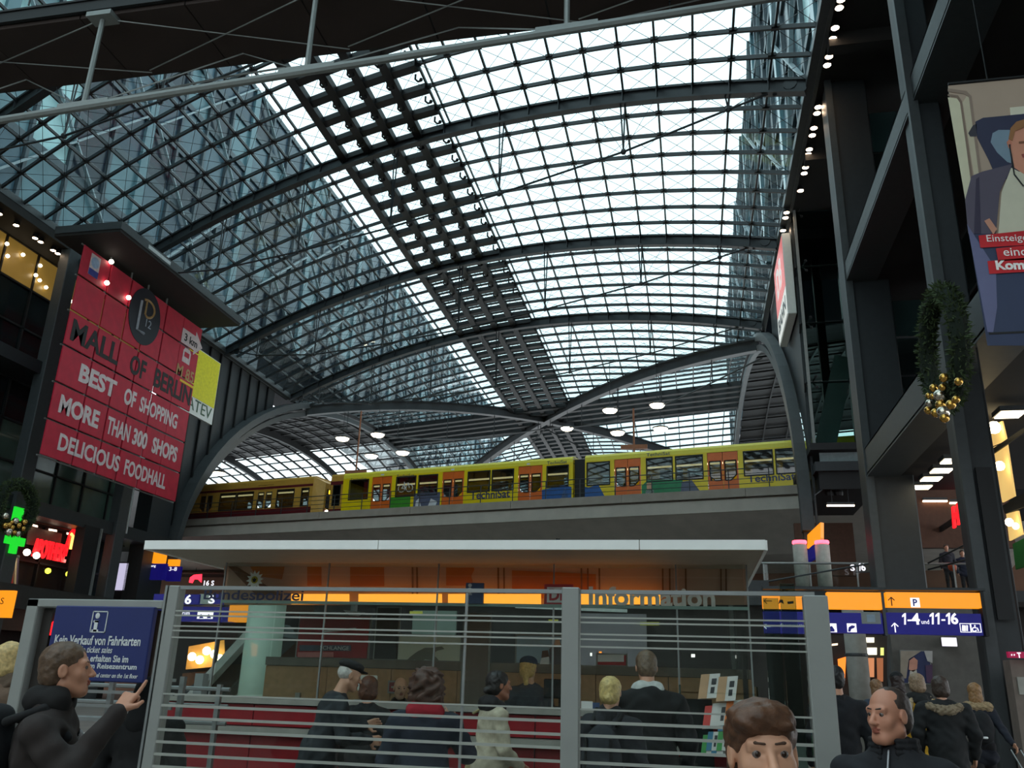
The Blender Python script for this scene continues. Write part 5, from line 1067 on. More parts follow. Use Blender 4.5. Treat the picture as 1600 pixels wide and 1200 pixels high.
numbers([('1', 1452.5, 1459), ('1', 1461.5, 1468), ('-', 1471, 1477), ('1', 1478, 1484.5), ('6', 1486.5, 1498)], 957.5, 975.5, GY, M_SLIT, s1)
arrow(s1, 1398.5, 981, .085, GY, M_SLIT); arrow(s1, 1393, 940, .08, GY, M_BINK)
a = sgbox(s1, [(1422, 934), (1438, 949)], GY-.006, M_SLIT, 'parking_plate', .006); ylet('P', 1427, 1434, 936, 947, GY-.007, mat('parking_blue', (40, 50, 140), .5), s1, .03, .003)
for i, (x0, x1) in enumerate(((1292, 1308), (1323, 1339))):
    sgbox(s1, [(x0, 974), (x1, 988)], GY-.006, M_SLIT, 'pictogram_plate', .006); yq('pictogram', [(x0+2, 987), (x0+5, 979), (x0+8, 978), (x0+12, 984), (x0+12, 987)] if i == 0 else [(x0+2, 987), (x0+3, 980), (x0+8, 977), (x0+13, 978), (x0+12, 981), (x0+7, 983), (x0+6, 987)], GY-.012, M_SNAV, s1, .004)
sgbox(s1, [(1345, 956), (1377, 975)], GY-.01, M_GREYM, 'cover_plate', .012); sgbox(s1, [(1354, 960), (1368, 972)], GY-.015, mat('pale_blue_plate', (130, 146, 160), .5), 'cover_print', .006)
for i, (x0, x1) in enumerate(((1501, 1516), (1518, 1532))):
    P = [at(q[0], q[1], Y=GY-.006) for q in ((x0, 988), (x1, 974))]; mb = MB(); w = .012
    for lo, hi in (((P[0][0], P[0][2]), (P[1][0], P[0][2]+w)), ((P[0][0], P[1][2]-w), (P[1][0], P[1][2])), ((P[0][0], P[0][2]), (P[0][0]+w, P[1][2])), ((P[1][0]-w, P[0][2]), (P[1][0], P[1][2]))): mb.box((lo[0], GY-.008, lo[1]), (hi[0], GY, hi[1]))
    mb.build('pictogram_frame', M_SLIT, s1)
    if i: mb = MB(); q = lambda x, y: at(x, y, Y=GY-.01); mb.tube([q(1523, 976.5), q(1523.5, 981), q(1527, 981.5), q(1529, 986)], .012, 5); mb.tube([q(1522.5+3.2*math.cos(t), 983.5+3*math.sin(t)) for t in np.linspace(.3, 4.6, 10)], .010, 5); mb.build('wheelchair_symbol', M_SLIT, s1)
    else: mb = MB(); q = lambda x, y: at(x, y, Y=GY-.01); mb.bar(q(1506, 986), q(1506, 977), .01, .06, (1, 0, 0)); mb.bar(q(1511, 986), q(1511, 977), .01, .03, (1, 0, 0)); mb.build('lift_symbol', M_SLIT, s1)
s2 = empty('wayfinding_sign', at(1225, 972, Y=18.4), 'orange and blue sign with left arrow behind the kiosk corner', 'sign')
sgbox(s2, [(1191, 926), (1262, 951)], 18.4, M_SORG, 'orange_box'); sgbox(s2, [(1193, 955), (1262, 990)], 18.4, M_SNAV, 'blue_box')
arrow(s2, 1200, 939, .075, 18.4, M_BINK, 180); yq('pictogram', [(1216, 944), (1218, 937), (1223, 937), (1225, 944), (1220, 941)], 18.39, M_BINK, s2, .004); yq('pictogram', [(1230, 940), (1240, 939), (1240, 943), (1231, 944)], 18.39, M_BINK, s2, .004)
arrow(s2, 1199, 979, .06, 18.4, M_SLIT, 180); ylet('Ausgang', 1218, 1260, 974, 980, 18.4, M_PWHT, s2, 0, .003)
mb = MB(); p = at(1225, 926, Y=18.5); mb.tube([p, p+np.array((0, 0, .12))], .04, 5); mb.build('hanger', M_STEEL, s2)
s3 = empty('wayfinding_sign', at(320, 972, Y=17), 'blue sign for platforms 11-16 with glowing orange end', 'sign')
sgbox(s3, [(241, 928), (312, 944)], 17, M_SNAV, 'blue_box'); sgbox(s3, [(312, 928), (332, 944)], 17, mat('pale_sign_field', (150, 158, 150), .5), 'pale_box'); sgbox(s3, [(248, 947), (360, 972)], 17, M_SNAV, 'blue_box'); sgbox(s3, [(360, 940), (402, 972)], 16.95, M_SORG, 'orange_box', .26); sgbox(s3, [(332, 928), (365, 944)], 17, M_SNAV, 'blue_box')
numbers([('1', 259, 264), ('1', 267, 272), ('-', 275, 280), ('1', 281, 286), ('6', 288, 298)], 929, 944, 17, M_SLIT, s3); ylet('S', 325, 335, 930, 943, 16.99, M_SLIT, s3, .02, .004); ylet('Reisezentrum', 256, 296, 954, 961, 17, M_SLIT, s3, 0, .004)
for x0 in (309, 321): sgbox(s3, [(x0, 956), (x0+11, 967)], 16.99, M_SLIT, 'pictogram_plate', .008); yq('pictogram', [(x0+2, 966), (x0+5, 959), (x0+9, 966)], 16.98, M_SNAV, s3, .004)
sgbox(s3, [(246, 944), (404, 947)], 16.95, M_STEEL, 'housing', .3)
for x in (262, 350): mb = MB(); p = at(x, 928, Y=17.28); mb.tube([p, (p[0], p[1], 0)], .05, 6); mb.build('standing_post', M_STEEL, s3)
s4 = empty('wayfinding_sign', at(240, 905, Y=48), 'orange and navy sign on the gallery left of the kiosk roof', 'sign')
sgbox(s4, [(222, 862), (256, 880)], 48, M_SORG, 'orange_box'); sgbox(s4, [(222, 880.5), (256, 906)], 48, M_SNAV, 'blue_box'); ylet('Ausgang', 225, 243, 882, 887, 48, M_SLIT, s4, 0, .01); mb = MB(); p = at(238, 862, Y=48.1); mb.tube([p, (p[0], p[1], 8.9)], .03, 5); mb.build('hanger', M_STEEL, s4)
s5 = empty('wayfinding_sign', at(270, 905, Y=49), 'small orange sign with white numbers close to the kiosk roof', 'sign')
sgbox(s5, [(263, 874), (278, 884)], 49, M_SORG, 'orange_box'); sgbox(s5, [(262, 885), (279, 908)], 49, M_SNAV, 'blue_box'); ylet('3-8', 264, 276, 886, 892, 49, M_SLIT, s5, 0, .01); mb = MB(); p = at(270, 874, Y=49.1); mb.tube([p, (p[0], p[1], 8.6)], .03, 5); mb.build('hanger', M_STEEL, s5)
s6 = empty('shop_sign', at(270, 905, Y=57), 'glowing white script shop sign beside the small orange sign', 'sign'); ylet('Cup', 260, 279, 893, 906, 57, lamp_mat('white_neon', (255, 250, 245), 4), s6, .05, .06, .2); mb = MB(); p = at(270, 900, Y=57.1); mb.tube([p, (p[0], p[1], 8.5)], .02, 5); mb.build('hanger', M_BLACK, s6)
s7 = empty('shop_sign', at(305, 910, Y=56), 'glowing pink red mark left of the police star', 'sign'); yq('neon_mark', [(295, 910), (297, 902), (303, 898), (315, 897), (314, 910), (309, 905), (303, 905), (300, 911)], 56, lamp_mat('pink_neon', (255, 40, 60), 2.6), s7, .08); mb = MB(); p = at(305, 900, Y=56.1); mb.tube([p, (p[0], p[1], 8.5)], .02, 5); mb.build('hanger', M_BLACK, s7)
ylet('16 S', 318, 334, 907, 915, 56, M_SLIT, s7, .02, .01)
s8 = empty('wayfinding_sign', at(6, 965, Y=34.5), 'glowing orange sign box at the left gallery edge', 'sign'); sgbox(s8, [(-30, 922), (13, 965)], 34.5, M_SORG, 'orange_box'); ylet('S', 0, 5, 934, 944, 34.5, M_BINK, s8, 0, .004); mb = MB(); p = at(-8, 922, Y=34.6); mb.tube([p, (p[0], p[1], p[2]+.6), (p[0]-2, p[1], p[2]+.6)], .02, 5); mb.build('hanger', M_STEEL, s8)
# lit advertising column and pale board left of the kiosk roof
lc_ = empty('light_column', at(187, 922, Y=47), 'narrow glowing lilac advertising column on the gallery', 'display'); sgbox(lc_, [(180, 880), (194, 922)], 47, lamp_mat('lilac_screen', (206, 200, 230), .8), 'screen', .1); sgbox(lc_, [(178, 878), (196, 924)], 47.1, M_BLACK, 'housing', .15); sgbox(lc_, [(178, 924), (196, 937)], 47.12, M_BLACK, 'foot', .1)
bd = empty('notice_board', at(206, 935, Y=49), 'pale beige notice board beside the lilac column', 'board'); sgbox(bd, [(196, 892), (216, 912)], 49, mat('beige_board', (150, 146, 130), .6), 'board', .05); sgbox(bd, [(204, 912), (207, 938)], 49.02, M_STEEL, 'stand', .05)
for px, py in ((198, 888), (214, 881)): p = at(px, py, Y=48.5); r = empty('gallery_spot', p, 'tiny green yellow lamp on the gallery beside the beige board', 'lamp', 'green lamps on the left gallery'); mb = MB(); mb.ball(p, .12, 8, 5); mb.build('bulb', lamp_mat('green_spot_glow', (214, 220, 60), 3), r); mb = MB(); mb.bar(p, p+np.array((0, 0, 1.2)), .03, .03); mb.build('stem', M_BLACK, r)
# white pylons with red tops and the slanting sign behind them
for i, px in enumerate((1251, 1286.5)):
    b = at(px+5, 925, Y=34); t = at(px-2, 850, Y=34); r = empty('light_pylon', (b[0], 34, 5.05), 'white pylon with glowing red top ' + ('beside the kiosk roof' if i == 0 else 'in front of the slanting orange sign'), 'pylon')
    mb = MB(); mb.lathe((b[0]-.02, 34, 5.05), [(.26, 0), (.26, t[2]-5.1), (.22, t[2]-5.05)], 14); mb.build('shaft', mat('pylon_white', (186, 184, 176), .5), r, True); mb = MB(); mb.lathe((b[0]-.02, 34, t[2]), [(.25, 0), (.27, .05), (.25, .12)], 14); mb.build('lamp_top', lamp_mat('red_pylon_glow', (255, 70, 90), 5), r)
s9 = empty('wayfinding_sign', at(1278, 870, Y=37), 'orange and blue sign set at a slant behind the white pylons', 'sign')
P = [at(1261, 848, Y=28.6), at(1281, 824, Y=27)]; P[1][2] = P[0][2]
for (py0, py1, m, nm) in ((822, 845, M_SORG, 'orange_box'), (846, 866, M_SNAV, 'blue_box')):
    a0, a1, b0, b1 = at(1261, py1+12, Y=38.6), at(1261, py0+14, Y=38.6), at(1282, py1, Y=36.6), at(1282, py0-6, Y=36.6); mb = MB(); n = np.array((.15, .15, 0)); mb.hexa([a0, b0, b0+n, a0+n, a1, b1, b1+n, a1+n]); mb.build(nm, m, s9)
mb = MB(); p = at(1277, 826, Y=37.2); mb.tube([p, (p[0], p[1], 9.3), (5.7, 38.2, 9.8)], .03, 5); mb.build('hanger', M_STEEL, s9)
s10 = empty('gallery_number', at(1352, 890, Y=32.5), 'small lit white S and 16 on the gallery glass', 'sign'); ylet('S', 1329, 1336, 882, 892, 32.4, M_SLIT, s10, .02, .02); numbers([('1', 1341, 1344.5), ('6', 1346, 1353)], 880, 892, 32.4, M_SLIT, s10); mb = MB(); mb.bar(at(1336, 894, Y=32.5), at(1368, 894, Y=32.5), .03, .03); mb.build('mount', M_STEEL, s10)

# ================================================================== BIG POSTER ON THE RIGHT
PY = 13.0
pb_ = empty('travel_poster', at(1560, 520, Y=PY), 'large hanging poster of a man with earphones in a train seat', 'poster')
tl = at(1480, 134, Y=PY); bl = at(1546, 519, Y=PY); X0 = (tl[0]+bl[0])/2; Z1, Z0 = tl[2], bl[2]; X1 = X0+3.4
box_obj('sheet', (X0, PY, Z0), (X1, PY+.03, Z1), mat('poster_beige', (172, 150, 132), .6, 0, .05, 1), pb_)
def pq(name, pts, c, layer): yq(name, pts, PY-.004*layer, mat('poster_%d_%d_%d' % c, c, .6, 0, .04, 4), pb_, .004)
pq('window_frame', [(1481, 152), (1495, 154), (1501, 162), (1524, 340), (1514, 345)], (205, 198, 170), 1); pq('frame_line', [(1481, 147), (1497, 149), (1503, 158), (1528, 330), (1524, 330), (1500, 160), (1495, 152), (1481, 150)], (126, 106, 92), 2); pq('wall_panel', [(1504, 160), (1512, 148), (1518, 150), (1538, 320), (1530, 325)], (188, 176, 152), 1); pq('frame_line', [(1481, 138), (1510, 142), (1518, 150), (1541, 330), (1537, 330), (1514, 152), (1507, 147), (1481, 143)], (140, 120, 106), 2)
pq('window_light', [(1578, 168), (1640, 162), (1640, 178), (1579, 180)], (214, 208, 186), 2)
pq('seat_back', [(1524, 190), (1536, 184), (1640, 174), (1640, 300), (1556, 275), (1545, 250), (1527, 215)], (44, 46, 72), 3); pq('seat_wing', [(1513, 208), (1520, 196), (1526, 193), (1526, 213), (1516, 213)], (52, 50, 60), 3); pq('head_cushion', [(1548, 222), (1551, 208), (1560, 203), (1578, 203), (1580, 255), (1574, 253), (1558, 238)], (120, 140, 156), 4)
pq('face', [(1577, 222), (1580, 205), (1590, 195), (1620, 190), (1630, 230), (1622, 258), (1605, 275), (1585, 262), (1581, 240)], (206, 140, 114), 6); pq('ear', [(1573, 222), (1577, 217), (1581, 222), (1580, 234), (1576, 231)], (196, 122, 98), 7); pq('hair', [(1576, 217), (1579, 200), (1588, 190), (1602, 186), (1640, 186), (1640, 196), (1600, 199), (1586, 205), (1582, 220)], (150, 102, 62), 8)
pq('brow', [(1592, 221), (1602, 220), (1602, 223), (1592, 224)], (130, 84, 60), 8); pq('mouth', [(1596, 241), (1606, 239), (1606, 246), (1598, 246)], (150, 70, 62), 8); pq('earphone', [(1576, 226), (1579, 225), (1579, 230), (1577, 230)], (20, 20, 24), 9); pq('earphone_cord', [(1577, 230), (1579, 230), (1586, 272), (1600, 290), (1599, 292), (1584, 273)], (24, 24, 28), 9)
pq('shirt', [(1580, 262), (1592, 268), (1640, 275), (1640, 365), (1560, 365), (1565, 300)], (206, 200, 178), 5); pq('jacket', [(1518, 275), (1535, 268), (1582, 256), (1576, 270), (1562, 300), (1556, 365), (1513, 365), (1508, 312)], (84, 76, 92), 6); pq('jacket_fold', [(1525, 280), (1530, 276), (1533, 365), (1522, 365)], (52, 44, 66), 7)
pq('trousers', [(1511, 345), (1548, 365), (1680, 368), (1690, 540), (1543, 540)], (46, 56, 84), 5); pq('leg_edge', [(1511, 350), (1556, 420), (1558, 480), (1552, 519), (1543, 519)], (96, 98, 132), 7); pq('hand', [(1538, 345), (1546, 341), (1558, 358), (1552, 366)], (198, 140, 116), 9)
for pts in ([(1529, 368), (1680, 352), (1680, 378), (1532, 387)], [(1556, 388), (1680, 376), (1680, 402), (1560, 408)], [(1543, 408), (1680, 396), (1680, 420), (1546, 428)]): pq('red_label', pts, (190, 24, 34), 10)
for s, x, y, h in (('Einsteigen,', 1543, 381, 12), ('einchecken,', 1569, 402, 13), ('Komfort', 1557, 422, 13)):
    a = at(x, y, Y=PY-.045); z = at(x, y-h, Y=PY-.045)[2]-a[2]; text(s, mat('poster_white', (235, 230, 226), .6), pb_, a, (1, 0, -.045), (.0, 0, 1), None, z*1.15, .004, .04 if s[0] == 'K' else 0)
mb = MB(); mb.tube([(X0, PY, Z1+.03), (X1, PY, Z1+.03)], .03, 6); mb.build('top_pole', M_BLACK, pb_); mb = MB(); mb.tube([(X0, PY, Z0-.03), (X1, PY, Z0-.03)], .03, 6); mb.build('bottom_pole', M_BLACK, pb_)
for x in (X0+.6, X1-.3): mb = MB(); mb.tube([(x, PY, Z1), (x, PY, 15.0)], .012, 4); mb.build('hanging_wire', M_BLACK, pb_)

# ================================================================== GROUND FLOOR ON THE RIGHT
rs = empty('wall_right', (6, 24, 0), 'ground floor shop fronts and lift doors behind the orange sign', None, None, 'structure')
box_obj('shop_wall', (2.2, 30.5, 0), (14, 30.8, 4.35), mat('dark_umber_wall', (40, 32, 28), .8, 0, .3, .7), rs); box_obj('pale_pier', (4.55, 22.5, 0), (6.9, 22.8, 3.7), mat('grey_pier', (92, 90, 86), .7), rs); box_obj('ceiling', (2.4, 29.5, 4.2), (12, 33, 4.35), M_DARK, rs)
pr = at(1341, 1050, Y=24); rp2 = empty('round_pillar', (pr[0], 24, 0), 'grey round pillar beside the glowing shop on the right', 'pillar'); mb = MB(); mb.lathe((pr[0], 24, 0), [(.26, 0), (.26, 3.7)], 18); mb.build('shaft', mat('grey_pillar_paint', (140, 138, 132), .6), rp2, True); mb = MB(); mb.lathe((pr[0], 24, 2.45), [(.262, 0), (.275, .02), (.275, .06), (.262, .08)], 18); mb.build('joint_ring', M_STEEL2, rp2)
gs = empty('glowing_shop', at(1345, 1090, Y=28.2), 'orange glowing shop with bright white signs beside the pillar', 'shop')
for pts, m in (([(1309, 1030), (1322, 1026), (1320, 1066), (1312, 1064)], lamp_mat('flame_orange', (255, 130, 30), 1.4)), ([(1351, 996), (1366, 996), (1366, 1004), (1351, 1004)], lamp_mat('cream_sign', (250, 240, 200), 1.6)), ([(1353, 1012), (1370, 1012), (1370, 1023), (1353, 1023)], lamp_mat('cream_sign2', (255, 246, 214), 2.4)), ([(1352, 1028), (1366, 1028), (1366, 1058), (1352, 1058)], lamp_mat('peach_display', (220, 140, 90), .8)), ([(1370, 1028), (1380, 1028), (1380, 1065), (1371, 1065)], lamp_mat('copper_display', (190, 110, 60), .6)), ([(1322, 1003), (1331, 1003), (1331, 1022), (1322, 1022)], lamp_mat('lilac_display', (150, 130, 160), .7)), ([(1300, 1006), (1309, 1005), (1309, 1008), (1300, 1009)], lamp_mat('small_lamp', (255, 220, 180), 2)), ([(1376, 1012), (1381, 1012), (1381, 1024), (1376, 1024)], lamp_mat('lime_sign', (220, 230, 120), 1.2)), ([(1330, 1040), (1338, 1040), (1340, 1120), (1332, 1120)], lamp_mat('amber_slot', (180, 120, 50), .5))):
    yq('lit_panel', pts, 28.2, m, gs)
yq('backing', [(1296, 992), (1386, 992), (1386, 1130), (1296, 1130)], 28.4, mat('dark_umber_wall', (40, 32, 28)), gs)
p2 = poster([(1407, 1017), (1457, 1068)], 22.3, mat('small_poster_navy', (40, 50, 90), .6, 0, .2, 2), 'smaller version of the train seat poster on the pale pier'); 
for pts, c in (([(1407, 1017), (1440, 1017), (1420, 1030), (1416, 1060), (1407, 1060)], (150, 140, 126)), ([(1419, 1068), (1422, 1048), (1432, 1046), (1436, 1068)], (186, 180, 168)), ([(1420, 1046), (1421, 1032), (1428, 1027), (1434, 1032), (1433, 1045), (1427, 1050)], (196, 140, 120)), ([(1444, 1017), (1457, 1017), (1457, 1036), (1449, 1033)], (170, 168, 166)), ([(1446, 1040), (1457, 1038), (1457, 1068), (1448, 1066)], (74, 50, 80))): yq('print_shape', pts, 22.27, mat('mini_%d_%d_%d' % c, c, .6), p2, .008)
tv = empty('hanging_screen', at(1484, 1005, Y=22.2), 'small bright white hanging screen under the blue sign', 'screen'); sgbox(tv, [(1471, 996), (1496, 1010)], 22.2, lamp_mat('white_screen', (235, 232, 245), 1.3), 'display', .04); sgbox(tv, [(1470, 995), (1497, 1011)], 22.23, M_BLACK, 'case', .08); mb = MB(); p = at(1484, 1003, Y=22.3); mb.tube([p, (p[0], 22.55, p[2])], .04, 5); mb.build('hanger', M_BLACK, tv)
ld_ = empty('door_1', at(1500, 1130, Y=24), 'dark double lift door behind the walking group', None, None, 'structure'); 
for x0, x1 in ((1474, 1497), (1500, 1524)): sgbox(ld_, [(x0, 1025), (x1, 1150)], 24, mat('dark_door', (26, 26, 28), .4), 'door_leaf', .05)
sgbox(ld_, [(1468, 1016), (1530, 1022)], 23.9, M_STEEL, 'lintel', .2)
ts = empty('shop_sign', at(1590, 1028, Y=17.3), 'magenta shop sign with white letter T by the right column', 'sign'); sgbox(ts, [(1575, 1018), (1640, 1029)], 17.3, mat('magenta_sign', (150, 16, 66), .5, emit=(170, 16, 70), es=.4), 'panel', .1); ylet('T', 1590, 1596, 1019.5, 1028, 17.3, M_SLIT, ts, .04, .004)
for x in (1580, 1584): yq('dot', [(x, 1022), (x+1.8, 1022), (x+1.8, 1024.5), (x, 1024.5)], 17.295, M_SLIT, ts, .004)
mb = MB(); p = at(1600, 1018, Y=17.35); mb.tube([p, (p[0], p[1], 8.2)], .02, 5); mb.build('hanger', M_BLACK, ts)
a = at(1588, 1085, Y=17.5); b = at(1602, 1058, Y=17.5); box_obj('shop_side', (a[0]-.02, 17.52, 0), (9.0, 17.9, at(1590, 1031, Y=17.5)[2]), mat('beige_shop_side', (112, 100, 92), .7), rs); box_obj('notice', (a[0]+.05, 17.49, a[2]), (b[0]+.1, 17.52, b[2]), M_KGREY, rs)

# ================================================================== PEOPLE
class SDF:
    """smooth union of round cones and ellipsoids, meshed with surface nets"""
    def __init__(s): s.p = []
    def cone(s, a, b, r1, r2, k=.02, sub=False, mi=0): s.p.append(('c', np.array(a, float), np.array(b, float), r1, r2, k, sub, mi)); return s
    def ell(s, c, r, k=.02, R=None, sub=False, mi=0): s.p.append(('e', np.array(c, float), np.array(r, float), R, None, k, sub, mi)); return s
    def mesh(s, vox, noise=None):
        lo = np.full(3, 1e9); hi = -lo
        for t, a, b, r1, r2, k, sub, mi in s.p:
            if sub: continue
            if t == 'c': q0 = np.minimum(a-r1, b-r2); q1 = np.maximum(a+r1, b+r2)
            else: m_ = max(b) if r1 is not None else b; q0 = a-m_; q1 = a+m_
            lo = np.minimum(lo, q0); hi = np.maximum(hi, q1)
        lo -= 3*vox+.02; hi += 3*vox+.02; n = np.ceil((hi-lo)/vox).astype(int)+1
        D = np.full(n, .5, np.float32); MI = np.zeros(n, np.int8)
        ax = [lo[i]+vox*np.arange(n[i]) for i in range(3)]
        for t, a, b, r1, r2, k, sub, mi in s.p:
            mg = 3*vox+2*k+.015
            if t == 'c': q0 = np.minimum(a-r1, b-r2); q1 = np.maximum(a+r1, b+r2)
            else: m_ = max(b) if r1 is not None else b; q0 = a-m_; q1 = a+m_
            i0 = np.clip(np.floor((q0-mg-lo)/vox).astype(int), 0, n); i1 = np.clip(np.ceil((q1+mg-lo)/vox).astype(int)+1, 0, n)
            if (i1 <= i0).any(): continue
            X, Y, Z = np.meshgrid(ax[0][i0[0]:i1[0]], ax[1][i0[1]:i1[1]], ax[2][i0[2]:i1[2]], indexing='ij'); P = np.stack((X, Y, Z), -1)
            if t == 'c':
                ba = b-a; l2 = max(ba@ba, 1e-12); h = np.clip(((P-a)@ba)/l2, 0, 1); d = np.linalg.norm(P-a-h[..., None]*ba, axis=-1)-(r1+(r2-r1)*h)
            else:
                Q = P-a
                if r1 is not None: Q = Q@r1
                k0 = np.linalg.norm(Q/b, axis=-1); k1 = np.linalg.norm(Q/(b*b), axis=-1); d = k0*(k0-1)/np.maximum(k1, 1e-9)
            sl = tuple(slice(i0[i], i1[i]) for i in range(3)); o = D[sl]; d = d.astype(np.float32)
            if sub:
                h = np.clip(.5-.5*(o+d)/k, 0, 1); D[sl] = o*(1-h)+(-d)*h+k*h*(1-h); continue
            h = np.clip(.5+.5*(o-d)/k, 0, 1); MI[sl] = np.where(d < o, mi, MI[sl]); D[sl] = o*(1-h)+d*h-k*h*(1-h)
        if noise is not None:
            X, Y, Z = np.meshgrid(*ax, indexing='ij'); D = D+noise(X, Y, Z).astype(np.float32)
        ins = D < 0
        c = np.zeros(np.array(n)-1, np.int8)
        for dx in (0, 1):
            for dy in (0, 1):
                for dz in (0, 1): c += ins[dx:n[0]-1+dx, dy:n[1]-1+dy, dz:n[2]-1+dz]
        act = np.argwhere((c > 0) & (c < 8)); idx = np.full(c.shape, -1, np.int64); idx[tuple(act.T)] = np.arange(len(act))
        acc = np.zeros((len(act), 3)); cnt = np.zeros(len(act)); cor = [(i, j, k) for i in (0, 1) for j in (0, 1) for k in (0, 1)]
        for p in cor:
            for ax_ in range(3):
                if p[ax_]: continue
                q = list(p); q[ax_] = 1
                da = D[tuple((act+p).T)]; db = D[tuple((act+q).T)]; m = (da < 0) != (db < 0); t = np.where(m, da/np.where(m, da-db, 1), 0)
                pos = np.array(p, float)+np.outer(t, np.array(q)-np.array(p)); acc[m] += pos[m]; cnt[m] += 1
        V = lo+(act+acc/cnt[:, None])*vox
        F = []; FM = []
        for ax_ in range(3):
            e = [0, 0, 0]; e[ax_] = 1; sl0 = tuple(slice(0, n[i]-e[i]) for i in range(3)); sl1 = tuple(slice(e[i], n[i]) for i in range(3))
            ch = np.argwhere(ins[sl0] != ins[sl1]); u, w = [(1, 2), (2, 0), (0, 1)][ax_]
            ch = ch[(ch[:, u] > 0) & (ch[:, w] > 0) & (ch[:, u] < n[u]-1) & (ch[:, w] < n[w]-1)]
            def cell(a_, b_): q = ch.copy(); q[:, u] -= a_; q[:, w] -= b_; return idx[tuple(q.T)]
            f = np.stack((cell(1, 1), cell(0, 1), cell(0, 0), cell(1, 0)), 1); flip = ~ins[tuple(ch.T)]; f[flip] = f[flip][:, ::-1]; F.append(f)
            FM.append(MI[tuple(np.where(ins[tuple(ch.T)][:, None], ch, ch+np.array(e)).T)])
        F = np.concatenate(F); FM = np.concatenate(FM); ok = (F >= 0).all(1); return V, F[ok], FM[ok]
def sdf_obj(name, sdf, vox, M, mats, parent, noise=None):
    V, F, FM = sdf.mesh(vox, noise)
    me = bpy.data.meshes.new(name); V = (np.c_[V, np.ones(len(V))]@np.array(M).T)[:, :3]; c = (V.min(0)+V.max(0))/2
    V = V-c; me.vertices.add(len(V)); me.vertices.foreach_set('co', V.astype(np.float32).ravel()); me.loops.add(len(F)*4); me.loops.foreach_set('vertex_index', F.astype(np.int32).ravel())
    me.polygons.add(len(F)); me.polygons.foreach_set('loop_start', np.arange(0, len(F)*4, 4, dtype=np.int32)); me.polygons.foreach_set('loop_total', np.full(len(F), 4, np.int32))
    me.update(calc_edges=True); me.polygons.foreach_set('use_smooth', np.ones(len(F), bool)); me.polygons.foreach_set('material_index', FM.astype(np.int32)); me.validate()
    return link(name, me, mats, parent, c)
def fnoise(amp, f):
    return lambda X, Y, Z: amp*(np.sin(f*X+3*np.sin(f*.6*Z))*np.sin(f*1.1*Y+1.3)+.6*np.sin(f*1.9*Z+2*np.sin(f*X))*np.sin(f*1.7*Y))
def rotm(yaw, pitch=0.0, rollr=0.0):   # head turn: yaw to its left, pitch up, roll
    return np.array((Matrix.Rotation(yaw, 3, 'Z') @ Matrix.Rotation(pitch, 3, 'X') @ Matrix.Rotation(rollr, 3, 'Y')))
def add_hand(s, w, d, n, side, curl=(.4, .45, .5, .55), thumb=.5, mi=0, sc=1.0):
    """w wrist, d along the hand, n back-of-hand normal; fingers curl away from n"""
    d = unit(d); n = unit(n-d*(np.array(n)@d)); x = np.cross(d, n)*side; w = np.array(w, float)
    for t in (-.032, -.011, .011, .030): s.cone(w+x*t*.6, w+d*.085*sc+x*t*sc, .015, .0125, .012, mi=mi)
    for i, (t, L) in enumerate(((.031, .075), (.0105, .083), (-.0105, .077), (-.031, .060))):
        p = w+d*.088*sc+x*t*sc; a = 0.0; c = curl[i]
        for j, (fr, r) in enumerate(((.45, .0095), (.31, .0088), (.24, .0078))):
            a += c*(1.0 if j == 0 else 1.15); dd = d*math.cos(a)-n*math.sin(a); q = p+dd*L*fr*sc; s.cone(p, q, r*sc, r*.92*sc, .004, mi=mi); p = q
    p = w+d*.025*sc+x*.032*sc; q = p+(x*.75+d*.6-n*.25)*.042*sc; s.cone(p, q, .015*sc, .0115*sc, .01, mi=mi); e = q+(d*.85+x*(.35-.5*thumb)-n*.25*thumb*2)*.034*sc; s.cone(q, e, .0105*sc, .0085*sc, .004, mi=mi)
HUES = {}
def cloth(c, rough=.85): return mat('cloth_%d_%d_%d' % c, c, rough, 0, .14, 28, bump=.06)
def hairm(c): return mat('hair_%d_%d_%d' % c, c, .5, 0, .3, 45, bump=.25)
SKIN = lambda c=(206, 152, 124): mat('skin_%d_%d_%d' % c, c, .5, 0, .06, 12)
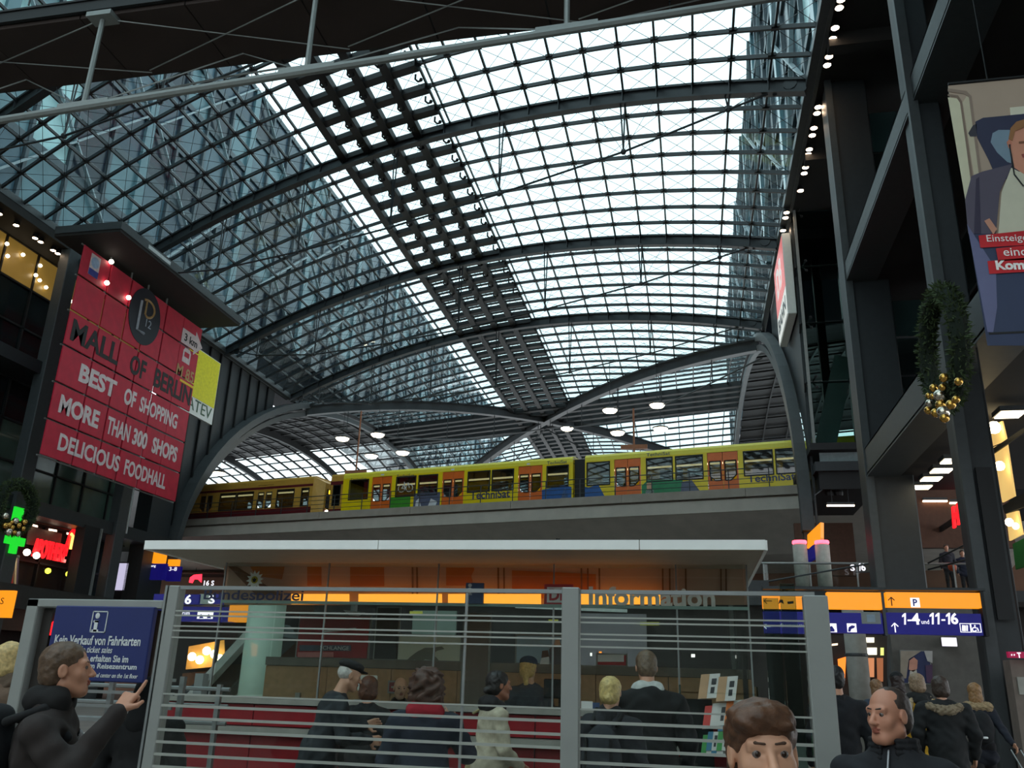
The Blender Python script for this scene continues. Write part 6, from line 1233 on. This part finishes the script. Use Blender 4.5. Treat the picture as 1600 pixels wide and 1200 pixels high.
def person(px, py, Y, label, yaw, coat, legs=(32, 32, 38), skin=(206, 152, 124), hair='short', hcol=(60, 44, 34), vox=.012, lean=0.0, head=(0.0, 0.0, 0.0), arms=None, coatlen=.78, height=None, bulk=1.0, face=False, extra=None, stride=0.0, hood=None, collar=None, female=False, hems=None, sc_head=1.0):
    """px, py: top of the head in the photo; Y: distance along the hall; yaw: direction faced (0 = away from camera along +Y, positive = to its left)"""
    top = at(px, py, Y=Y); H = height or top[2]; k = H/1.75
    root = empty('person', (top[0], top[1], 0), label, 'person')
    hd_off = np.array((0, 0, 0.0))
    M = np.array(Matrix.Translation((top[0], top[1], 0)) @ Matrix.Rotation(yaw, 4, 'Z') @ Matrix.Scale(k, 4))
    L = lambda z: lean*max(0, z-.95)          # forward lean above the hips
    pt_ = lambda x, y, z: np.array((x, y+L(z), z))
    head_c = pt_(0, .025, 1.635); HR = rotm(*head)
    M[:3, 3] -= (M[:3, :3]@np.array((0, L(1.635)+.0, 0)))          # keep the head on its sight line
    hp = lambda x, y, z: head_c+HR@(np.array((x, y, z))*sc_head)
    B = SDF()
    # head
    e3 = lambda *r: np.array(r)*sc_head
    if face:
        B.ell(hp(0, -.012, .035), e3(.0755, .096, .084), .03, HR); B.ell(hp(0, .028, -.035), e3(.058, .066, .082), .03, HR)
        B.cone(hp(-.012, .066, -.098), hp(.012, .066, -.098), .021, .021, .03); B.cone(hp(-.05, .0, -.06), hp(-.022, .06, -.095), .02, .018, .025); B.cone(hp(.05, .0, -.06), hp(.022, .06, -.095), .02, .018, .025)
        B.cone(hp(-.042, .078, .026), hp(.042, .078, .026), .011, .011, .018)
        for s_ in (-1, 1): B.ell(hp(s_*.040, .060, -.022), e3(.020, .016, .020), .03, HR)
        for s_ in (-1, 1): B.ell(hp(s_*.031, .101, .006), e3(.017, .013, .010), .010, HR, sub=True)
        for s_ in (-1, 1): B.cone(hp(s_*.016, .084, .014), hp(s_*.047, .077, .013), .0055, .005, .004); B.cone(hp(s_*.017, .086, -.003), hp(s_*.045, .077, -.002), .004, .004, .004)
        B.cone(hp(0, .087, .014), hp(0, .112, -.028), .008, .0125, .010); 
        for s_ in (-1, 1): B.ell(hp(s_*.012, .103, -.032), e3(.009, .010, .008), .006, HR)
        B.ell(hp(0, .094, -.056), e3(.022, .0085, .0055), .005, HR, mi=1); B.ell(hp(0, .092, -.067), e3(.020, .009, .0065), .005, HR, mi=1); B.cone(hp(-.024, .092, -.0615), hp(.024, .092, -.0615), .0022, .0022, .003, sub=True)
    else:
        B.ell(hp(0, -.012, .035), e3(.075, .095, .084), .03, HR); B.ell(hp(0, .028, -.035), e3(.058, .066, .085), .03, HR); B.cone(hp(0, .09, .01), hp(0, .112, -.028), .009, .013, .012); B.cone(hp(-.01, .066, -.098), hp(.01, .066, -.098), .02, .02, .03)
    for s_ in (-1, 1): B.ell(hp(s_*.077, -.006, -.004), e3(.009, .020, .031), .008, HR); 
    if face:
        for s_ in (-1, 1): B.ell(hp(s_*.086, .0, .0), e3(.005, .010, .018), .005, HR, sub=True)
    B.cone(hp(0, -.02, -.06), pt_(0, -.015, 1.45), .052, .058, .03)
    # slim body inside the clothes, joined to head, arms and legs
    B.ell(pt_(0, 0, 1.30), (.13, .085, .18), .05); B.ell(pt_(0, 0, .98), (.12, .085, .14), .06); B.cone(pt_(-.12, 0, 1.40), pt_(.12, 0, 1.40), .06, .06, .04)
    sw = .185 if not female else .165
    A = arms or {}
    J = {}; T = SDF()
    T.ell(pt_(0, 0, 1.29), (.185*bulk if not female else .165*bulk, .125*bulk, .22), .06); T.ell(pt_(0, .0, 1.04), (.165*bulk, .125*bulk, .2), .08); T.cone(pt_(-.12*bulk, 0, 1.385), pt_(.12*bulk, 0, 1.385), .068*bulk, .068*bulk, .06); T.cone(pt_(-.03, -.02, 1.425), pt_(.03, -.02, 1.425), .06, .06, .05)
    for s_ in (-1, 1):
        sh = pt_(s_*sw*bulk, -.005, 1.385); el, wr_p = A.get(s_, (pt_(s_*(sw+.06)*bulk, -.03, 1.12), pt_(s_*(sw+.05)*bulk, .07, .88)))[:2]
        el = np.array(el, float); wr_p = np.array(wr_p, float)
        B.cone(sh, el, .042, .036, .03); B.cone(el, wr_p, .036, .026, .02)
        T.cone(sh, el, .068*bulk, .056*bulk, .04); dw_ = unit(wr_p-el); T.cone(el, wr_p-dw_*.015, .056*bulk, .042*bulk, .03)
        hd = A.get(s_, None); nrm = hd[2] if hd and len(hd) > 2 else np.array((s_*1.0, .1, 0)); crl = hd[3] if hd and len(hd) > 3 else (.35, .4, .45, .5); th = hd[4] if hd and len(hd) > 4 else .5
        add_hand(B, wr_p, dw_, nrm, A.get('flip', {}).get(s_, s_ if True else 1), crl, th)
        J[s_] = (sh, el, wr_p)
    hem = coatlen
    T.cone(pt_(-.075*bulk, 0, hem+.08), pt_(.075*bulk, 0, hem+.08), .125*bulk, .125*bulk, .06)
    if hem < .7: T.cone(pt_(0, 0, hem+.1), pt_(0, 0, 1.0), .19*bulk, .15*bulk, .08)
    if collar: T.cone(pt_(-.035, .0, 1.475), pt_(.035, .0, 1.475), collar, collar, .03)
    LG = SDF(); SHO = SDF()
    for s_ in (-1, 1):
        st_ = stride*s_; hip = np.array((s_*.085, 0, .92)); kn = np.array((s_*.09, .02+st_*.5+abs(st_)*.15, .50)); an = np.array((s_*.09, -.02+st_*.95-(.12*abs(st_) if st_ < 0 else 0), .10+(.06 if st_ < 0 else 0)))
        B.cone(hip, kn, .06, .045, .03); B.cone(kn, an, .042, .032, .02)
        LG.cone(hip, kn, .092, .066, .04); LG.cone(kn, an, .064, .052, .03)
        SHO.cone(an+(0, -.03, -.045), an+(0.01*s_, .16, -.06), .045, .036, .02); SHO.cone(an, an+(0, -.01, -.05), .046, .048, .02)
    LG.ell((0, 0, .93), (.15, .11, .1), .05)
    body = sdf_obj('body', B, vox if not face else min(vox, .0045), M, [SKIN(skin), mat('lips_%d' % skin[0], (int(skin[0]*.80), int(skin[1]*.62), int(skin[2]*.62)), .45)], root)
    cz = max(vox, .009)
    jk = sdf_obj('jacket', T, cz, M, cloth(coat), root, fnoise(.0065, 27)); sdf_obj('trousers', LG, max(.014, vox), M, cloth(legs), root, fnoise(.003, 26)); sdf_obj('shoes', SHO, .012, M, cloth((24, 22, 22), .5), root)
    # hair
    if hair and hair != 'none':
        h = SDF(); hv = min(vox, .010)
        if hair == 'short':
            h.ell(hp(0, -.018, .045), e3(.083, .100, .085), .02, HR); h.ell(hp(0, -.05, -.02), e3(.075, .065, .075), .03, HR); h.ell(hp(0, .11, -.03), e3(.085, .072, .098), .02, HR, sub=True); h.ell(hp(0, .02, -.14), e3(.12, .12, .06), .02, HR, sub=True)
            for s_ in (-1, 1): h.ell(hp(s_*.085, .0, -.02), e3(.03, .026, .035), .01, HR, sub=True)
            nz = fnoise(.003, 90)
        elif hair == 'receding':
            h.ell(hp(0, -.02, .04), e3(.0785, .094, .083), .02, HR); h.ell(hp(0, -.05, -.02), e3(.072, .062, .072), .03, HR); h.ell(hp(0, .115, .02), e3(.088, .088, .125), .015, HR, sub=True); h.ell(hp(0, .02, -.14), e3(.12, .12, .06), .02, HR, sub=True)
            for s_ in (-1, 1): h.ell(hp(s_*.085, .0, -.02), e3(.03, .026, .035), .01, HR, sub=True); h.ell(hp(s_*.06, .05, .10), e3(.03, .05, .03), .01, HR, sub=True)
            nz = fnoise(.0015, 120)
        elif hair == 'balding':
            h.ell(hp(0, -.03, .02), e3(.080, .085, .075), .02, HR); h.ell(hp(0, .10, .02), e3(.10, .085, .15), .015, HR, sub=True); h.ell(hp(0, .02, .125), e3(.055, .09, .05), .015, HR, sub=True); h.ell(hp(0, .0, -.14), e3(.12, .12, .06), .02, HR, sub=True)
            for s_ in (-1, 1): h.ell(hp(s_*.085, .005, -.02), e3(.03, .03, .035), .01, HR, sub=True)
            nz = fnoise(.0015, 120)
        elif hair == 'quiff':
            h.ell(hp(0, -.018, .045), e3(.086, .102, .086), .02, HR); h.ell(hp(.0, .035, .085), e3(.074, .062, .036), .03, HR); h.ell(hp(.03, .07, .08), e3(.05, .03, .026), .02, HR); h.ell(hp(0, -.05, -.02), e3(.08, .065, .07), .03, HR); h.ell(hp(0, .125, -.045), e3(.080, .075, .100), .02, HR, sub=True); h.ell(hp(0, .02, -.14), e3(.12, .12, .06), .02, HR, sub=True)
            for s_ in (-1, 1): h.ell(hp(s_*.09, .012, -.02), e3(.03, .026, .035), .01, HR, sub=True)
            for q in np.linspace(-.055, .055, 9): h.cone(hp(q, .083, .066), hp(q*1.0+.02, .01, .116-6*q*q), .010, .011, .008)
            nz = fnoise(.0032, 95)
        elif hair == 'long':
            h.ell(hp(0, -.018, .04), e3(.092, .108, .092), .03, HR); h.ell(hp(0, -.055, -.08), e3(.095, .07, .13), .04, HR); h.ell(hp(0, .12, -.03), e3(.07, .08, .11), .02, HR, sub=True); nz = fnoise(.004, 70)
        elif hair == 'bob':
            h.ell(hp(0, -.018, .04), e3(.094, .108, .092), .03, HR); h.ell(hp(0, -.035, -.045), e3(.10, .085, .085), .04, HR); h.ell(hp(0, .12, -.03), e3(.07, .08, .11), .02, HR, sub=True); nz = fnoise(.003, 80)
        elif hair == 'curly':
            h.ell(hp(0, -.02, .04), e3(.125, .125, .115), .04, HR); h.ell(hp(0, -.04, -.07), e3(.135, .10, .12), .05, HR); h.ell(hp(0, .14, -.03), e3(.075, .08, .12), .03, HR, sub=True); nz = fnoise(.016, 42)
        elif hair == 'bun':
            h.ell(hp(0, -.018, .038), e3(.086, .103, .087), .03, HR); h.ell(hp(0, -.04, -.03), e3(.08, .075, .07), .03, HR); h.ell(hp(.02, -.115, -.045), e3(.032, .035, .03), .01, HR); h.ell(hp(0, .115, -.03), e3(.075, .075, .10), .02, HR, sub=True); nz = fnoise(.0025, 90)
        elif hair == 'tail':
            h.ell(hp(0, -.018, .038), e3(.086, .103, .087), .03, HR); h.ell(hp(0, -.05, -.03), e3(.08, .07, .07), .03, HR); h.cone(hp(0, -.10, -.02), hp(.02, -.10, -.2), .035, .02, .02); h.ell(hp(0, .115, -.03), e3(.075, .075, .10), .02, HR, sub=True); nz = fnoise(.003, 90)
        sdf_obj('hair', h, hv, M, hairm(hcol), root, nz)
    if face:
        w = (M[:3, :3]@HR)
        for s_ in (-1, 1):
            c = (M@np.r_[hp(s_*.031, .0775, .0055), 1])[:3]; mb = MB(); mb.ball((0, 0, 0), .0125*k*sc_head, 12, 8); e = mb.build('eye', mat('eye_white', (112, 100, 94), .3), root, True, (0, 0, 0)); R4 = Matrix(w/k).to_4x4(); R4.translation = Vector(c); e.matrix_basis = R4; WM[e] = R4.copy(); e.matrix_parent_inverse = WM[root].inverted()
            mb = MB(); f = w@np.array((0, 1, 0))/k; mb.ball(c+f*.0066*k*sc_head, .0076*k*sc_head, 10, 6); mb.build('iris', mat('iris_brown', (46, 30, 22), .15), e, True)
        for s_ in (-1, 1):
            b = SDF(); b.cone(hp(s_*.013, .0925, .0275), hp(s_*.034, .0880, .030), .0034, .0036, .004); b.cone(hp(s_*.034, .0880, .030), hp(s_*.05, .076, .0245), .0036, .0026, .004); sdf_obj('eyebrow', b, .003, M, hairm(tuple(int(x*.8) for x in hcol)), root)
    return root, M, hp, J, k, HR
def piece(name, s, vox, M, m, root, noise=None): return sdf_obj(name, s, vox, M, m, root, noise)
PI = math.pi
def collar_ring(M, root, c, r=.078, z=1.455, h=.055, lean=0.0, gap=.5):
    s = SDF(); off = lean*(z-.95)
    P = [np.array((r*math.sin(t), -.012+off+r*.95*math.cos(t), 0)) for t in np.linspace(gap, 2*math.pi-gap, 13)]
    for a, b in zip(P[:-1], P[1:]):
        for q in np.linspace(0, 1, 4): e = np.array((0, 0, z-h/2+h*q)); s.cone(a*(1.08-.12*q)+e, b*(1.08-.12*q)+e, .011, .011, .008)
    return piece('collar', s, .007, M, cloth(c), root)

# --- the man who points, left foreground (faces right)
r, M, hp, J, k, HR = person(100, 1020, 3.55, 'man with short brown hair in dark jacket pointing past the blue notice', -1.1, (44, 36, 34), (34, 34, 40), (196, 140, 112), 'short', (92, 70, 52), .009, .02, (.05, .12, 0), height=1.70, face=True, bulk=1.06,
    arms={1: ((.26, .16, 1.22), (.13, .30, 1.47), (.7, -.5, .4), (-.05, 1.2, 1.3, 1.3), .6), -1: ((-.27, -.05, 1.13), (-.26, .10, .88))}, collar=.078)
s = SDF(); s.cone((-.05, .02, 1.50), (.05, .02, 1.50), .075, .075, .03); s.cone((-.04, -.05, 1.51), (.04, -.05, 1.51), .06, .06, .03); s.ell((0, .06, 1.55), (.05, .05, .05), .02, sub=True); piece('collar', s, .008, M, cloth((22, 20, 20)), r, fnoise(.003, 40))
s = SDF(); s.cone((-.12, .12, 1.36), (-.125, -.0, 1.475), .016, .016, .01); s.cone((-.125, 0, 1.475), (-.12, -.12, 1.42), .016, .016, .01); s.cone((-.12, .12, 1.36), (-.13, .09, 1.15), .016, .014, .01); piece('strap_edge', s, .006, M, cloth((150, 150, 152)), r)
bag = empty('backpack', tuple((M@np.array((0, -.22, 1.0, 1)))[:3]), 'black backpack on the back of the pointing man', 'backpack'); s = SDF(); s.ell((0, -.20, 1.20), (.17, .10, .24), .03); s.ell((0, -.25, 1.08), (.13, .07, .13), .04); s.ell((0, -.2, 1.42), (.12, .06, .07), .04); piece('bag', s, .010, M, cloth((20, 20, 24)), bag, fnoise(.005, 20))
for sx in (-1, 1): s = SDF(); s.cone((sx*.11, -.14, 1.42), (sx*.115, 0, 1.475), .02, .02, .01); s.cone((sx*.115, 0, 1.475), (sx*.12, .115, 1.36), .02, .02, .01); piece('strap', s, .008, M, cloth((18, 18, 20)), bag)
# --- hooded person
r, M, hp, J, k, HR = person(238, 1064, 5.6, 'person in black hooded coat seen from behind beside the notice', .15, (10, 10, 12), (14, 14, 16), hair='none', vox=.014, height=1.54+.02, bulk=1.2, coatlen=.55)
s = SDF(); s.ell(hp(0, -.015, .02), (.115, .125, .13), .04); s.cone(hp(0, -.04, -.07), (0, -.02, 1.44), .115, .14, .06); s.ell(hp(0, .13, -.02), (.075, .09, .10), .03, sub=True); piece('hood', s, .011, M, cloth((10, 10, 12)), r, fnoise(.004, 24))
# --- blond person, far left
r, M, hp, J, k, HR = person(18, 1006, 5.6, 'blond person in brown tweed coat standing left of the steel frame', .1, (104, 84, 68), (30, 28, 30), hair='bob', hcol=(206, 178, 120), vox=.012, height=1.75, bulk=1.1, coatlen=.6)
s = SDF(); s.cone((-.06, 0, 1.49), (.06, 0, 1.49), .08, .08, .04); piece('collar', s, .010, M, cloth((92, 76, 62)), r, fnoise(.006, 40))
# --- queue in front of the kiosk
r, M, hp, J, k, HR = person(543, 1043, 7.5, 'elderly man in flat cap and dark coat bending to the counter', -.95, (40, 44, 48), (26, 26, 30), (196, 146, 118), 'balding', (196, 192, 186), .010, .30, (.0, -.25, 0), height=1.72, face=True, coatlen=.62, bulk=1.05, arms={-1: ((-.26, .22, 1.16), (-.16, .46, 1.22)), 1: ((.26, .15, 1.14), (.2, .40, 1.12))})
collar_ring(M, r, (34, 38, 42), .08, 1.455, .05, .30)
s = SDF(); s.ell(hp(0, -.01, .085), (.098, .118, .048), .02, HR); s.ell(hp(0, .10, .06), (.07, .055, .012), .015, HR); piece('flat_cap', s, .007, M, cloth((22, 22, 24)), r, fnoise(.002, 50))
r, M, hp, J, k, HR = person(577, 1061, 8.3, 'woman with sleek reddish brown hair in black coat at the counter', .1, (24, 28, 30), (22, 22, 26), hair='bob', hcol=(84, 50, 34), vox=.011, height=1.60, coatlen=.5, female=True, bulk=1.08)
collar_ring(M, r, (20, 24, 26))
r, M, hp, J, k, HR = person(626, 1062, 9.82, 'bald clerk in dark suit behind the counter', PI+.5, (40, 38, 38), (26, 26, 28), (206, 160, 134), 'balding', (110, 98, 90), .010, .12, (.0, -.1, 0), height=1.60, face=True, arms={-1: ((-.22, .2, 1.15), (-.05, .26, 1.38)), 1: ((.26, .12, 1.14), (.18, .32, 1.1))}, collar=.06)
collar_ring(M, r, (214, 212, 206), .07, 1.46, .04, .12)
r, M, hp, J, k, HR = person(668, 1050, 6.3, 'woman with bushy brown curls and red scarf raising a hand', .25, (26, 32, 48), (24, 24, 30), hair='curly', hcol=(78, 48, 36), vox=.010, lean=.05, height=1.645, coatlen=.45, bulk=1.22, female=True,
    arms={-1: ((-.27, -.02, 1.12), (-.24, .16, .95)), 1: ((.33, .05, 1.18), (.20, .13, 1.37), (-.1, -1, .4), (.15, .1, .12, .2), .1)})
s = SDF(); s.cone((-.07, -.03, 1.47), (.07, -.03, 1.47), .075, .075, .03); s.cone((-.06, .06, 1.46), (.06, .06, 1.46), .06, .06, .04); piece('scarf', s, .010, M, cloth((160, 20, 40)), r, fnoise(.005, 35))
r, M, hp, J, k, HR = person(776, 1047, 7.4, 'dark haired woman in beige coat with dark scarf turned sideways', -1.0, (186, 174, 152), (28, 28, 34), (170, 110, 84), 'bun', (30, 22, 22), .009, .06, (0, 0, 0), height=1.68, coatlen=.35, female=True, face=True, arms={-1: ((-.22, .02, 1.13), (-.14, .22, 1.02)), 1: ((.22, .05, 1.13), (.12, .24, 1.0))})
s = SDF(); s.cone((-.06, -.02, 1.48), (.06, -.02, 1.48), .075, .075, .03); s.cone((-.05, .07, 1.46), (.05, .07, 1.46), .055, .055, .03); s.cone((-.13, .08, 1.40), (-.19, .04, 1.06), .062, .055, .04); piece('scarf', s, .010, M, cloth((30, 26, 30)), r, fnoise(.004, 30))
hb = empty('shoulder_bag', tuple((M@np.array((-.2, .15, .8, 1)))[:3]), 'olive beige shoulder bag of the woman in beige coat', 'bag'); s = SDF(); s.ell((-.24, .08, .92), (.10, .19, .10), .04); s.cone((-.24, -.06, .98), (-.24, .22, .98), .06, .06, .05); piece('bag', s, .010, M, cloth((150, 138, 100)), hb, fnoise(.006, 24)); s = SDF(); s.cone((-.2, .02, 1.0), (-.15, .03, 1.47), .012, .012, .01); s.cone((-.15, .03, 1.47), (-.16, -.1, 1.4), .012, .012, .01); piece('strap', s, .007, M, cloth((150, 138, 100)), hb)
r, M, hp, J, k, HR = person(828, 1015, 9.85, 'person in blue cap with blond ponytail and grey jacket behind the counter', .5, (60, 66, 76), (30, 30, 34), (206, 158, 130), 'tail', (200, 164, 100), .010, 0, (-.7, 0, 0), height=1.86, coatlen=.7)
s = SDF(); s.ell(hp(0, -.01, .07), (.092, .108, .062), .02, HR); s.ell(hp(0, .115, .055), (.06, .045, .010), .012, HR); piece('cap', s, .007, M, cloth((36, 52, 76)), r)
r, M, hp, J, k, HR = person(953, 1057, 6.9, 'blond woman with small bun in black quilted jacket and backpack', -.25, (34, 34, 40), (22, 22, 26), hair='bun', hcol=(206, 178, 116), vox=.009, height=1.655, coatlen=.7, female=True, bulk=1.12, collar=.07)
collar_ring(M, r, (26, 26, 30), .088)
bag = empty('backpack', tuple((M@np.array((0, -.24, .95, 1)))[:3]), 'dark grey backpack on the blond woman with small bun', 'backpack'); s = SDF(); s.ell((0, -.20, 1.17), (.16, .09, .23), .03); s.ell((0, -.25, 1.06), (.12, .06, .12), .03); piece('bag', s, .010, M, cloth((38, 40, 46)), bag, fnoise(.004, 22))
for sx in (-1, 1): s = SDF(); s.cone((sx*.1, -.14, 1.40), (sx*.11, 0, 1.50), .02, .02, .01); s.cone((sx*.11, 0, 1.5), (sx*.12, .125, 1.36), .02, .02, .01); s.cone((sx*.1, -.27, 1.3), (sx*.1, -.27, 1.02), .014, .014, .01); piece('strap', s, .009, M, cloth((18, 18, 20)), bag)
r, M, hp, J, k, HR = person(1010, 1018, 7.5, 'man in black coat with white scarf bending to the counter', .15, (12, 12, 14), (16, 16, 18), hair='short', hcol=(104, 84, 66), vox=.010, lean=.22, head=(0, -.3, 0), height=1.86, coatlen=.45, bulk=1.16)
s = SDF(); s.cone((-.055, -.02, 1.475), (.055, -.02, 1.475), .07, .07, .03); M2 = M.copy(); M2[:3, 3] += M[:3, :3]@np.array((0, .22*.52, 0)); piece('scarf', s, .010, M2, cloth((190, 190, 186)), r, fnoise(.004, 40))
# --- boy in the foreground
r, M, hp, J, k, HR = person(1186, 1098, 2.15, 'boy with swept brown hair looking to the front', PI+.02, (60, 62, 70), (40, 42, 52), (214, 160, 130), 'quiff', (92, 60, 40), .007, 0, (.12, .02, .03), height=1.568, face=True)
collar_ring(M, r, (44, 46, 54))
# --- man in dark zip jacket
r, M, hp, J, k, HR = person(1387, 1079, 4.1, 'balding man in black zip jacket turned to the left', PI-.45, (24, 25, 30), (30, 30, 36), (196, 136, 110), 'receding', (58, 46, 40), .008, 0, (-.45, -.02, 0), height=1.62, face=True, bulk=1.12, collar=.075)
collar_ring(M, r, (18, 18, 22), .100, 1.495, .075, 0, .35)
s = SDF(); s.ell(hp(0, .075, .085), (.05, .04, .045), .01); 
s = SDF(); s.cone((0, .085, 1.49), (.005, .135, 1.38), .006, .006, .004); s.cone((.005, .135, 1.38), (.005, .145, 1.10), .006, .006, .004); piece('zip', s, .004, M, mat('zip_metal', (150, 152, 156), .4, .6), r)
s = SDF(); s.cone((-.10, .13, 1.24), (-.18, .105, 1.235), .006, .006, .003); piece('pocket_zip', s, .004, M, mat('zip_metal', (150, 152, 156)), r)
# --- walking group on the right
r, M, hp, J, k, HR = person(1304, 1041, 9.6, 'man in dark coat walking away behind the grey post', .1, (18, 20, 26), (20, 22, 28), hair='short', hcol=(26, 22, 22), vox=.013, height=1.84, stride=.16, coatlen=.7, bulk=1.1)
collar_ring(M, r, (16, 18, 22))
r, M, hp, J, k, HR = person(1368, 1060, 15.6, 'person with long brown hair in blue scarf jacket walking away', .1, (52, 60, 74), (28, 28, 34), hair='long', hcol=(126, 92, 62), vox=.014, height=1.80, stride=.12, female=True)
r, M, hp, J, k, HR = person(1400, 1047, 15.0, 'woman in black knit hat and grey jacket walking away', .05, (130, 130, 132), (24, 24, 28), hair='long', hcol=(44, 30, 28), vox=.014, height=1.9, stride=-.12, female=True)
s = SDF(); s.ell(hp(0, -.012, .06), (.090, .106, .085), .02); piece('knit_hat', s, .009, M, cloth((20, 20, 22)), r, fnoise(.003, 70))
r, M, hp, J, k, HR = person(1431, 1051, 13.2, 'person in yellow and black jacket with fur hood walking away', .1, (196, 150, 34), (26, 26, 30), hair='bob', hcol=(140, 116, 92), vox=.012, height=1.86, stride=.14, coatlen=.6, bulk=1.08)
s = SDF(); s.cone((-.09, -.03, 1.46), (.09, -.03, 1.46), .075, .075, .03); s.cone((0, -.1, 1.42), (0, -.12, 1.25), .09, .05, .04); piece('hood', s, .010, M, cloth((22, 22, 22)), r, fnoise(.006, 40)); s = SDF(); s.cone((.10, -.06, 1.48), (.15, -.11, 1.36), .03, .03, .02); s.cone((-.10, -.06, 1.48), (-.15, -.11, 1.36), .03, .03, .02); piece('fur_trim', s, .009, M, cloth((170, 150, 120)), r, fnoise(.008, 90))
r, M, hp, J, k, HR = person(1467, 1056, 12.0, 'person in wide black parka with fur trimmed hood walking away', -.05, (20, 22, 24), (22, 22, 26), hair='bob', hcol=(60, 46, 38), vox=.012, height=1.81, stride=-.12, coatlen=.42, bulk=1.25)
s = SDF(); s.cone((-.16, -.08, 1.42), (-.05, -.13, 1.38), .045, .05, .03); s.cone((.16, -.08, 1.42), (.05, -.13, 1.38), .045, .05, .03); s.cone((-.05, -.13, 1.38), (.05, -.13, 1.38), .05, .05, .03); piece('fur_trim', s, .009, M, cloth((132, 116, 94)), r, fnoise(.009, 80))
r, M, hp, J, k, HR = person(1521, 1067, 14.2, 'woman in navy jacket with fur hood pulling a trolley case', -.1, (24, 28, 40), (18, 18, 22), hair='long', hcol=(140, 104, 66), vox=.012, height=1.77, stride=.2, coatlen=.72, female=True, arms={-1: ((-.24, -.06, 1.14), (-.27, -.18, .90)), 1: ((.26, -.1, 1.16), (.34, -.26, .98))})
s = SDF(); s.cone((-.13, -.05, 1.44), (.13, -.05, 1.44), .07, .07, .03); piece('fur_trim', s, .009, M, cloth((150, 128, 96)), r, fnoise(.009, 80))
bag = empty('backpack', tuple((M@np.array((0, -.24, .9, 1)))[:3]), 'black backpack with small white patch on the woman with trolley', 'backpack'); s = SDF(); s.ell((0, -.2, 1.17), (.15, .1, .22), .03); s.ell((0, -.26, 1.06), (.11, .06, .1), .03); piece('bag', s, .011, M, cloth((16, 18, 22)), bag, fnoise(.004, 22)); s = SDF(); s.cone((-.02, -.325, 1.05), (.02, -.325, 1.05), .016, .016, .005); piece('patch', s, .006, M, M_SWH, bag)
tc = (M@np.array((.46, -.62, 0, 1)))[:3]; tro = empty('trolley_case', tuple(tc), 'small dark trolley case pulled beside the right column', 'suitcase')
mb = MB(); mb.bev(tc+np.array((-.17, -.12, .06)), tc+np.array((.17, .12, .58)), .03); mb.build('case', cloth((30, 30, 32)), tro); hh = (M@np.array((.35, -.30, .92, 1)))[:3]
for sx in (-.06, .06): mb = MB(); mb.tube([tc+np.array((sx, 0, .56)), hh+np.array((sx, 0, 0))], .010, 6); mb.build('handle_rod', M_ALU, tro)
mb = MB(); mb.tube([hh+np.array((-.07, 0, 0)), hh+np.array((.07, 0, 0))], .014, 6); mb.build('handle_grip', M_BLACK, tro)
for sx in (-.13, .13): mb = MB(); mb.lathe(tc+np.array((sx, .06, .04)), [(.04, -.015), (.04, .015)], 12, (1, 0, 0)); mb.build('wheel', M_BLACK, tro)
# --- two distant people on the upper gallery
for px, py, c, l in ((1478, 856, (44, 46, 56), 'dark dressed person standing on the upper gallery behind the glass'), (1503, 866, (30, 36, 60), 'person in blue on the upper gallery behind the glass')):
    Yg = 34.2 if px < 1490 else 35.6; rr_ = person(px, py, Yg, l, PI, c, vox=.025, height=1.75); rr_[0].location.z = 5.05; 
lan = empty('orange_ball', at(1488, 888, Y=33.6), 'small orange ball on the upper gallery', 'lantern'); mb = MB(); mb.ball(at(1488, 886, Y=33.6), .15, 10, 7); mb.build('globe', mat('orange_globe', (214, 90, 50), .5), lan, True); p = at(1488, 886, Y=33.6); mb = MB(); mb.tube([(p[0], p[1], 5.05), p], .02, 5); mb.build('stem', M_BLACK, lan)  # plain orange ball on a stem, gives no light
